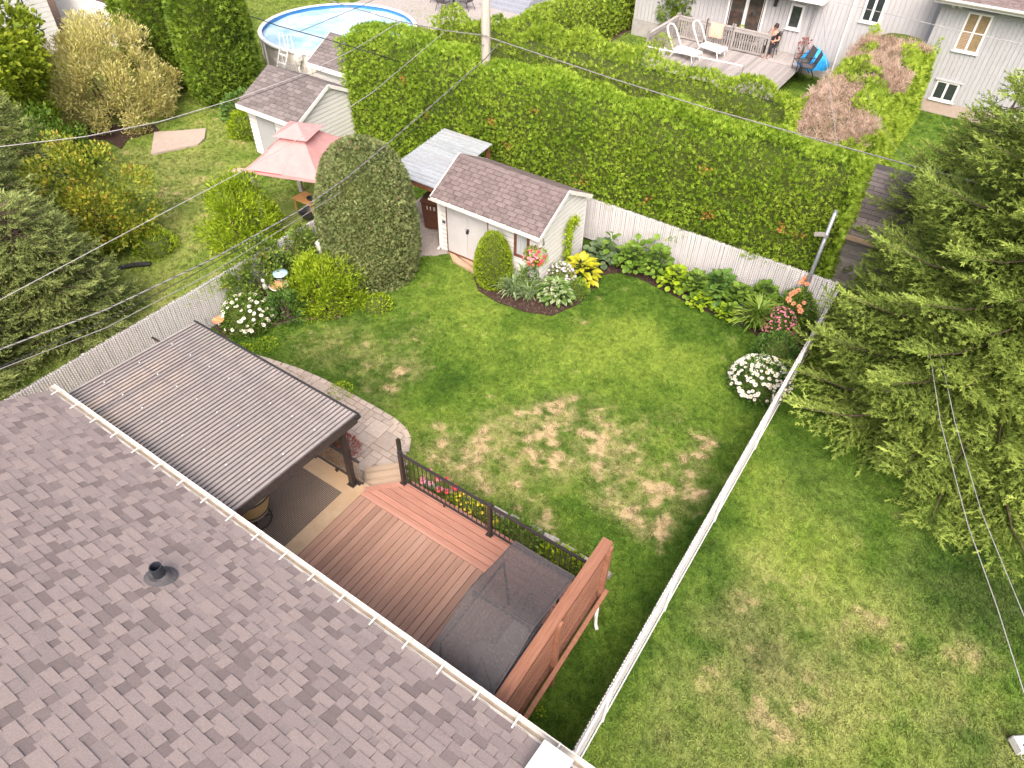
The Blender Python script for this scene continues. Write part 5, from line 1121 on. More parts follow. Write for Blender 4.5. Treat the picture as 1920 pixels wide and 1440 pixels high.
fp = thing('fire_bowl', 'black metal fire bowl near the fence end', 'fire pit', px(582, 402, .2)); fp.location.z = 0; MB().lathe([(0, .12), (.22, .16), (.34, .32), (.36, .32), (.25, .13), (0, .09)], 18).build('bowl', 'black_metal', fp)
for a in (0, 2.1, 4.2): MB().tube([(math.cos(a)*.2, math.sin(a)*.2, .14), (math.cos(a)*.3, math.sin(a)*.3, 0)], .015, 5).build('leg', 'black_metal', fp)
pp = thing('drain_pipe', 'black corrugated drain pipe lying on the neighbour grass', 'pipe', px(248, 498)); c = Vector(pp.location)
pts = [px(205, 512, .07)-c, px(222, 503, .07)-c, px(248, 497, .07)-c, px(270, 495, .07)-c, px(285, 494, .07)-c]; fine = []
for a, b in zip(pts, pts[1:]): fine += [a.lerp(b, t/6.) for t in range(6)]
MB().tube(fine, [.065 if i % 2 else .075 for i in range(len(fine))], 9).build('pipe', 'black_metal', pp)
# white boundary wall and house side, far left corner
fw = thing('white_wall', 'white panel fence beside the pale willow, far left', 'wall', (-35, 18.4, 0))
for k in range(4): bx('panel', 'white_paint', fw, -4.2+k*1.55, -4.2+k*1.55+1.53, -.03, .03, 0.02, 1.85)
bx('cap', 'white_paint', fw, -4.25, 2.02, -.07, .07, 1.855, 1.93)
hl = thing('house', 'white lap-sided house corner at the far left edge', 'house', (-38.8, 14.2, 0)); bx('wall', 'siding', hl, -3, 2.2, -3, 2.6, 0, 4.6)
for k in range(22): bx('siding_board', 'siding', hl, 2.202, 2.225, -3, 2.6, .1+k*.2, .1+k*.2+.185); 
for k in range(22): bx('siding_board', 'siding', hl, -3, 2.2, -3.025, -3.003, .1+k*.2, .1+k*.2+.185)
cl = thing('clothes_line_pole', 'dark bent clothes-line bracket by the white wall', 'pole', px(70, 38, 0.)); cl.location = (-36.2, 15.6, 0); MB().tube([(0, 0, 0), (0, 0, 3.3), (.3, .2, 3.6), (1.5, .8, 3.4)], .03, 6).build('bracket', 'black_metal', cl)
# ================================================================ houses behind
def vwall(parent, x0, x1, y, z0, z1, mat, step=.2):
    """vertical cladding boards on a wall that faces -Y"""
    n = int((x1-x0)/step); me = MB().box(.004, step-.018, -.02, 0, z0, z1).mesh(mat)
    for i in range(n): link('cladding_board', me, parent, (x0+i*step, y, 0))
h1 = thing('house', 'pale house with patio door behind the weathered deck', 'house', (-10, 38, 0)); O = Vector(h1.location); HY = 35.35-O.y
bx('wall', 'siding_grey', h1, -6.2, 7.38, HY+.012, 4, 0, 5.2)
vwall(h1, -6.2, 7.38, HY+.01, .75, 5.2, 'siding_house'); bx('foundation', 'concrete_grey', h1, -6.22, 7.38, HY-.01, HY+.01, 0, .74)
# patio door: two leaves
dr = window(h1, (-1.45, HY, 0), (.35, HY, 0), .80, 2.95, 'white_paint', 'pane_brown', 2, .09, 'patio_door', sill=True, deep=.07)
for s in (-1.30, -.62, -.48, .20): MB().bar((s, HY-.035, .9), (s, HY-.035, 2.86), .02, .02).build('grille_bar', 'white_paint', dr)
bx('grille_bar', 'white_paint', dr, -1.36, .26, HY-.045, HY-.03, .96, .985); bx('grille_bar', 'white_paint', dr, -1.36, .26, HY-.045, HY-.03, 2.72, 2.745)
window(h1, (1.42, HY, 0), (2.05, HY, 0), 1.75, 2.80, 'white_paint', 'pane', 1, .10)
bx('soffit', 'white_paint', h1, -6.2, 2.95, HY-.85, HY, 3.12, 3.30); bx('wall_lamp', 'black_metal', h1, .66, .80, HY-.13, HY-.012, 2.55, 2.85)
MB().tube([(2.52, HY-.06, 3.1), (2.52, HY-.06, 1.9), (2.52, HY-.06, .3)], .04, 8).build('downspout', 'grey_plastic', h1)
MB().tube([(4.0, HY-.06, 5.2), (4.0, HY-.06, .3)], .04, 8).build('downspout', 'white_paint', h1)
window(h1, (4.45, HY, 0), (5.25, HY, 0), 2.6, 3.75, 'white_paint', 'pane', 2, .08)
h2 = thing('house', 'grey vertical-clad house with two white windows at upper right', 'house', (2, 37, 0)); O = Vector(h2.location); HY2 = 34.35-O.y
bx('wall', 'siding_grey', h2, -4.6, 9, HY2+.012, 5, 0, 4.25); vwall(h2, -4.6, 9, HY2+.01, .5, 4.25, 'siding_grey', .17); bx('foundation', 'concrete_pink', h2, -4.62, 9.02, HY2-.03, HY2+.01, 0, .49)
for i, (a, b, z0, z1, pm, bars) in enumerate(((-3.60, -2.72, 2.50, 3.92, 'blind', 1), (-3.66, -2.78, .55, 1.32, 'pane', 0))):
    w_ = window(h2, (a, HY2, 0), (b, HY2, 0), z0, z1, 'white_paint', pm, 2, .07, bars=bars); MB().box(a-.08, b+.08, HY2-.09, HY2, z1+.003, z1+.045).build('drip_cap', 'siding_grey', h2)
sh_ = MB()
for k in range(11): sh_.box(-3.52, -3.17, HY2-.030, HY2-.020, 2.60+k*.055, 2.63+k*.055)
sh_.build('window_blind', 'tread_wood', h2)
bx('soffit', 'siding_grey', h2, -4.9, 9.3, HY2-.55, HY2, 4.18, 4.22); bx('fascia', 'siding', h2, -4.9, 9.3, HY2-.60, HY2-.55, 4.16, 4.34)
MB().sheet([[(x, HY2-.72+a, z) for a, z in ((.10, 4.36), (.10, 4.26), (.02, 4.25), (-.02, 4.30), (-.02, 4.37))] for x in (-4.9, 9.3)]).build('gutter', 'gutter_white', h2)
rf = MB().add([(-4.9, HY2-.6, 4.34), (9.3, HY2-.6, 4.34), (9.3, HY2+5, 6.6), (-4.9, HY2+5, 6.6)], [(0, 1, 2, 3)]).build('roof', 'underlay', h2)
rg = random.Random(2); th = math.atan((6.6-4.34)/5.6); me = {}
cnt = 0
for r in range(6):
    x = -4.9
    while x < 6.5:
        w = rg.choice((.22, .3, .38)); 
        if w not in me: me[w] = MB().add([(0, 0, 0), (w-.012, 0, 0), (w-.012, .19, 0), (0, .19, 0), (0, 0, .014), (w-.012, 0, .014), (w-.012, .19, .004), (0, .19, .004)], [(4, 5, 6, 7), (0, 1, 5, 4), (1, 2, 6, 5), (3, 0, 4, 7)]).mesh('shingle_brown')
        s = r*.165; link('shingle', me[w], rf, (x, HY2-.6+s*math.cos(th), 4.345+s*math.sin(th)), (th, 0, 0)); x += w
MB().tube([(1.05, HY2-.07, 4.2), (1.05, HY2-.07, .3)], .045, 8).build('downspout', 'grey_plastic', h2); bx('meter_box', 'grey_plastic', h2, -.5, -.2, HY2-.16, HY2-.012, 1.2, 1.7)
for x in (-4.2, -3.95): bx('soffit_lamp', 'white_paint', h2, x-.06, x+.06, HY2-.3, HY2-.18, 4.02, 4.16)
gd = thing('garden_marker', 'small red object on the grass beside the far spruce', 'marker', px(1905, 195)); bx('panel', 'red_trim', gd, -.25, .25, -.05, .05, 0, .25)
# ================================================================ weathered deck behind the hedge
RD = thing('wooden_deck', 'weathered grey deck with slatted railing behind the cedar hedge', 'deck', (-10, 33.6, 0)); O = Vector(RD.location); DZ2 = .70
me = MB().box(.004, .136, -2.7, 1.74, DZ2-.03, DZ2).mesh('grey_wood')
for k in range(45): link('deck_board', me, RD, (-3.4+k*.14, 0, random.uniform(-.003, .003)))
bx('rim', 'grey_wood', RD, -3.42, 2.92, -2.74, -2.70, .30, DZ2-.005)
def slat_rail(p, q, z=DZ2, h=.95, posts=True):
    p, q = Vector(p), Vector(q); L_ = (q-p).length; d = (q-p)/L_; o = bpy.data.objects.new('railing', None); col.objects.link(o); o.parent = RD; o.location = (p.x, p.y, z); o.rotation_euler = (0, 0, math.atan2(d.y, d.x))
    bx('top_rail', 'grey_wood', o, 0, L_, -.07, .07, h, h+.04); bx('upper_board', 'grey_wood', o, 0, L_, -.055, -.03, h-.14, h-.003); bx('lower_board', 'grey_wood', o, 0, L_, -.055, -.03, .05, .14)
    b = MB().box(-.03, .03, -.028, -.006, .06, h-.02).mesh('grey_wood')
    for i in range(int(L_/.115)): link('slat', b, o, (.06+i*.115, 0, 0))
    for s in (0, L_): bx('post', 'grey_wood', o, s-.05, s+.05, -.05, .05, -.3, h+.16)
C0, C1, C2, C3, C4 = (-3.35, -2.6, 0), (-3.4, .6, 0), (-1.0, .62, 0), (.55, .62, 0), (1.9, .62, 0)
slat_rail((-3.35, -2.62, 0), (-3.35, .55, 0)); slat_rail((-3.3, .62, 0), (-1.9, .62, 0)); slat_rail((-1.85, .62, 0), (-.62, .62, 0)); slat_rail((-.55, .62, 0), (1.15, .62, 0))
MB().bar((-3.3, -2.66, DZ2+.45), (1.1, -2.3, DZ2+.45), .04, .04).build('low_rail', 'white_paint', RD)
for x in (-3.3, -1.1, 1.1): MB().bar((x, -2.66+.36*(x+3.3)/4.4, DZ2), (x, -2.66+.36*(x+3.3)/4.4, DZ2+.47), .04, .04).build('low_post', 'grey_wood', RD)
b_ = MB().box(-.035, .035, -.02, 0, .02, DZ2-.05).mesh('grey_wood')
for k in range(26): link('skirt_slat', b_, RD, (.2+k*.105, -2.76, 0))
bx('step_board', 'grey_wood', RD, 1.35, 2.9, .2, .62, DZ2+.002, DZ2+.035)
# sun chairs on the lower deck
def arch_chair(label, loc, rz, towel=False):
    o = thing('sun_chair', label, 'chair', loc, rz, None)
    MB().tube([(-.30, .0, .32), (-.31, .42, .95), (-.24, .55, 1.13), (0, .60, 1.2), (.24, .55, 1.13), (.31, .42, .95), (.30, 0, .32)], .04, 7).build('back_frame', 'white_paint', o, smooth=True)
    for s in (-.3, .3): MB().tube([(s, 0, .32), (s, -.9, .30), (s, -1.2, .28)], .03, 7).build('side_rail', 'white_paint', o); MB().tube([(s, -.1, .32), (s, .1, .0)], .025, 6).build('leg', 'white_paint', o); MB().tube([(s, -1.0, .30), (s, -1.1, .0)], .025, 6).build('leg', 'white_paint', o)
    for k in range(3): bx('seat_pad', 'ceramic_white', o, -.27, .27, -.06-k*.40-.34, -.06-k*.40, .32, .40)
    return o
a_ = px(1290, 108, 1.1); arch_chair('white arched sun chair nearest the hedge on the weathered deck', (-12.3, 32.0, DZ2), R_(78)); arch_chair('white arched sun chair with an orange towel over its back', (-11.55, 33.15, DZ2), R_(78))
tw = thing('beach_towel', 'orange patterned towel hung over the deck railing', 'towel', (-11.32, 34.15, DZ2)); MB().sheet([[(x, y+.02*math.sin(x*30), z) for x in np.linspace(-.33, .33, 9)] for y, z in ((-.12, .42), (-.11, .95), (-.06, 1.02), (.06, 1.02), (.10, .6))]).build('cloth', 'towel', tw, smooth=True)
pl = bush('potted_plant', 'yellow-green potted plant by the near deck corner', 'plant', (-12.85, 31.6, DZ2), .9, ball(.42), 420, .13, T_SLIM, 'lime_leaf', core=None, stems=3)
MB().lathe([(0, 0), (.16, 0), (.2, .28), (.18, .28), (0, .25)], 14).build('pot', 'ceramic_white', pl)
# glass table, seated person, chairs
gt = thing('glass_table', 'glass-topped patio table in front of the patio door', 'table', (-10.35, 34.72, DZ2)); bx('glass_top', 'table_glass', gt, -.78, .78, -.36, .36, .69, .71)
MB().tube([(-.8, -.38, .70), (.8, -.38, .70), (.8, .38, .70), (-.8, .38, .70), (-.8, -.38, .70)], .02, 6).build('frame', 'black_metal', gt)
for sx in (-.72, .72):
    for sy in (-.3, .3): MB().tube([(sx, sy, .69), (sx*.95, sy*.9, .3), (sx, sy, 0)], .02, 6).build('leg', 'black_metal', gt)
fpot = thing('flower_pot', 'small potted plant standing on the glass table', 'plant', (-10.35, 34.66, DZ2+.712)); MB().lathe([(0, 0), (.06, 0), (.08, .12), (0, .11)], 10).build('pot', 'ceramic_orange', fpot); P, N = surf_rev(60, .16, ball(.1), .02); link('leaves', cloud(P+np.array([0, 0, .1]), dirs(N), N, np.full(60, .08), T_LEAF, 'lime_leaf'), fpot)
def sling_chair(label, loc, rz):
    o = thing('sling_chair', label, 'chair', loc, rz)
    MB().sheet([[(x, y, z) for x in (-.26, .26)] for y, z in ((-.26, .44), (.18, .40), (.24, .46), (.42, 1.0))]).build('sling', 'sling_grey', o).modifiers.new('t', 'SOLIDIFY').thickness = .02
    for s in (-.28, .28):
        MB().tube([(s, -.27, .44), (s, .18, .40), (s, .24, .46), (s, .43, 1.02)], .016, 6).build('side_frame', 'black_metal', o); MB().tube([(s, -.24, 0), (s, -.27, .64), (s, .30, .66)], .016, 6).build('arm', 'black_metal', o); MB().tube([(s, .35, 0), (s, .1, .42)], .016, 6).build('leg', 'black_metal', o)
    return o
PC = Vector((-8.82, 34.55, DZ2)); sling_chair('dark sling chair that the seated person uses', PC, R_(0)); sling_chair('empty dark sling chair near the blue tarp', (-7.05, 33.55, DZ2), R_(-55)); sling_chair('dark sling chair beside the grey railing, half behind the hedge', (-6.65, 33.1, DZ2), R_(-70))
# person: one skinned body, clothing and hair as children
def skin_body(name, joints, edges, radii, mat, parent, sub=2):
    me = bpy.data.meshes.new(name); me.from_pydata(joints, edges, []); o = link(name, me, parent); me.materials.append(MATS[mat])
    s = o.modifiers.new('skin', 'SKIN'); s.use_smooth_shade = True
    for v, r in zip(me.skin_vertices[0].data, radii): v.radius = r if isinstance(r, tuple) else (r, r)
    me.skin_vertices[0].data[0].use_root = True; d = o.modifiers.new('sub', 'SUBSURF'); d.levels = sub; d.render_levels = sub; return o
pe = thing('person', 'person in black clothes sitting in a chair, one hand raised to the face', 'person', PC, 0.)
J = [(0, .10, .50), (0, .16, .74), (0, .20, .97), (0, .20, 1.06), (0, .16, 1.17), (0, .15, 1.27),
     (.19, .19, .96), (.30, .06, .72), (.12, -.12, .68), (-.19, .19, .96), (-.30, -.02, .78), (-.12, .02, 1.08),
     (.10, .05, .50), (.12, -.36, .50), (.12, -.34, .07), (.12, -.50, .05), (-.10, .05, .50), (-.13, -.36, .50), (-.13, -.34, .07), (-.13, -.50, .05)]
E_ = [(0, 1), (1, 2), (2, 3), (3, 4), (4, 5), (2, 6), (6, 7), (7, 8), (2, 9), (9, 10), (10, 11), (0, 12), (12, 13), (13, 14), (14, 15), (0, 16), (16, 17), (17, 18), (18, 19)]
RR = [(.15, .11), (.14, .10), (.15, .09), .055, (.085, .10), (.07, .08), .06, .042, .03, .06, .042, .03, .09, .065, .04, .035, .09, .065, .04, .035]
skin_body('body', J, E_, RR, 'skin', pe)
skin_body('shirt', [J[0], J[1], J[2], J[6], (.26, .11, .83), J[9], (-.26, .07, .86)], [(0, 1), (1, 2), (2, 3), (3, 4), (2, 5), (5, 6)], [(.165, .125), (.155, .115), (.162, .10), .07, .06, .07, .06], 'cloth_black', pe)
skin_body('trousers', [J[0], J[12], J[13], (.12, -.34, .14), J[16], J[17], (-.13, -.34, .14)], [(0, 1), (1, 2), (2, 3), (0, 4), (4, 5), (5, 6)], [(.165, .125), .10, .078, .055, .10, .078, .055], 'cloth_black', pe)
hd = MB()
for t in np.linspace(0, 1, 1): pass
hm = MB().lathe([(0, .155), (.06, .145), (.10, .09), (.112, .02), (.095, -.05)], 14).build('hair', 'hair', pe, smooth=True, loc=(0, .175, 1.20), rot=(R_(-18), 0, 0))
for hx_, hy_, hz_, an in ((.12, -.12, .68, 0), (-.12, .02, 1.08, 1)):     # hands: palm and five fingers
    h = MB(); dv = Vector((0, -1, 0)) if not an else Vector((.25, .2, .9)).normalized(); sv = Vector((1, 0, 0)); base = Vector((hx_, hy_, hz_))
    h.bar(base, base+dv*.085, .075, .028, up=(0, 0, 1) if not an else (0, -1, 0))
    for k, (l, off) in enumerate(((.06, -.027), (.072, -.009), (.07, .009), (.055, .027))):
        s_ = base+dv*.08+sv*off; md = s_+dv*l*.55+Vector((0, 0, -.008)); h.tube([s_, md, md+dv*l*.4+Vector((0, 0, -.018))], [.009, .0085, .006], 5)
    s_ = base+dv*.03-sv*.036*(1 if an else -1); h.tube([s_, s_+dv*.03-sv*.025*(1 if an else -1), s_+dv*.06-sv*.025*(1 if an else -1)], [.011, .0095, .007], 5); h.build('hand', 'skin', pe)
fc = MB(); fc.lathe([(0, -.03), (.011, -.012), (.006, .02), (0, .024)], 6, (0, .055, 1.205)); fc.build('nose', 'skin', pe)
for s in (-.034, .034): MB().lathe([(0, -.008), (.009, 0), (0, .008)], 6, (s, .068, 1.228)).build('eye', 'hair', pe)
for s in (-.088, .088): MB().lathe([(0, -.03), (.012, -.01), (.014, .015), (0, .03)], 6, (s, .155, 1.21)).build('ear', 'skin', pe)
MB().box(-.025, .025, .062, .07, 1.163, 1.170).build('mouth', 'red_trim', pe)
bt = thing('blue_tarp', 'bright blue tarp bundled over something by the house wall', 'tarp', (-6.75, 34.35, DZ2)); rows = []
for i, t in enumerate(np.linspace(0, 1, 9)):
    rr = .55*(1-t**2.5)+.02; rows.append([(math.cos(a)*rr*(1.15+.2*math.sin(a*3+i*.4)), math.sin(a)*rr*(.8+.15*math.sin(a*4)), .85*t+.05*math.sin(a*5+i)*(1-t)) for a in np.linspace(0, 2*math.pi, 25)])
MB().sheet(rows).build('sheet', 'blue_tarp', bt, smooth=True)
wf = bush('potted_plant', 'withered reddish plant against the wall by the downspout', 'plant', (-7.45, 35.0, DZ2), 1.0, ball(.26), 120, .10, T_LEAF, 'barberry', core=None, stems=3)
# paved terrace, steps, table at the top of the picture
tag(MB().box(-31, -17.5, 29.6, 42, -.05, .03).build('terrace', 'patio_stone'), 'pale stone terrace behind the hedges', None, None, 'structure')
sp_ = thing('terrace_steps', 'wide grey steps on the pale terrace', 'stairs', (-23.6, 35.2, .03))
for k in range(4): bx('step', 'step_grey', sp_, -1.6, 1.3-k*.0, -.9+k*.34, 2.2, k*.16, k*.16+.155)
rt = thing('round_table', 'round glass table on the terrace at the top edge', 'table', (-26.3, 33.4, .03)); MB().lathe([(0, .70), (.72, .70), (.74, .72), (.72, .74), (0, .74)], 28).build('top', 'table_glass', rt); MB().lathe([(.05, 0), (.05, .70)], 10).lathe([(0, 0), (.28, 0), (.26, .05), (0, .06)], 16).build('pedestal', 'black_metal', rt)
for i, (dx, dy, r_, lb) in enumerate(((-1.0, -.15, 90, 'dark chair left of the round terrace table'), (1.0, -.1, -90, 'dark chair right of the round terrace table'), (.05, -1.0, 180, 'dark chair before the round terrace table'))): sling_chair(lb, (-26.3+dx, 33.4+dy, .03), R_(r_))
h3 = thing('house', 'white house wall behind the terrace at the top edge', 'house', (-22, 41, 0)); bx('wall', 'siding', h3, -9, 5.5, -1.6, 2, 0, 4); bx('door', 'step_grey', h3, .3, 1.2, -1.64, -1.6, .75, 2.8)
st_ = thing('stone_pile', 'dark stones heaped where the terrace meets the hedge', 'stones', (-20.0, 36.4, .03))
for k in range(7): MB().lathe([(0, 0), (.22, .03), (.26, .14), (.16, .26), (0, .3)], 7).build('rock', 'sling_grey' if k % 3 else 'ceramic_orange', st_, loc=(k*.34-1, random.uniform(-.15, .15), 0), rot=(0, 0, k))
# ================================================================ poles and overhead lines
up_ = thing('utility_pole', 'tall weathered wooden utility pole rising from the hedge', 'pole', (-13.2, 18.3, 0)); MB().tube([(0, 0, -.2), (0, 0, 4), (-.02, 0, 9.5)], [.16, .145, .12], 14).build('shaft', 'pole_wood', up_, smooth=True); MB().tube([(.0, -.16, 4.6), (0, -.2, 4.6)], .03, 8).build('clamp', 'galv', up_)
gpz = px(1507, 565); gpole = thing('metal_pole', 'slim grey metal pole at the right rear fence corner', 'pole', (gpz.x, 16.98, 0)); MB().tube([(0, 0, 0), (.02, 0, 3.35)], .05, 12).build('shaft', 'galv', gpole, smooth=True); MB().lathe([(.054, 0), (.05, .03), (0, .05)], 12, (.02, 0, 3.34)).build('cap', 'galv', gpole)
MB().bar((-.02, -.06, 2.72), (-.26, -.02, 2.62), .05, .10).build('pulley', 'grey_wood', gpole); MB().lathe([(.065, -.05), (.065, .05)], 12, (.016, 0, 2.66)).build('collar', 'galv', gpole)
def cable(label, pts, r, mat, sag=.0, wrap=None):
    """pts: world points; slack curve through them"""
    pts = [Vector(p) for p in pts]; o = thing('cable', label, 'cable', pts[0]); f = []
    for a, b in zip(pts, pts[1:]):
        n = max(6, int((b-a).length/1.)); f += [a.lerp(b, k/n)-Vector((0, 0, sag*4*(k/n)*(1-k/n))) for k in range(n)]
    f.append(pts[-1]); b0 = pts[0]
    MB().tube([p-b0 for p in f], r, 6).build('line', mat, o)
    if wrap:
        m = []; n = len(f)*10
        for k in range(n):
            t = k/(n-1)*(len(f)-1.001); i = int(t); c = f[i].lerp(f[i+1], t-i)-b0; m.append(c+Vector((math.cos(k*.9), 0, math.sin(k*.9)))*r*1.15)
        MB().tube(m, r*.45, 4).build('wrap', wrap, o)
    return o
Z1 = 4.55
PA = pxY(905, 66, 18.12)
def on_line(u, v): return pxY(u, v, 18.0)
cable('thick bundled cable from the utility pole rightwards along the hedge top', [PA, pxY(1150, 148, 18.0), pxY(1330, 204, 17.95), pxY(1570, 272, 17.9), pxY(1700, 308, 17.85), pxY(2050, 400, 17.8)], .016, 'cable_grey', .0, 'cable_black')
cable('cable from the utility pole leftwards over the pool', [PA, pxY(833, 57, 18.1), pxY(748, 40, 18.1), pxY(640, 8, 18.1), pxY(500, -40, 18.1)], .016, 'cable_grey', 0, 'cable_black')
ZH = 3.6
cable('thick service cable from the pole down across the left yard', [pxY(935, 82, 18.0), pxY(912, 108, 17.6), px(790, 215, 4.6), px(655, 330, 4.5), px(560, 396, 4.45), px(400, 485, 4.4), px(200, 580, 4.3), px(0, 655, 4.2), px(-150, 705, 4.2)], .013, 'cable_grey', 0, 'cable_black')
cable('thin wire just below the thick left service cable', [pxY(935, 84, 17.95), px(780, 240, 4.4), px(650, 345, 4.3), px(540, 415, 4.2), px(380, 505, 4.15), px(200, 600, 4.1), px(0, 688, 4.0)], .007, 'cable_black')
cable('thin grey wire running lowest over the left spruce', [px(640, 360, 4.2), px(400, 510, 4.1), px(200, 614, 4.0), px(0, 692, 3.9)], .008, 'cable_grey')
cable('middle drop wire from the hedge cable across the neighbour lawn', [pxY(833, 60, 18.05), px(700, 172, 4.6), px(650, 205, 4.5), px(540, 272, 4.4), px(447, 325, 4.35), px(220, 445, 4.3), px(0, 562, 4.2)], .008, 'cable_white')
cable('upper drop wire from the hedge cable towards the far left trees', [pxY(748, 42, 18.1), px(660, 95, 4.8), px(560, 142, 4.7), px(440, 186, 4.6), px(300, 228, 4.5), px(160, 256, 4.5), px(0, 275, 4.4)], .009, 'cable_white')
cable('thin dark wire under the upper drop wire', [px(740, 48, 4.9), px(640, 118, 4.7), px(440, 192, 4.5), px(280, 236, 4.4), px(100, 268, 4.3)], .006, 'cable_black')
cable('black twin cable crossing in front of the pool', [px(470, 30, 5.2), px(520, 48, 5.1), px(600, 70, 5.0), px(700, 100, 4.9), pxY(760, 120, 18.)], .014, 'cable_black')
cable('thin wire crossing the pool towards the hedge', [px(560, 60, 5.), px(680, 10, 5.), px(720, -10, 5.)], .008, 'cable_black')
cable('drop wire from the rear house down to the hedge cable', [pxY(1570, 270, 17.9), pxY(1558, 190, 21.5), pxY(1548, 100, 27), pxY(1543, 0, 34)], .008, 'cable_white')
cable('white line passing before the upper right house', [px(1440, -30, 5.6), px(1560, 2, 5.6), px(1700, 34, 5.6), px(1800, 58, 5.6), px(1920, 83, 5.6)], .009, 'cable_white')
cable('thin service line slanting over the patio door wall', [pxY(1700, 308, 17.9), pxY(1650, 230, 20), pxY(1620, 165, 23)], .004, 'cable_grey')
cable('outer pale wire hanging over the right lawn', [px(1758, 640, 3.2), px(1790, 790, 3.3), px(1840, 960, 3.4), px(1920, 1155, 3.5), px(1980, 1290, 3.5)], .006, 'cable_white')
cable('inner pale wire hanging over the right lawn', [px(1740, 640, 3.2), px(1763, 790, 3.3), px(1815, 985, 3.4), px(1870, 1140, 3.5), px(1922, 1305, 3.5), px(1960, 1420, 3.5)], .0065, 'cable_white')
wb = thing('lawn_box', 'small white box with looped wire handles on the right lawn edge', 'box', px(1911, 1404)); wb.rotation_euler.z = R_(38)
MB().box(-.14, .14, -.10, .12, .05, .22).build('body', 'ceramic_white', wb); bx('slot', 'print_dark', wb, -.07, .05, -.04, .0, .2202, .226); bx('lid_edge', 'grey_plastic', wb, -.15, .15, .12, .14, .06, .21)
for s in (-.10, .02): MB().tube([(s, -.10, .12), (s-.03, -.17, .11), (s+.03, -.21, .09), (s+.09, -.17, .11), (s+.07, -.10, .12)], .008, 5).build('wire_loop', 'cable_white', wb, smooth=True)
# ================================================================ hedges and trees
hedge('cedar_hedge', 'tall clipped bright green cedar hedge behind the rear fence', (-18.65, 18.5, 0), (-1.45, 18.5, 0), 2.4, 4.2, 74000, .125, 'cedar_leaf', lump=.26, ls=.9, topbump=.28, lean=-.09)
ch_ = col.objects[[o.name for o in col.objects if o.name.startswith('cedar_hedge')][0]]; n = 260; c_ = np.stack([RNG.random(13)*15+1.5, -1.22-.09*2.5+np.zeros(13), 1.5+2.2*RNG.random(13)], 1); P = c_[RNG.integers(0, 13, n)]+RNG.normal(size=(n, 3))*np.array([.07, .04, .08])
link('dead_sprigs', cloud(P, norm(rvec(n)+np.array([0, -1, .2])), rvec(n), .06+.05*RNG.random(n), T_FROND, 'dead_leaf'), ch_)
hedge('cedar_hedge', 'low bushy cedar row behind the tall hedge near the weathered deck', (-16.4, 20.25, 0), (-4.0, 20.25, 0), 2.0, 4.5, 30000, .14, 'cedar_top', lump=.32, ls=.9, topbump=.6)
hedge('cedar_hedge', 'low cedar hedge running back between terrace and lawn', (-17.7, 19.6, 0), (-17.7, 37.5, 0), 2.0, 2.35, 17000, .17, 'cedar_top', lump=.2)
def bald(P): return (fbm(P*np.array([.5, 1, 1])+9, .75, 3)+.22*np.exp(-((P[:, 1]-.15)/.75)**2) > .525) & (P[:, 2] > 2.5) & (np.abs(P[:, 1]-.1) < 1.3) & (P[:, 0] > 1.2)
hb = hedge('cedar_hedge', 'wide cedar hedge with bare brown twigs along its top', (-3.45, 19.7, 0), (-3.45, 34.0, 0), 3.1, 3.05, 26000, .17, 'cedar_top', lump=.2, holes=bald)
n = 13000; P = np.stack([1.0+RNG.random(n)*12.2, (RNG.random(n)-.5)*2.6, 2.68+.18*RNG.random(n)], 1); P = P[bald(P*np.array([1, 1, 0])+np.array([0, 0, 2.8]))]; n = len(P)
link('bare_twigs', cloud(P, norm(rvec(n)+np.array([0, 0, .75])), rvec(n), .16+.2*RNG.random(n), _tm([_rh(1, .07), _rh(.6, .06, .7, 0, .3), _rh(.6, .06, -.7, 0, .3)]), 'brown_twig', 1.), hb)
bush('cedar_tree', 'rounded cedar beside the patio-door house', 'tree', (-14.0, 36.4, 0), 4.2, egg(1.35, 3), 6500, .2, T_FROND, 'cedar_dark', lump=.2, stems=3)
bush('cedar_tree', 'broad tall cedar column behind the pale willow', 'tree', (-29.3, 17.6, 0), 5.6, egg(1.75, 4, .8), 15000, .19, T_FROND, 'cedar_dark', lump=.22, ls=1., stems=3)
bush('cedar_tree', 'tall cedar column between willow and pool', 'tree', (-26.2, 17.75, 0), 5.3, egg(1.5, 4, .8), 14000, .18, T_FROND, 'cedar_dark', lump=.2, ls=1., stems=3)
bush('clipped_yew', 'huge clipped egg-shaped evergreen at the left bed', 'shrub', (-12.75, 11.95, 0), 4.0, egg(1.4, 3.6, .86), 30000, .085, T_FROND, 'yew_leaf', lump=.10, ls=1.8, core='twigs', corek=.9, up=.3, jit=1.1, clump=5)
bush('clipped_cedar', 'small egg-shaped clipped yellow-green cedar before the shed', 'shrub', (-9.48, 13.42, 0), 1.72, egg(.56, 2.2, .62), 6000, .062, T_FROND, 'egg_leaf', lump=.02, ls=3, corek=.9, stems=2)
spruce('spruce_tree', 'dense dark spruce behind the left fence, nearest the awning', (-17.5, 5.15, 0), 3.7, 1.85, 19, 12, 'spruce_dark', .16, z0=.25, seed=31, droop=.2, dens=1.1, pw=.5, lat=.6)
spruce('spruce_tree', 'dense dark spruce touching the roof corner at the left edge', (-17.7, 2.7, 0), 3.5, 1.75, 18, 12, 'spruce_dark', .16, z0=.25, seed=32, droop=.2, dens=1.1, pw=.5, lat=.6)
spruce('spruce_tree', 'tall dark spruce at the left edge of the picture', (-20.3, 5.4, 0), 5.4, 2.2, 19, 11, 'spruce_dark', .18, seed=3, droop=.25, dens=1., pw=.65)
spruce('spruce_tree', 'dark spruce between the maple and the ochre shrub', (-23.2, 7.6, 0), 4.6, 1.9, 15, 10, 'spruce_dark', .19, seed=4, droop=.25, dens=.9, pw=.7)
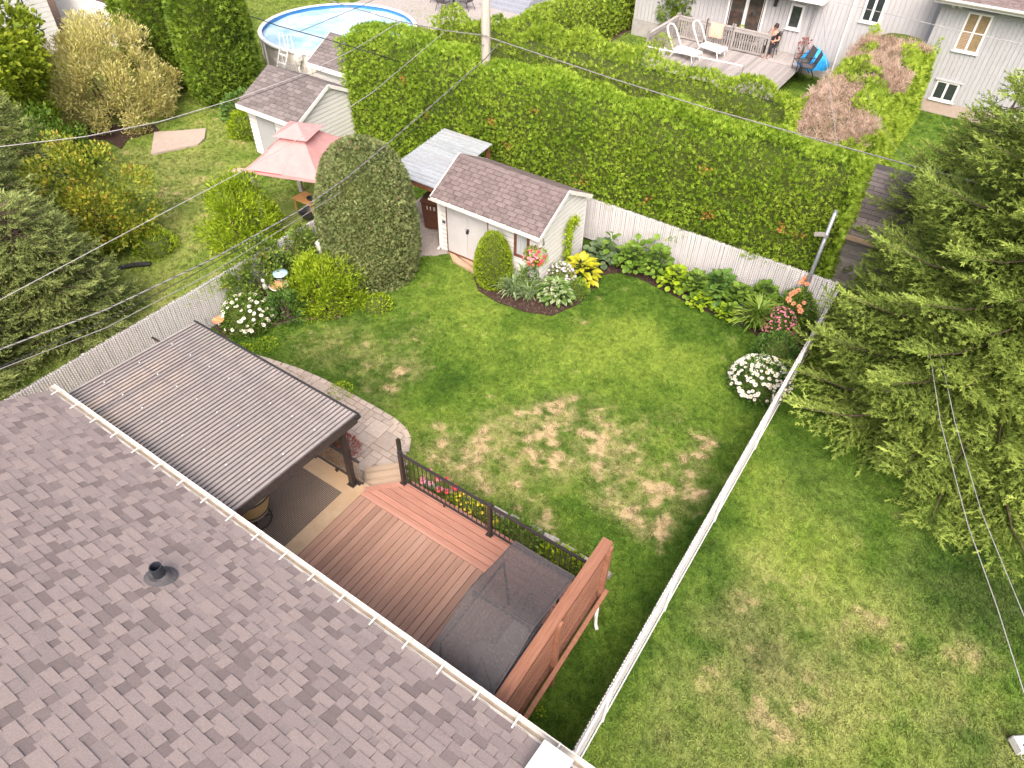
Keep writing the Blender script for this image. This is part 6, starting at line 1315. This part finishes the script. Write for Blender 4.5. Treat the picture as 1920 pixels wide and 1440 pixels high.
bush('ochre_shrub', 'yellow-orange leafy shrub on the neighbour lawn', 'shrub', (-20.3, 8.3, 0), 2.8, egg(1.45, 2.2, .35), 10000, .115, T_LEAF, 'ochre_leaf', lump=.35, ls=1.1, core='twigs_brown', corek=.5, depth=.3, stems=6, clumps=70, cr=.42)
bush('willow_shrub', 'broad pale cream and pink dappled willow shrub', 'shrub', (-28.0, 13.7, 0), 3.3, egg(2.25, 2.4, .6), 32000, .15, T_SLIM, 'willow_leaf', lump=.3, ls=.9, core='twigs_brown', corek=.6, depth=.3, up=.7, clumps=150, cr=.5)
bush('maple_tree', 'bright green maple crown in the upper left corner', 'tree', (-28.6, 9.6, 0), 5.6, lambda t: 2.3*math.sqrt(max(0, 1-((t-.58)/.42)**2)) if t > .16 else .12, 19000, .2, T_LEAF, 'maple_leaf', lump=.5, ls=.8, core='twigs', corek=.55, depth=.3, t0=.16, stems=4, clumps=170, cr=.55)
bush('green_shrub', 'dark leafy shrub below the willow at the left', 'shrub', (-25.6, 9.5, 0), 2.3, egg(1.3, 2.2, .5), 5000, .15, T_LEAF, 'green_leaf', lump=.3, corek=.6, depth=.3, clumps=60, cr=.38)
bush('leafy_shrub', 'fresh green shrub by the left fence before the gazebo', 'shrub', (-16.95, 10.7, 0), 2.05, egg(1.08, 1.5, .75), 9500, .13, T_SLIM, 'lime_leaf', lump=.25, ls=1.3, corek=.6, depth=.3, clumps=120, cr=.30, up=.6)
bush('leafy_shrub', 'small lime tuft beside the black drain pipe', 'shrub', (-18.75, 8.85, 0), .55, half(.62), 900, .11, T_SLIM, 'lime_leaf', lump=.1, stems=0)
bush('leafy_shrub', 'green border plants against the shed behind the gazebo', 'shrub', (-22.7, 16.0, 0), .9, half(.85), 1500, .17, T_SLIM, 'lime_leaf', lump=.2, stems=0)
bush('leafy_shrub', 'dark plants with pale blooms at the foot of the tall cedar', 'shrub', (-24.1, 16.9, 0), 1.0, half(.9), 1300, .16, T_LEAF, 'deep_leaf', lump=.2, stems=0)
spruce('spruce_tree', 'huge yellow-green spruce overhanging the right fence', (3.05, 15.3, 0), 9.5, 4.2, 28, 13, 'spruce_leaf', .28, z0=.5, seed=5, droop=.22, dens=1.15, side=math.atan2(-.5, -1), pw=.52, lat=.5)
spruce('spruce_tree', 'slender young spruce before the grey house at the upper right', (.75, 19.6, 0), 6.3, 2.7, 20, 10, 'spruce_leaf', .25, seed=9, droop=.15, dens=.9, pw=.8)
# ================================================================ left flower bed
def G(u, v, z=0): p = px(u, v); return (p.x, p.y, z)
bush('lime_shrub', 'bright lime-green loose shrub beside the clipped evergreen', 'shrub', (-12.75, 10.05, 0), 1.35, egg(.92, 2., .8), 9000, .11, T_SLIM, 'lime_leaf', lump=.18, ls=1.6, corek=.68, depth=.3, clumps=130, cr=.24, up=.6)
bush('lime_shrub', 'small bright green ground plant right of the lime shrub', 'shrub', G(708, 575), .3, half(.42), 500, .07, T_LEAF, 'lime_leaf', lump=.05, stems=0)
bush('peony', 'dark green peony clump beside the birdbath', 'shrub', (-13.15, 8.9, 0), .7, egg(.44, 2.2, .6), 1700, .13, T_SLIM, 'deep_leaf', lump=.1, corek=.6, depth=.3, clumps=36, cr=.18)
bush('rose_bush', 'climbing rose with coppery shoots over the left fence', 'shrub', (-14.3, 9.2, 0), 1.7, egg(.72, 2.2, .8), 7500, .10, T_LEAF, 'rose_leaf', lump=.25, ls=1.6, corek=.6, sq=(.7, 1.35), depth=.3, clumps=100, cr=.26)
bush('rose_bush', 'arching rose shoots behind the birdbath', 'shrub', (-14.15, 10.6, 0), 1.55, egg(.55, 2.2, .7), 1800, .10, T_LEAF, 'rose_leaf', lump=.25, corek=.65, sq=(.8, 1.2), depth=1.)
def flowering(name, label, loc, h, r, n, size, mat, nf, fr, fmat, fc, petals, leaf=T_SLIM, over=.03, sq=(1, 1), cat='flowers'):
    o = bush(name, label, cat, loc, h, half(r, 2.4), n, size, leaf, mat, lump=.08, corek=.78, stems=0, sq=sq)
    P, N = surf_rev(nf, h*1.04, half(r*1.02, 2.4), .07, 2., .25, sq); N = norm(N*.5+np.array([0, -.15, .9])+.25*RNG.normal(size=N.shape)); heads(P+N*over, N, fr, petals, fmat, fc, o); return o
flowering('daisy_clump', 'white daisies at the left fence by the awning corner', (-13.75, 8.1, 0), .78, .66, 2000, .11, 'green_leaf', 110, .055, 'petal_white', 'eye_yellow', 9)
flowering('daisy_clump', 'large mound of white daisies at the right fence', (-1.62, 13.75, 0), .70, .74, 2200, .11, 'deep_leaf', 230, .055, 'petal_white', 'eye_yellow', 9)
flowering('phlox', 'pink phlox heads near the right rear corner', (-1.92, 15.95, 0), .85, .42, 900, .11, 'deep_leaf', 240, .032, 'petal_pink', None, 5, cat='flowers')
bush('green_shrub', 'glossy dark green bush beside the right fence', 'shrub', (-1.62, 14.85, 0), .85, egg(.56, 2.2, .75), 2400, .09, T_SLIM, 'deep_leaf', lump=.08, corek=.75)
lil = bush('lily_clump', 'orange lilies at the foot of the grey metal pole', 'flowers', (-1.75, 16.62, 0), 1.15, egg(.55, 2.2, .6), 1500, .13, T_SLIM, 'green_leaf', lump=.2, corek=.6)
for k, (u, v, z) in enumerate(((1503, 530, 1.25), (1497, 545, 1.2), (1510, 522, 1.3), (1483, 552, 1.15), (1478, 562, 1.1), (1490, 548, 1.2), (1513, 533, 1.25), (1498, 575, 1.), (1500, 583, .95), (1488, 570, 1.), (1507, 568, 1.05))):
    p = px(u, v, z)-Vector((-1.75, 16.62, 0)); f = heads([p], [(random.uniform(-.4, .4), -.5, .7)], .085, 6, 'petal_orange', 'eye_brown', lil, 'bloom', .45, .2); MB().tube([(p.x*.3, p.y*.3, .1), tuple(p)], .007, 4).build('stem', 'stem_green', f)
strap_clump('daylily_clump', 'arching grassy daylily clump before the phlox', 'plant', (-2.55, 15.95, .02), 260, .85, 'strap_leaf')
# big-leaved plants along the rear fence, each a clump of its own
row = [(-6.55, 16.35, 34, .34, .55, .75, 'green_leaf', 'broad-leaved clump next to the blue-green hosta'), (-5.75, 16.45, 30, .33, .5, .95, 'green_leaf', 'tall round-leaved clump, second along the rear fence'), (-5.05, 16.3, 34, .32, .55, .6, 'lime_leaf', 'lime-green low clump, third along the rear fence'),
       (-4.45, 16.25, 40, .33, .6, .7, 'green_leaf', 'mid-green clump in the middle of the rear bed'), (-3.85, 16.45, 42, .36, .6, .85, 'deep_leaf', 'dark large-leaved clump in the rear bed'), (-3.25, 16.3, 40, .34, .6, .75, 'green_leaf', 'green large-leaved clump left of the daylily'), (-2.65, 16.65, 36, .34, .55, .85, 'green_leaf', 'big-leaved clump at the fence behind the daylily'), (-4.1, 15.95, 26, .24, .45, .35, 'lime_leaf', 'low bright clump at the lawn edge of the rear bed'), (-3.3, 15.85, 24, .22, .4, .35, 'lime_leaf', 'small bright clump beside the silvery plant')]
for x, y, n, s, sp_, h, mt_, lb in row: rosette('ligularia', lb, 'plant', (x, y, .02), int(n*3.8), s*.54, T_ROUND, mt_, sp_*1.15, h)
for k, (u, v, z, lb) in enumerate(((1196, 452, .95, 'single tall leaf cluster standing high against the white rear fence'), (1226, 452, .95, 'second tall leaf cluster against the white rear fence'), (1150, 440, 1.05, 'tall leaf cluster nearest the shed on the rear fence'))):
    p = px(u, v, z); o = rosette('ligularia', lb, 'plant', (p.x, p.y, .02), 14, .22, T_ROUND, 'green_leaf', .3, z)
bush('silver_plant', 'feathery grey-green plant among the broad leaves', 'plant', (-3.0, 15.95, 0), .5, half(.26), 500, .10, T_SLIM, 'blue_leaf', lump=.05, stems=0)
rosette('hosta', 'blue-green hosta at the shed corner', 'plant', (-7.45, 16.3, .02), 110, .22, T_ROUND, 'blue_leaf', .72, .5)
rosette('hosta', 'golden-yellow hosta beside the shed', 'plant', (-7.55, 15.1, .02), 95, .27, T_HOSTA, 'gold_leaf', .72, .55)
hv = rosette('hosta', 'white-edged variegated hosta at the lawn edge before the shed', 'plant', (-7.62, 13.85, .02), 230, .18, T_HOSTA, 'varie_leaf', .72, .5)
flowering('lilac_flowers', 'pale lilac starry flowers above the variegated hosta', (-7.85, 14.45, 0), .72, .46, 900, .10, 'iris_leaf', 150, .04, 'petal_lilac', None, 6)
strap_clump('iris_clump', 'grey-green iris and grass clump near the clipped cedar', 'plant', (-8.72, 13.35, .02), 150, .62, 'iris_leaf'); strap_clump('iris_clump', 'second grey-green grass clump beside the hosta', 'plant', (-8.25, 13.4, .02), 110, .5, 'iris_leaf')
strap_clump('iris_clump', 'upright iris blades against the shed wall', 'plant', (-8.75, 13.85, .02), 40, .8, 'strap_leaf')
bush('feathery_plant', 'feathery green plant under the shed window', 'plant', (-8.42, 13.72, 0), .85, egg(.30, 2, .7), 900, .09, T_SLIM, 'green_leaf', lump=.06, core=None, stems=3)
bush('low_shrub', 'low green plant between the hostas', 'plant', (-7.35, 14.45, 0), .4, half(.45), 800, .08, T_LEAF, 'green_leaf', lump=.06, stems=0)
# hanging basket
hbk = thing('hanging_basket', 'hanging basket of pink and red flowers on the shed corner', 'flowers', (-8.28, 13.72, 1.0)); MB().lathe([(0, 0), (.12, .02), (.17, .14), (.15, .14), (0, .1)], 14).build('bowl', 'brown_wood', hbk)
P, N = surf_rev(330, .42, ball(.30), .08, 3.); P[:, 2] += .02; link('foliage', cloud(P, dirs(N, .1), N, .05+.05*RNG.random(330), T_LEAF, 'lime_leaf'), hbk); P, N = surf_rev(46, .46, ball(.32), .08, 3., .3); heads(P, N, .045, 5, 'petal_pink', 'eye_yellow', hbk); P, N = surf_rev(22, .46, ball(.33), .08, 3., .3); heads(P, N, .05, 5, 'petal_red', None, hbk, 'red_flowers')
for a in (0, 2.1, 4.2): MB().tube([(math.cos(a)*.16, math.sin(a)*.16, .14), (0, 0, .62)], .005, 4).build('wire', 'black_metal', hbk)
# vine on a narrow trellis at the gable wall
tr = thing('vine_trellis', 'green vine on a narrow trellis against the shed gable', 'vine', (SX1+.10, 15.3, 0))
for y in (-.17, .17): MB().tube([(0, y, 0), (0, y, 1.5)], .011, 5).build('upright', 'black_metal', tr)
MB().tube([(0, .17*math.cos(a), 1.5+.2*math.sin(a)) for a in np.linspace(0, math.pi, 9)], .011, 5).build('arch', 'black_metal', tr)
for k in range(7): MB().tube([(0, -.17, .2+k*.2), (0, .17, .2+k*.2)], .007, 4).build('rung', 'black_metal', tr)
n = 760; P = np.stack([.02+.10*RNG.random(n), -.17+.10*RNG.normal(size=n), .05+1.5*RNG.random(n)], 1); k = n//3; a = RNG.random(k)*math.pi; P[:k] = np.stack([.03+.08*RNG.random(k), .20*np.cos(a)+.06*RNG.normal(size=k), 1.48+.2*np.sin(a)+.05*RNG.normal(size=k)], 1)
link('foliage', cloud(P, norm(rvec(n)+np.array([.5, 0, .2])), norm(rvec(n)+np.array([1, 0, 0])), .07+.06*RNG.random(n), T_LEAF, 'lime_leaf'), tr)
# ================================================================ along the deck
flowering('marigold_bed', 'yellow flowering clump behind the deck railing', (-5.15, 6.52, 0), .5, .42, 900, .09, 'lime_leaf', 70, .035, 'petal_yellow', None, 6, sq=(1.5, .6))
for k, (x, y, lb) in enumerate(((-6.1, 6.42, 'first red coneflower clump by the steps'), (-5.75, 6.50, 'second red coneflower clump behind the railing'))):
    o = thing('coneflower', lb, 'flowers', (x, y, 0)); pts = []
    for j in range(6):
        a = j*1.05+k; p = Vector((math.cos(a)*.22, math.sin(a)*.14, .55+.12*(j % 3))); pts.append(p); MB().tube([(p.x*.3, p.y*.3, 0), tuple(p)], .006, 4).build('stem', 'stem_green', o)
    heads(pts, [(random.uniform(-.3, .3), random.uniform(-.3, .1), 1) for _ in pts], .075, 8, 'petal_red' if k else 'petal_pink', 'eye_brown', o, cup=-.25); nn = 160; P = np.stack([.25*RNG.normal(size=nn), .12*RNG.normal(size=nn), .05+.3*RNG.random(nn)], 1); link('foliage', cloud(P, norm(rvec(nn)+np.array([0, 0, .6])), rvec(nn), .10+.06*RNG.random(nn), T_SLIM, 'green_leaf'), o)
bush('leafy_clump', 'fresh green leafy clump behind the middle railing post', 'plant', (-3.95, 6.52, 0), .62, half(.42), 900, .15, T_SLIM, 'green_leaf', lump=.1, stems=0, sq=(1.2, .7))
bush('leafy_clump', 'lime-green leafy clump behind the right railing section', 'plant', (-3.0, 6.55, 0), .62, half(.45), 900, .14, T_SLIM, 'lime_leaf', lump=.1, stems=0, sq=(1.3, .7))
bush('barberry', 'red-leaved barberry below the balcony railing', 'shrub', (-8.55, 6.15, 0), .7, half(.45), 900, .09, T_SLIM, 'barberry', lump=.12, core='twigs_brown', corek=.6, depth=1., up=.6)
for k in range(11):
    a = Vector((-6.35, 6.66, 0)).lerp(Vector((-2.3, 6.95, 0)), k/10.); a.y += .18*math.sin(k/10.*math.pi)
    tag(MB().add([(-.18, -.07, -.03), (.18, -.07, -.03), (.18, .07, -.03), (-.18, .07, -.03), (-.16, -.055, .06), (.16, -.055, .06), (.16, .055, .06), (-.16, .055, .06)], [(4, 5, 6, 7), (0, 1, 5, 4), (1, 2, 6, 5), (2, 3, 7, 6), (3, 0, 4, 7)]).build('edging_stone', 'stone', None, loc=(a.x, a.y, .02), rot=(0, 0, .06*math.cos(k)+.05)), '%s edging stone from the steps, between deck flowers and lawn' % ('first second third fourth fifth sixth seventh eighth ninth tenth eleventh'.split()[k]), 'stone', 'edging stones before the deck flowers')
# weeds growing through the lawn edges
for k, (u, v, lb) in enumerate(((455, 660, 'tuft of clover at the awning corner'), (500, 648, 'second clover tuft near the awning corner'), (640, 735, 'low weed tuft by the paver edge'), (1140, 1402, 'small bright weed in the shaded lawn by the screen'))):
    p = px(u, v) if k < 3 else px(1013, 1337); bush('clover_tuft', lb, 'weed', (p.x, p.y, 0), .14, half(.32 if k < 3 else .09), 260 if k < 3 else 40, .05, T_LEAF, 'lime_leaf', lump=.03, core=None, stems=0)
# ================================================================ ornaments in the left bed
bb = thing('bird_bath', 'pale blue bird bath dish above an orange mosaic ring', 'bird bath', (-13.62, 9.2, -.1)); MB().lathe([(0, 0), (.14, 0), (.10, .08), (.05, .14), (.045, .6), (.07, .7)], 14).build('pedestal', 'stone', bb, smooth=True)
MB().lathe([(0, .70), (.10, .70), (.25, .76), (.25, .78), (.20, .775), (.10, .73), (0, .725)], 22).build('mosaic_dish', 'ceramic_orange', bb, smooth=True); MB().lathe([(.235, .775), (.255, .77), (.26, .79), (.235, .79)], 22).build('mosaic_rim', 'ceramic_white', bb)
MB().tube([(-.03, .16, .72), (-.03, .16, 1.02)], .02, 6).build('stem', 'stone', bb); MB().lathe([(0, 1.02), (.10, 1.02), (.205, 1.06), (.205, 1.075), (.09, 1.04), (0, 1.035)], 20, (-.03, .16, 0)).build('top_dish', 'ceramic_blue', bb, smooth=True)
fg = thing('garden_figure', 'white garden figurine among the rose leaves', 'figurine', (-13.85, 8.95, .62)); MB().lathe([(0, 0), (.06, 0), (.075, .08), (.05, .22), (.035, .28), (.05, .33), (.045, .38), (0, .41)], 12).build('figure', 'ceramic_white', fg, smooth=True, rot=(.2, .2, 0)); MB().tube([(0, 0, -.65), (0, 0, .02)], .02, 6).build('stake', 'stone', fg)
rs = thing('fallen_rock', 'flat grey stone slab leaning beside the birdbath', 'stone', (-13.8, 8.85, 0)); MB().add([(-.28, -.10, 0), (.22, -.14, 0), (.28, .10, .0), (-.22, .14, 0), (-.24, -.06, .30), (.16, -.08, .36), (.20, .08, .36), (-.2, .10, .30)], [(4, 5, 6, 7), (0, 1, 5, 4), (1, 2, 6, 5), (2, 3, 7, 6), (3, 0, 4, 7)]).build('slab', 'stone', rs)
gl = thing('glass_flower', 'orange-red glass garden dish on a wire stake by the awning', 'ornament', px(410, 602, .45)); gl.location.z = 0; z = .45; MB().lathe([(0, z-.02), (.10, z), (.155, z+.045), (.145, z+.05), (.09, z+.012), (0, z+.0)], 18).build('dish', 'glass_red', gl, smooth=True); MB().tube([(0, 0, 0), (0, 0, z)], .008, 5).build('stake', 'black_metal', gl); MB().tube([(-.45, -.1, .40), (-.2, -.2, .34), (.1, -.16, .36), (.2, -.1, .42)], .006, 5).build('wire', 'black_metal', gl)
tp = thing('plant_pot', 'teal plant pot by the left fence', 'pot', (-14.05, 11.35, 0)); MB().lathe([(0, 0), (.14, 0), (.2, .3), (.17, .3), (0, .26)], 16).build('pot', 'teal', tp); P, N = surf_rev(220, .5, ball(.28), .06); P[:, 2] += .28; link('leaves', cloud(P, dirs(N), N, .08+.05*RNG.random(220), T_LEAF, 'blue_leaf'), tp)
wg = thing('garden_figure', 'white lantern-shaped ornament behind the lime shrub', 'figurine', (-13.85, 11.0, 0)); MB().lathe([(0, 0), (.1, 0), (.06, .3), (.06, .75), (.12, .8), (.12, 1.0), (0, 1.1)], 10).build('figure', 'ceramic_white', wg)
fv = thing('fence_vine', 'thin yellow-green vine trailing over the left fence top', 'vine', (-14.38, 8.0, .9)); n = 260; P = np.stack([.03+.05*RNG.random(n), .45*RNG.normal(size=n), .38-.35*RNG.random(n)**2], 1); P[:90, 1] = .1+.06*RNG.normal(size=90); P[:90, 2] = .35-.75*RNG.random(90)
link('foliage', cloud(P, norm(rvec(n)+np.array([.4, 0, -.2])), norm(rvec(n)+np.array([1, 0, 0])), .04+.04*RNG.random(n), T_LEAF, 'lime_leaf'), fv); MB().tube([(.02, -.6, .40), (.02, 0, .42), (.03, .1, .3), (.03, .12, -.4)], .006, 4).build('stem', 'stem_green', fv)
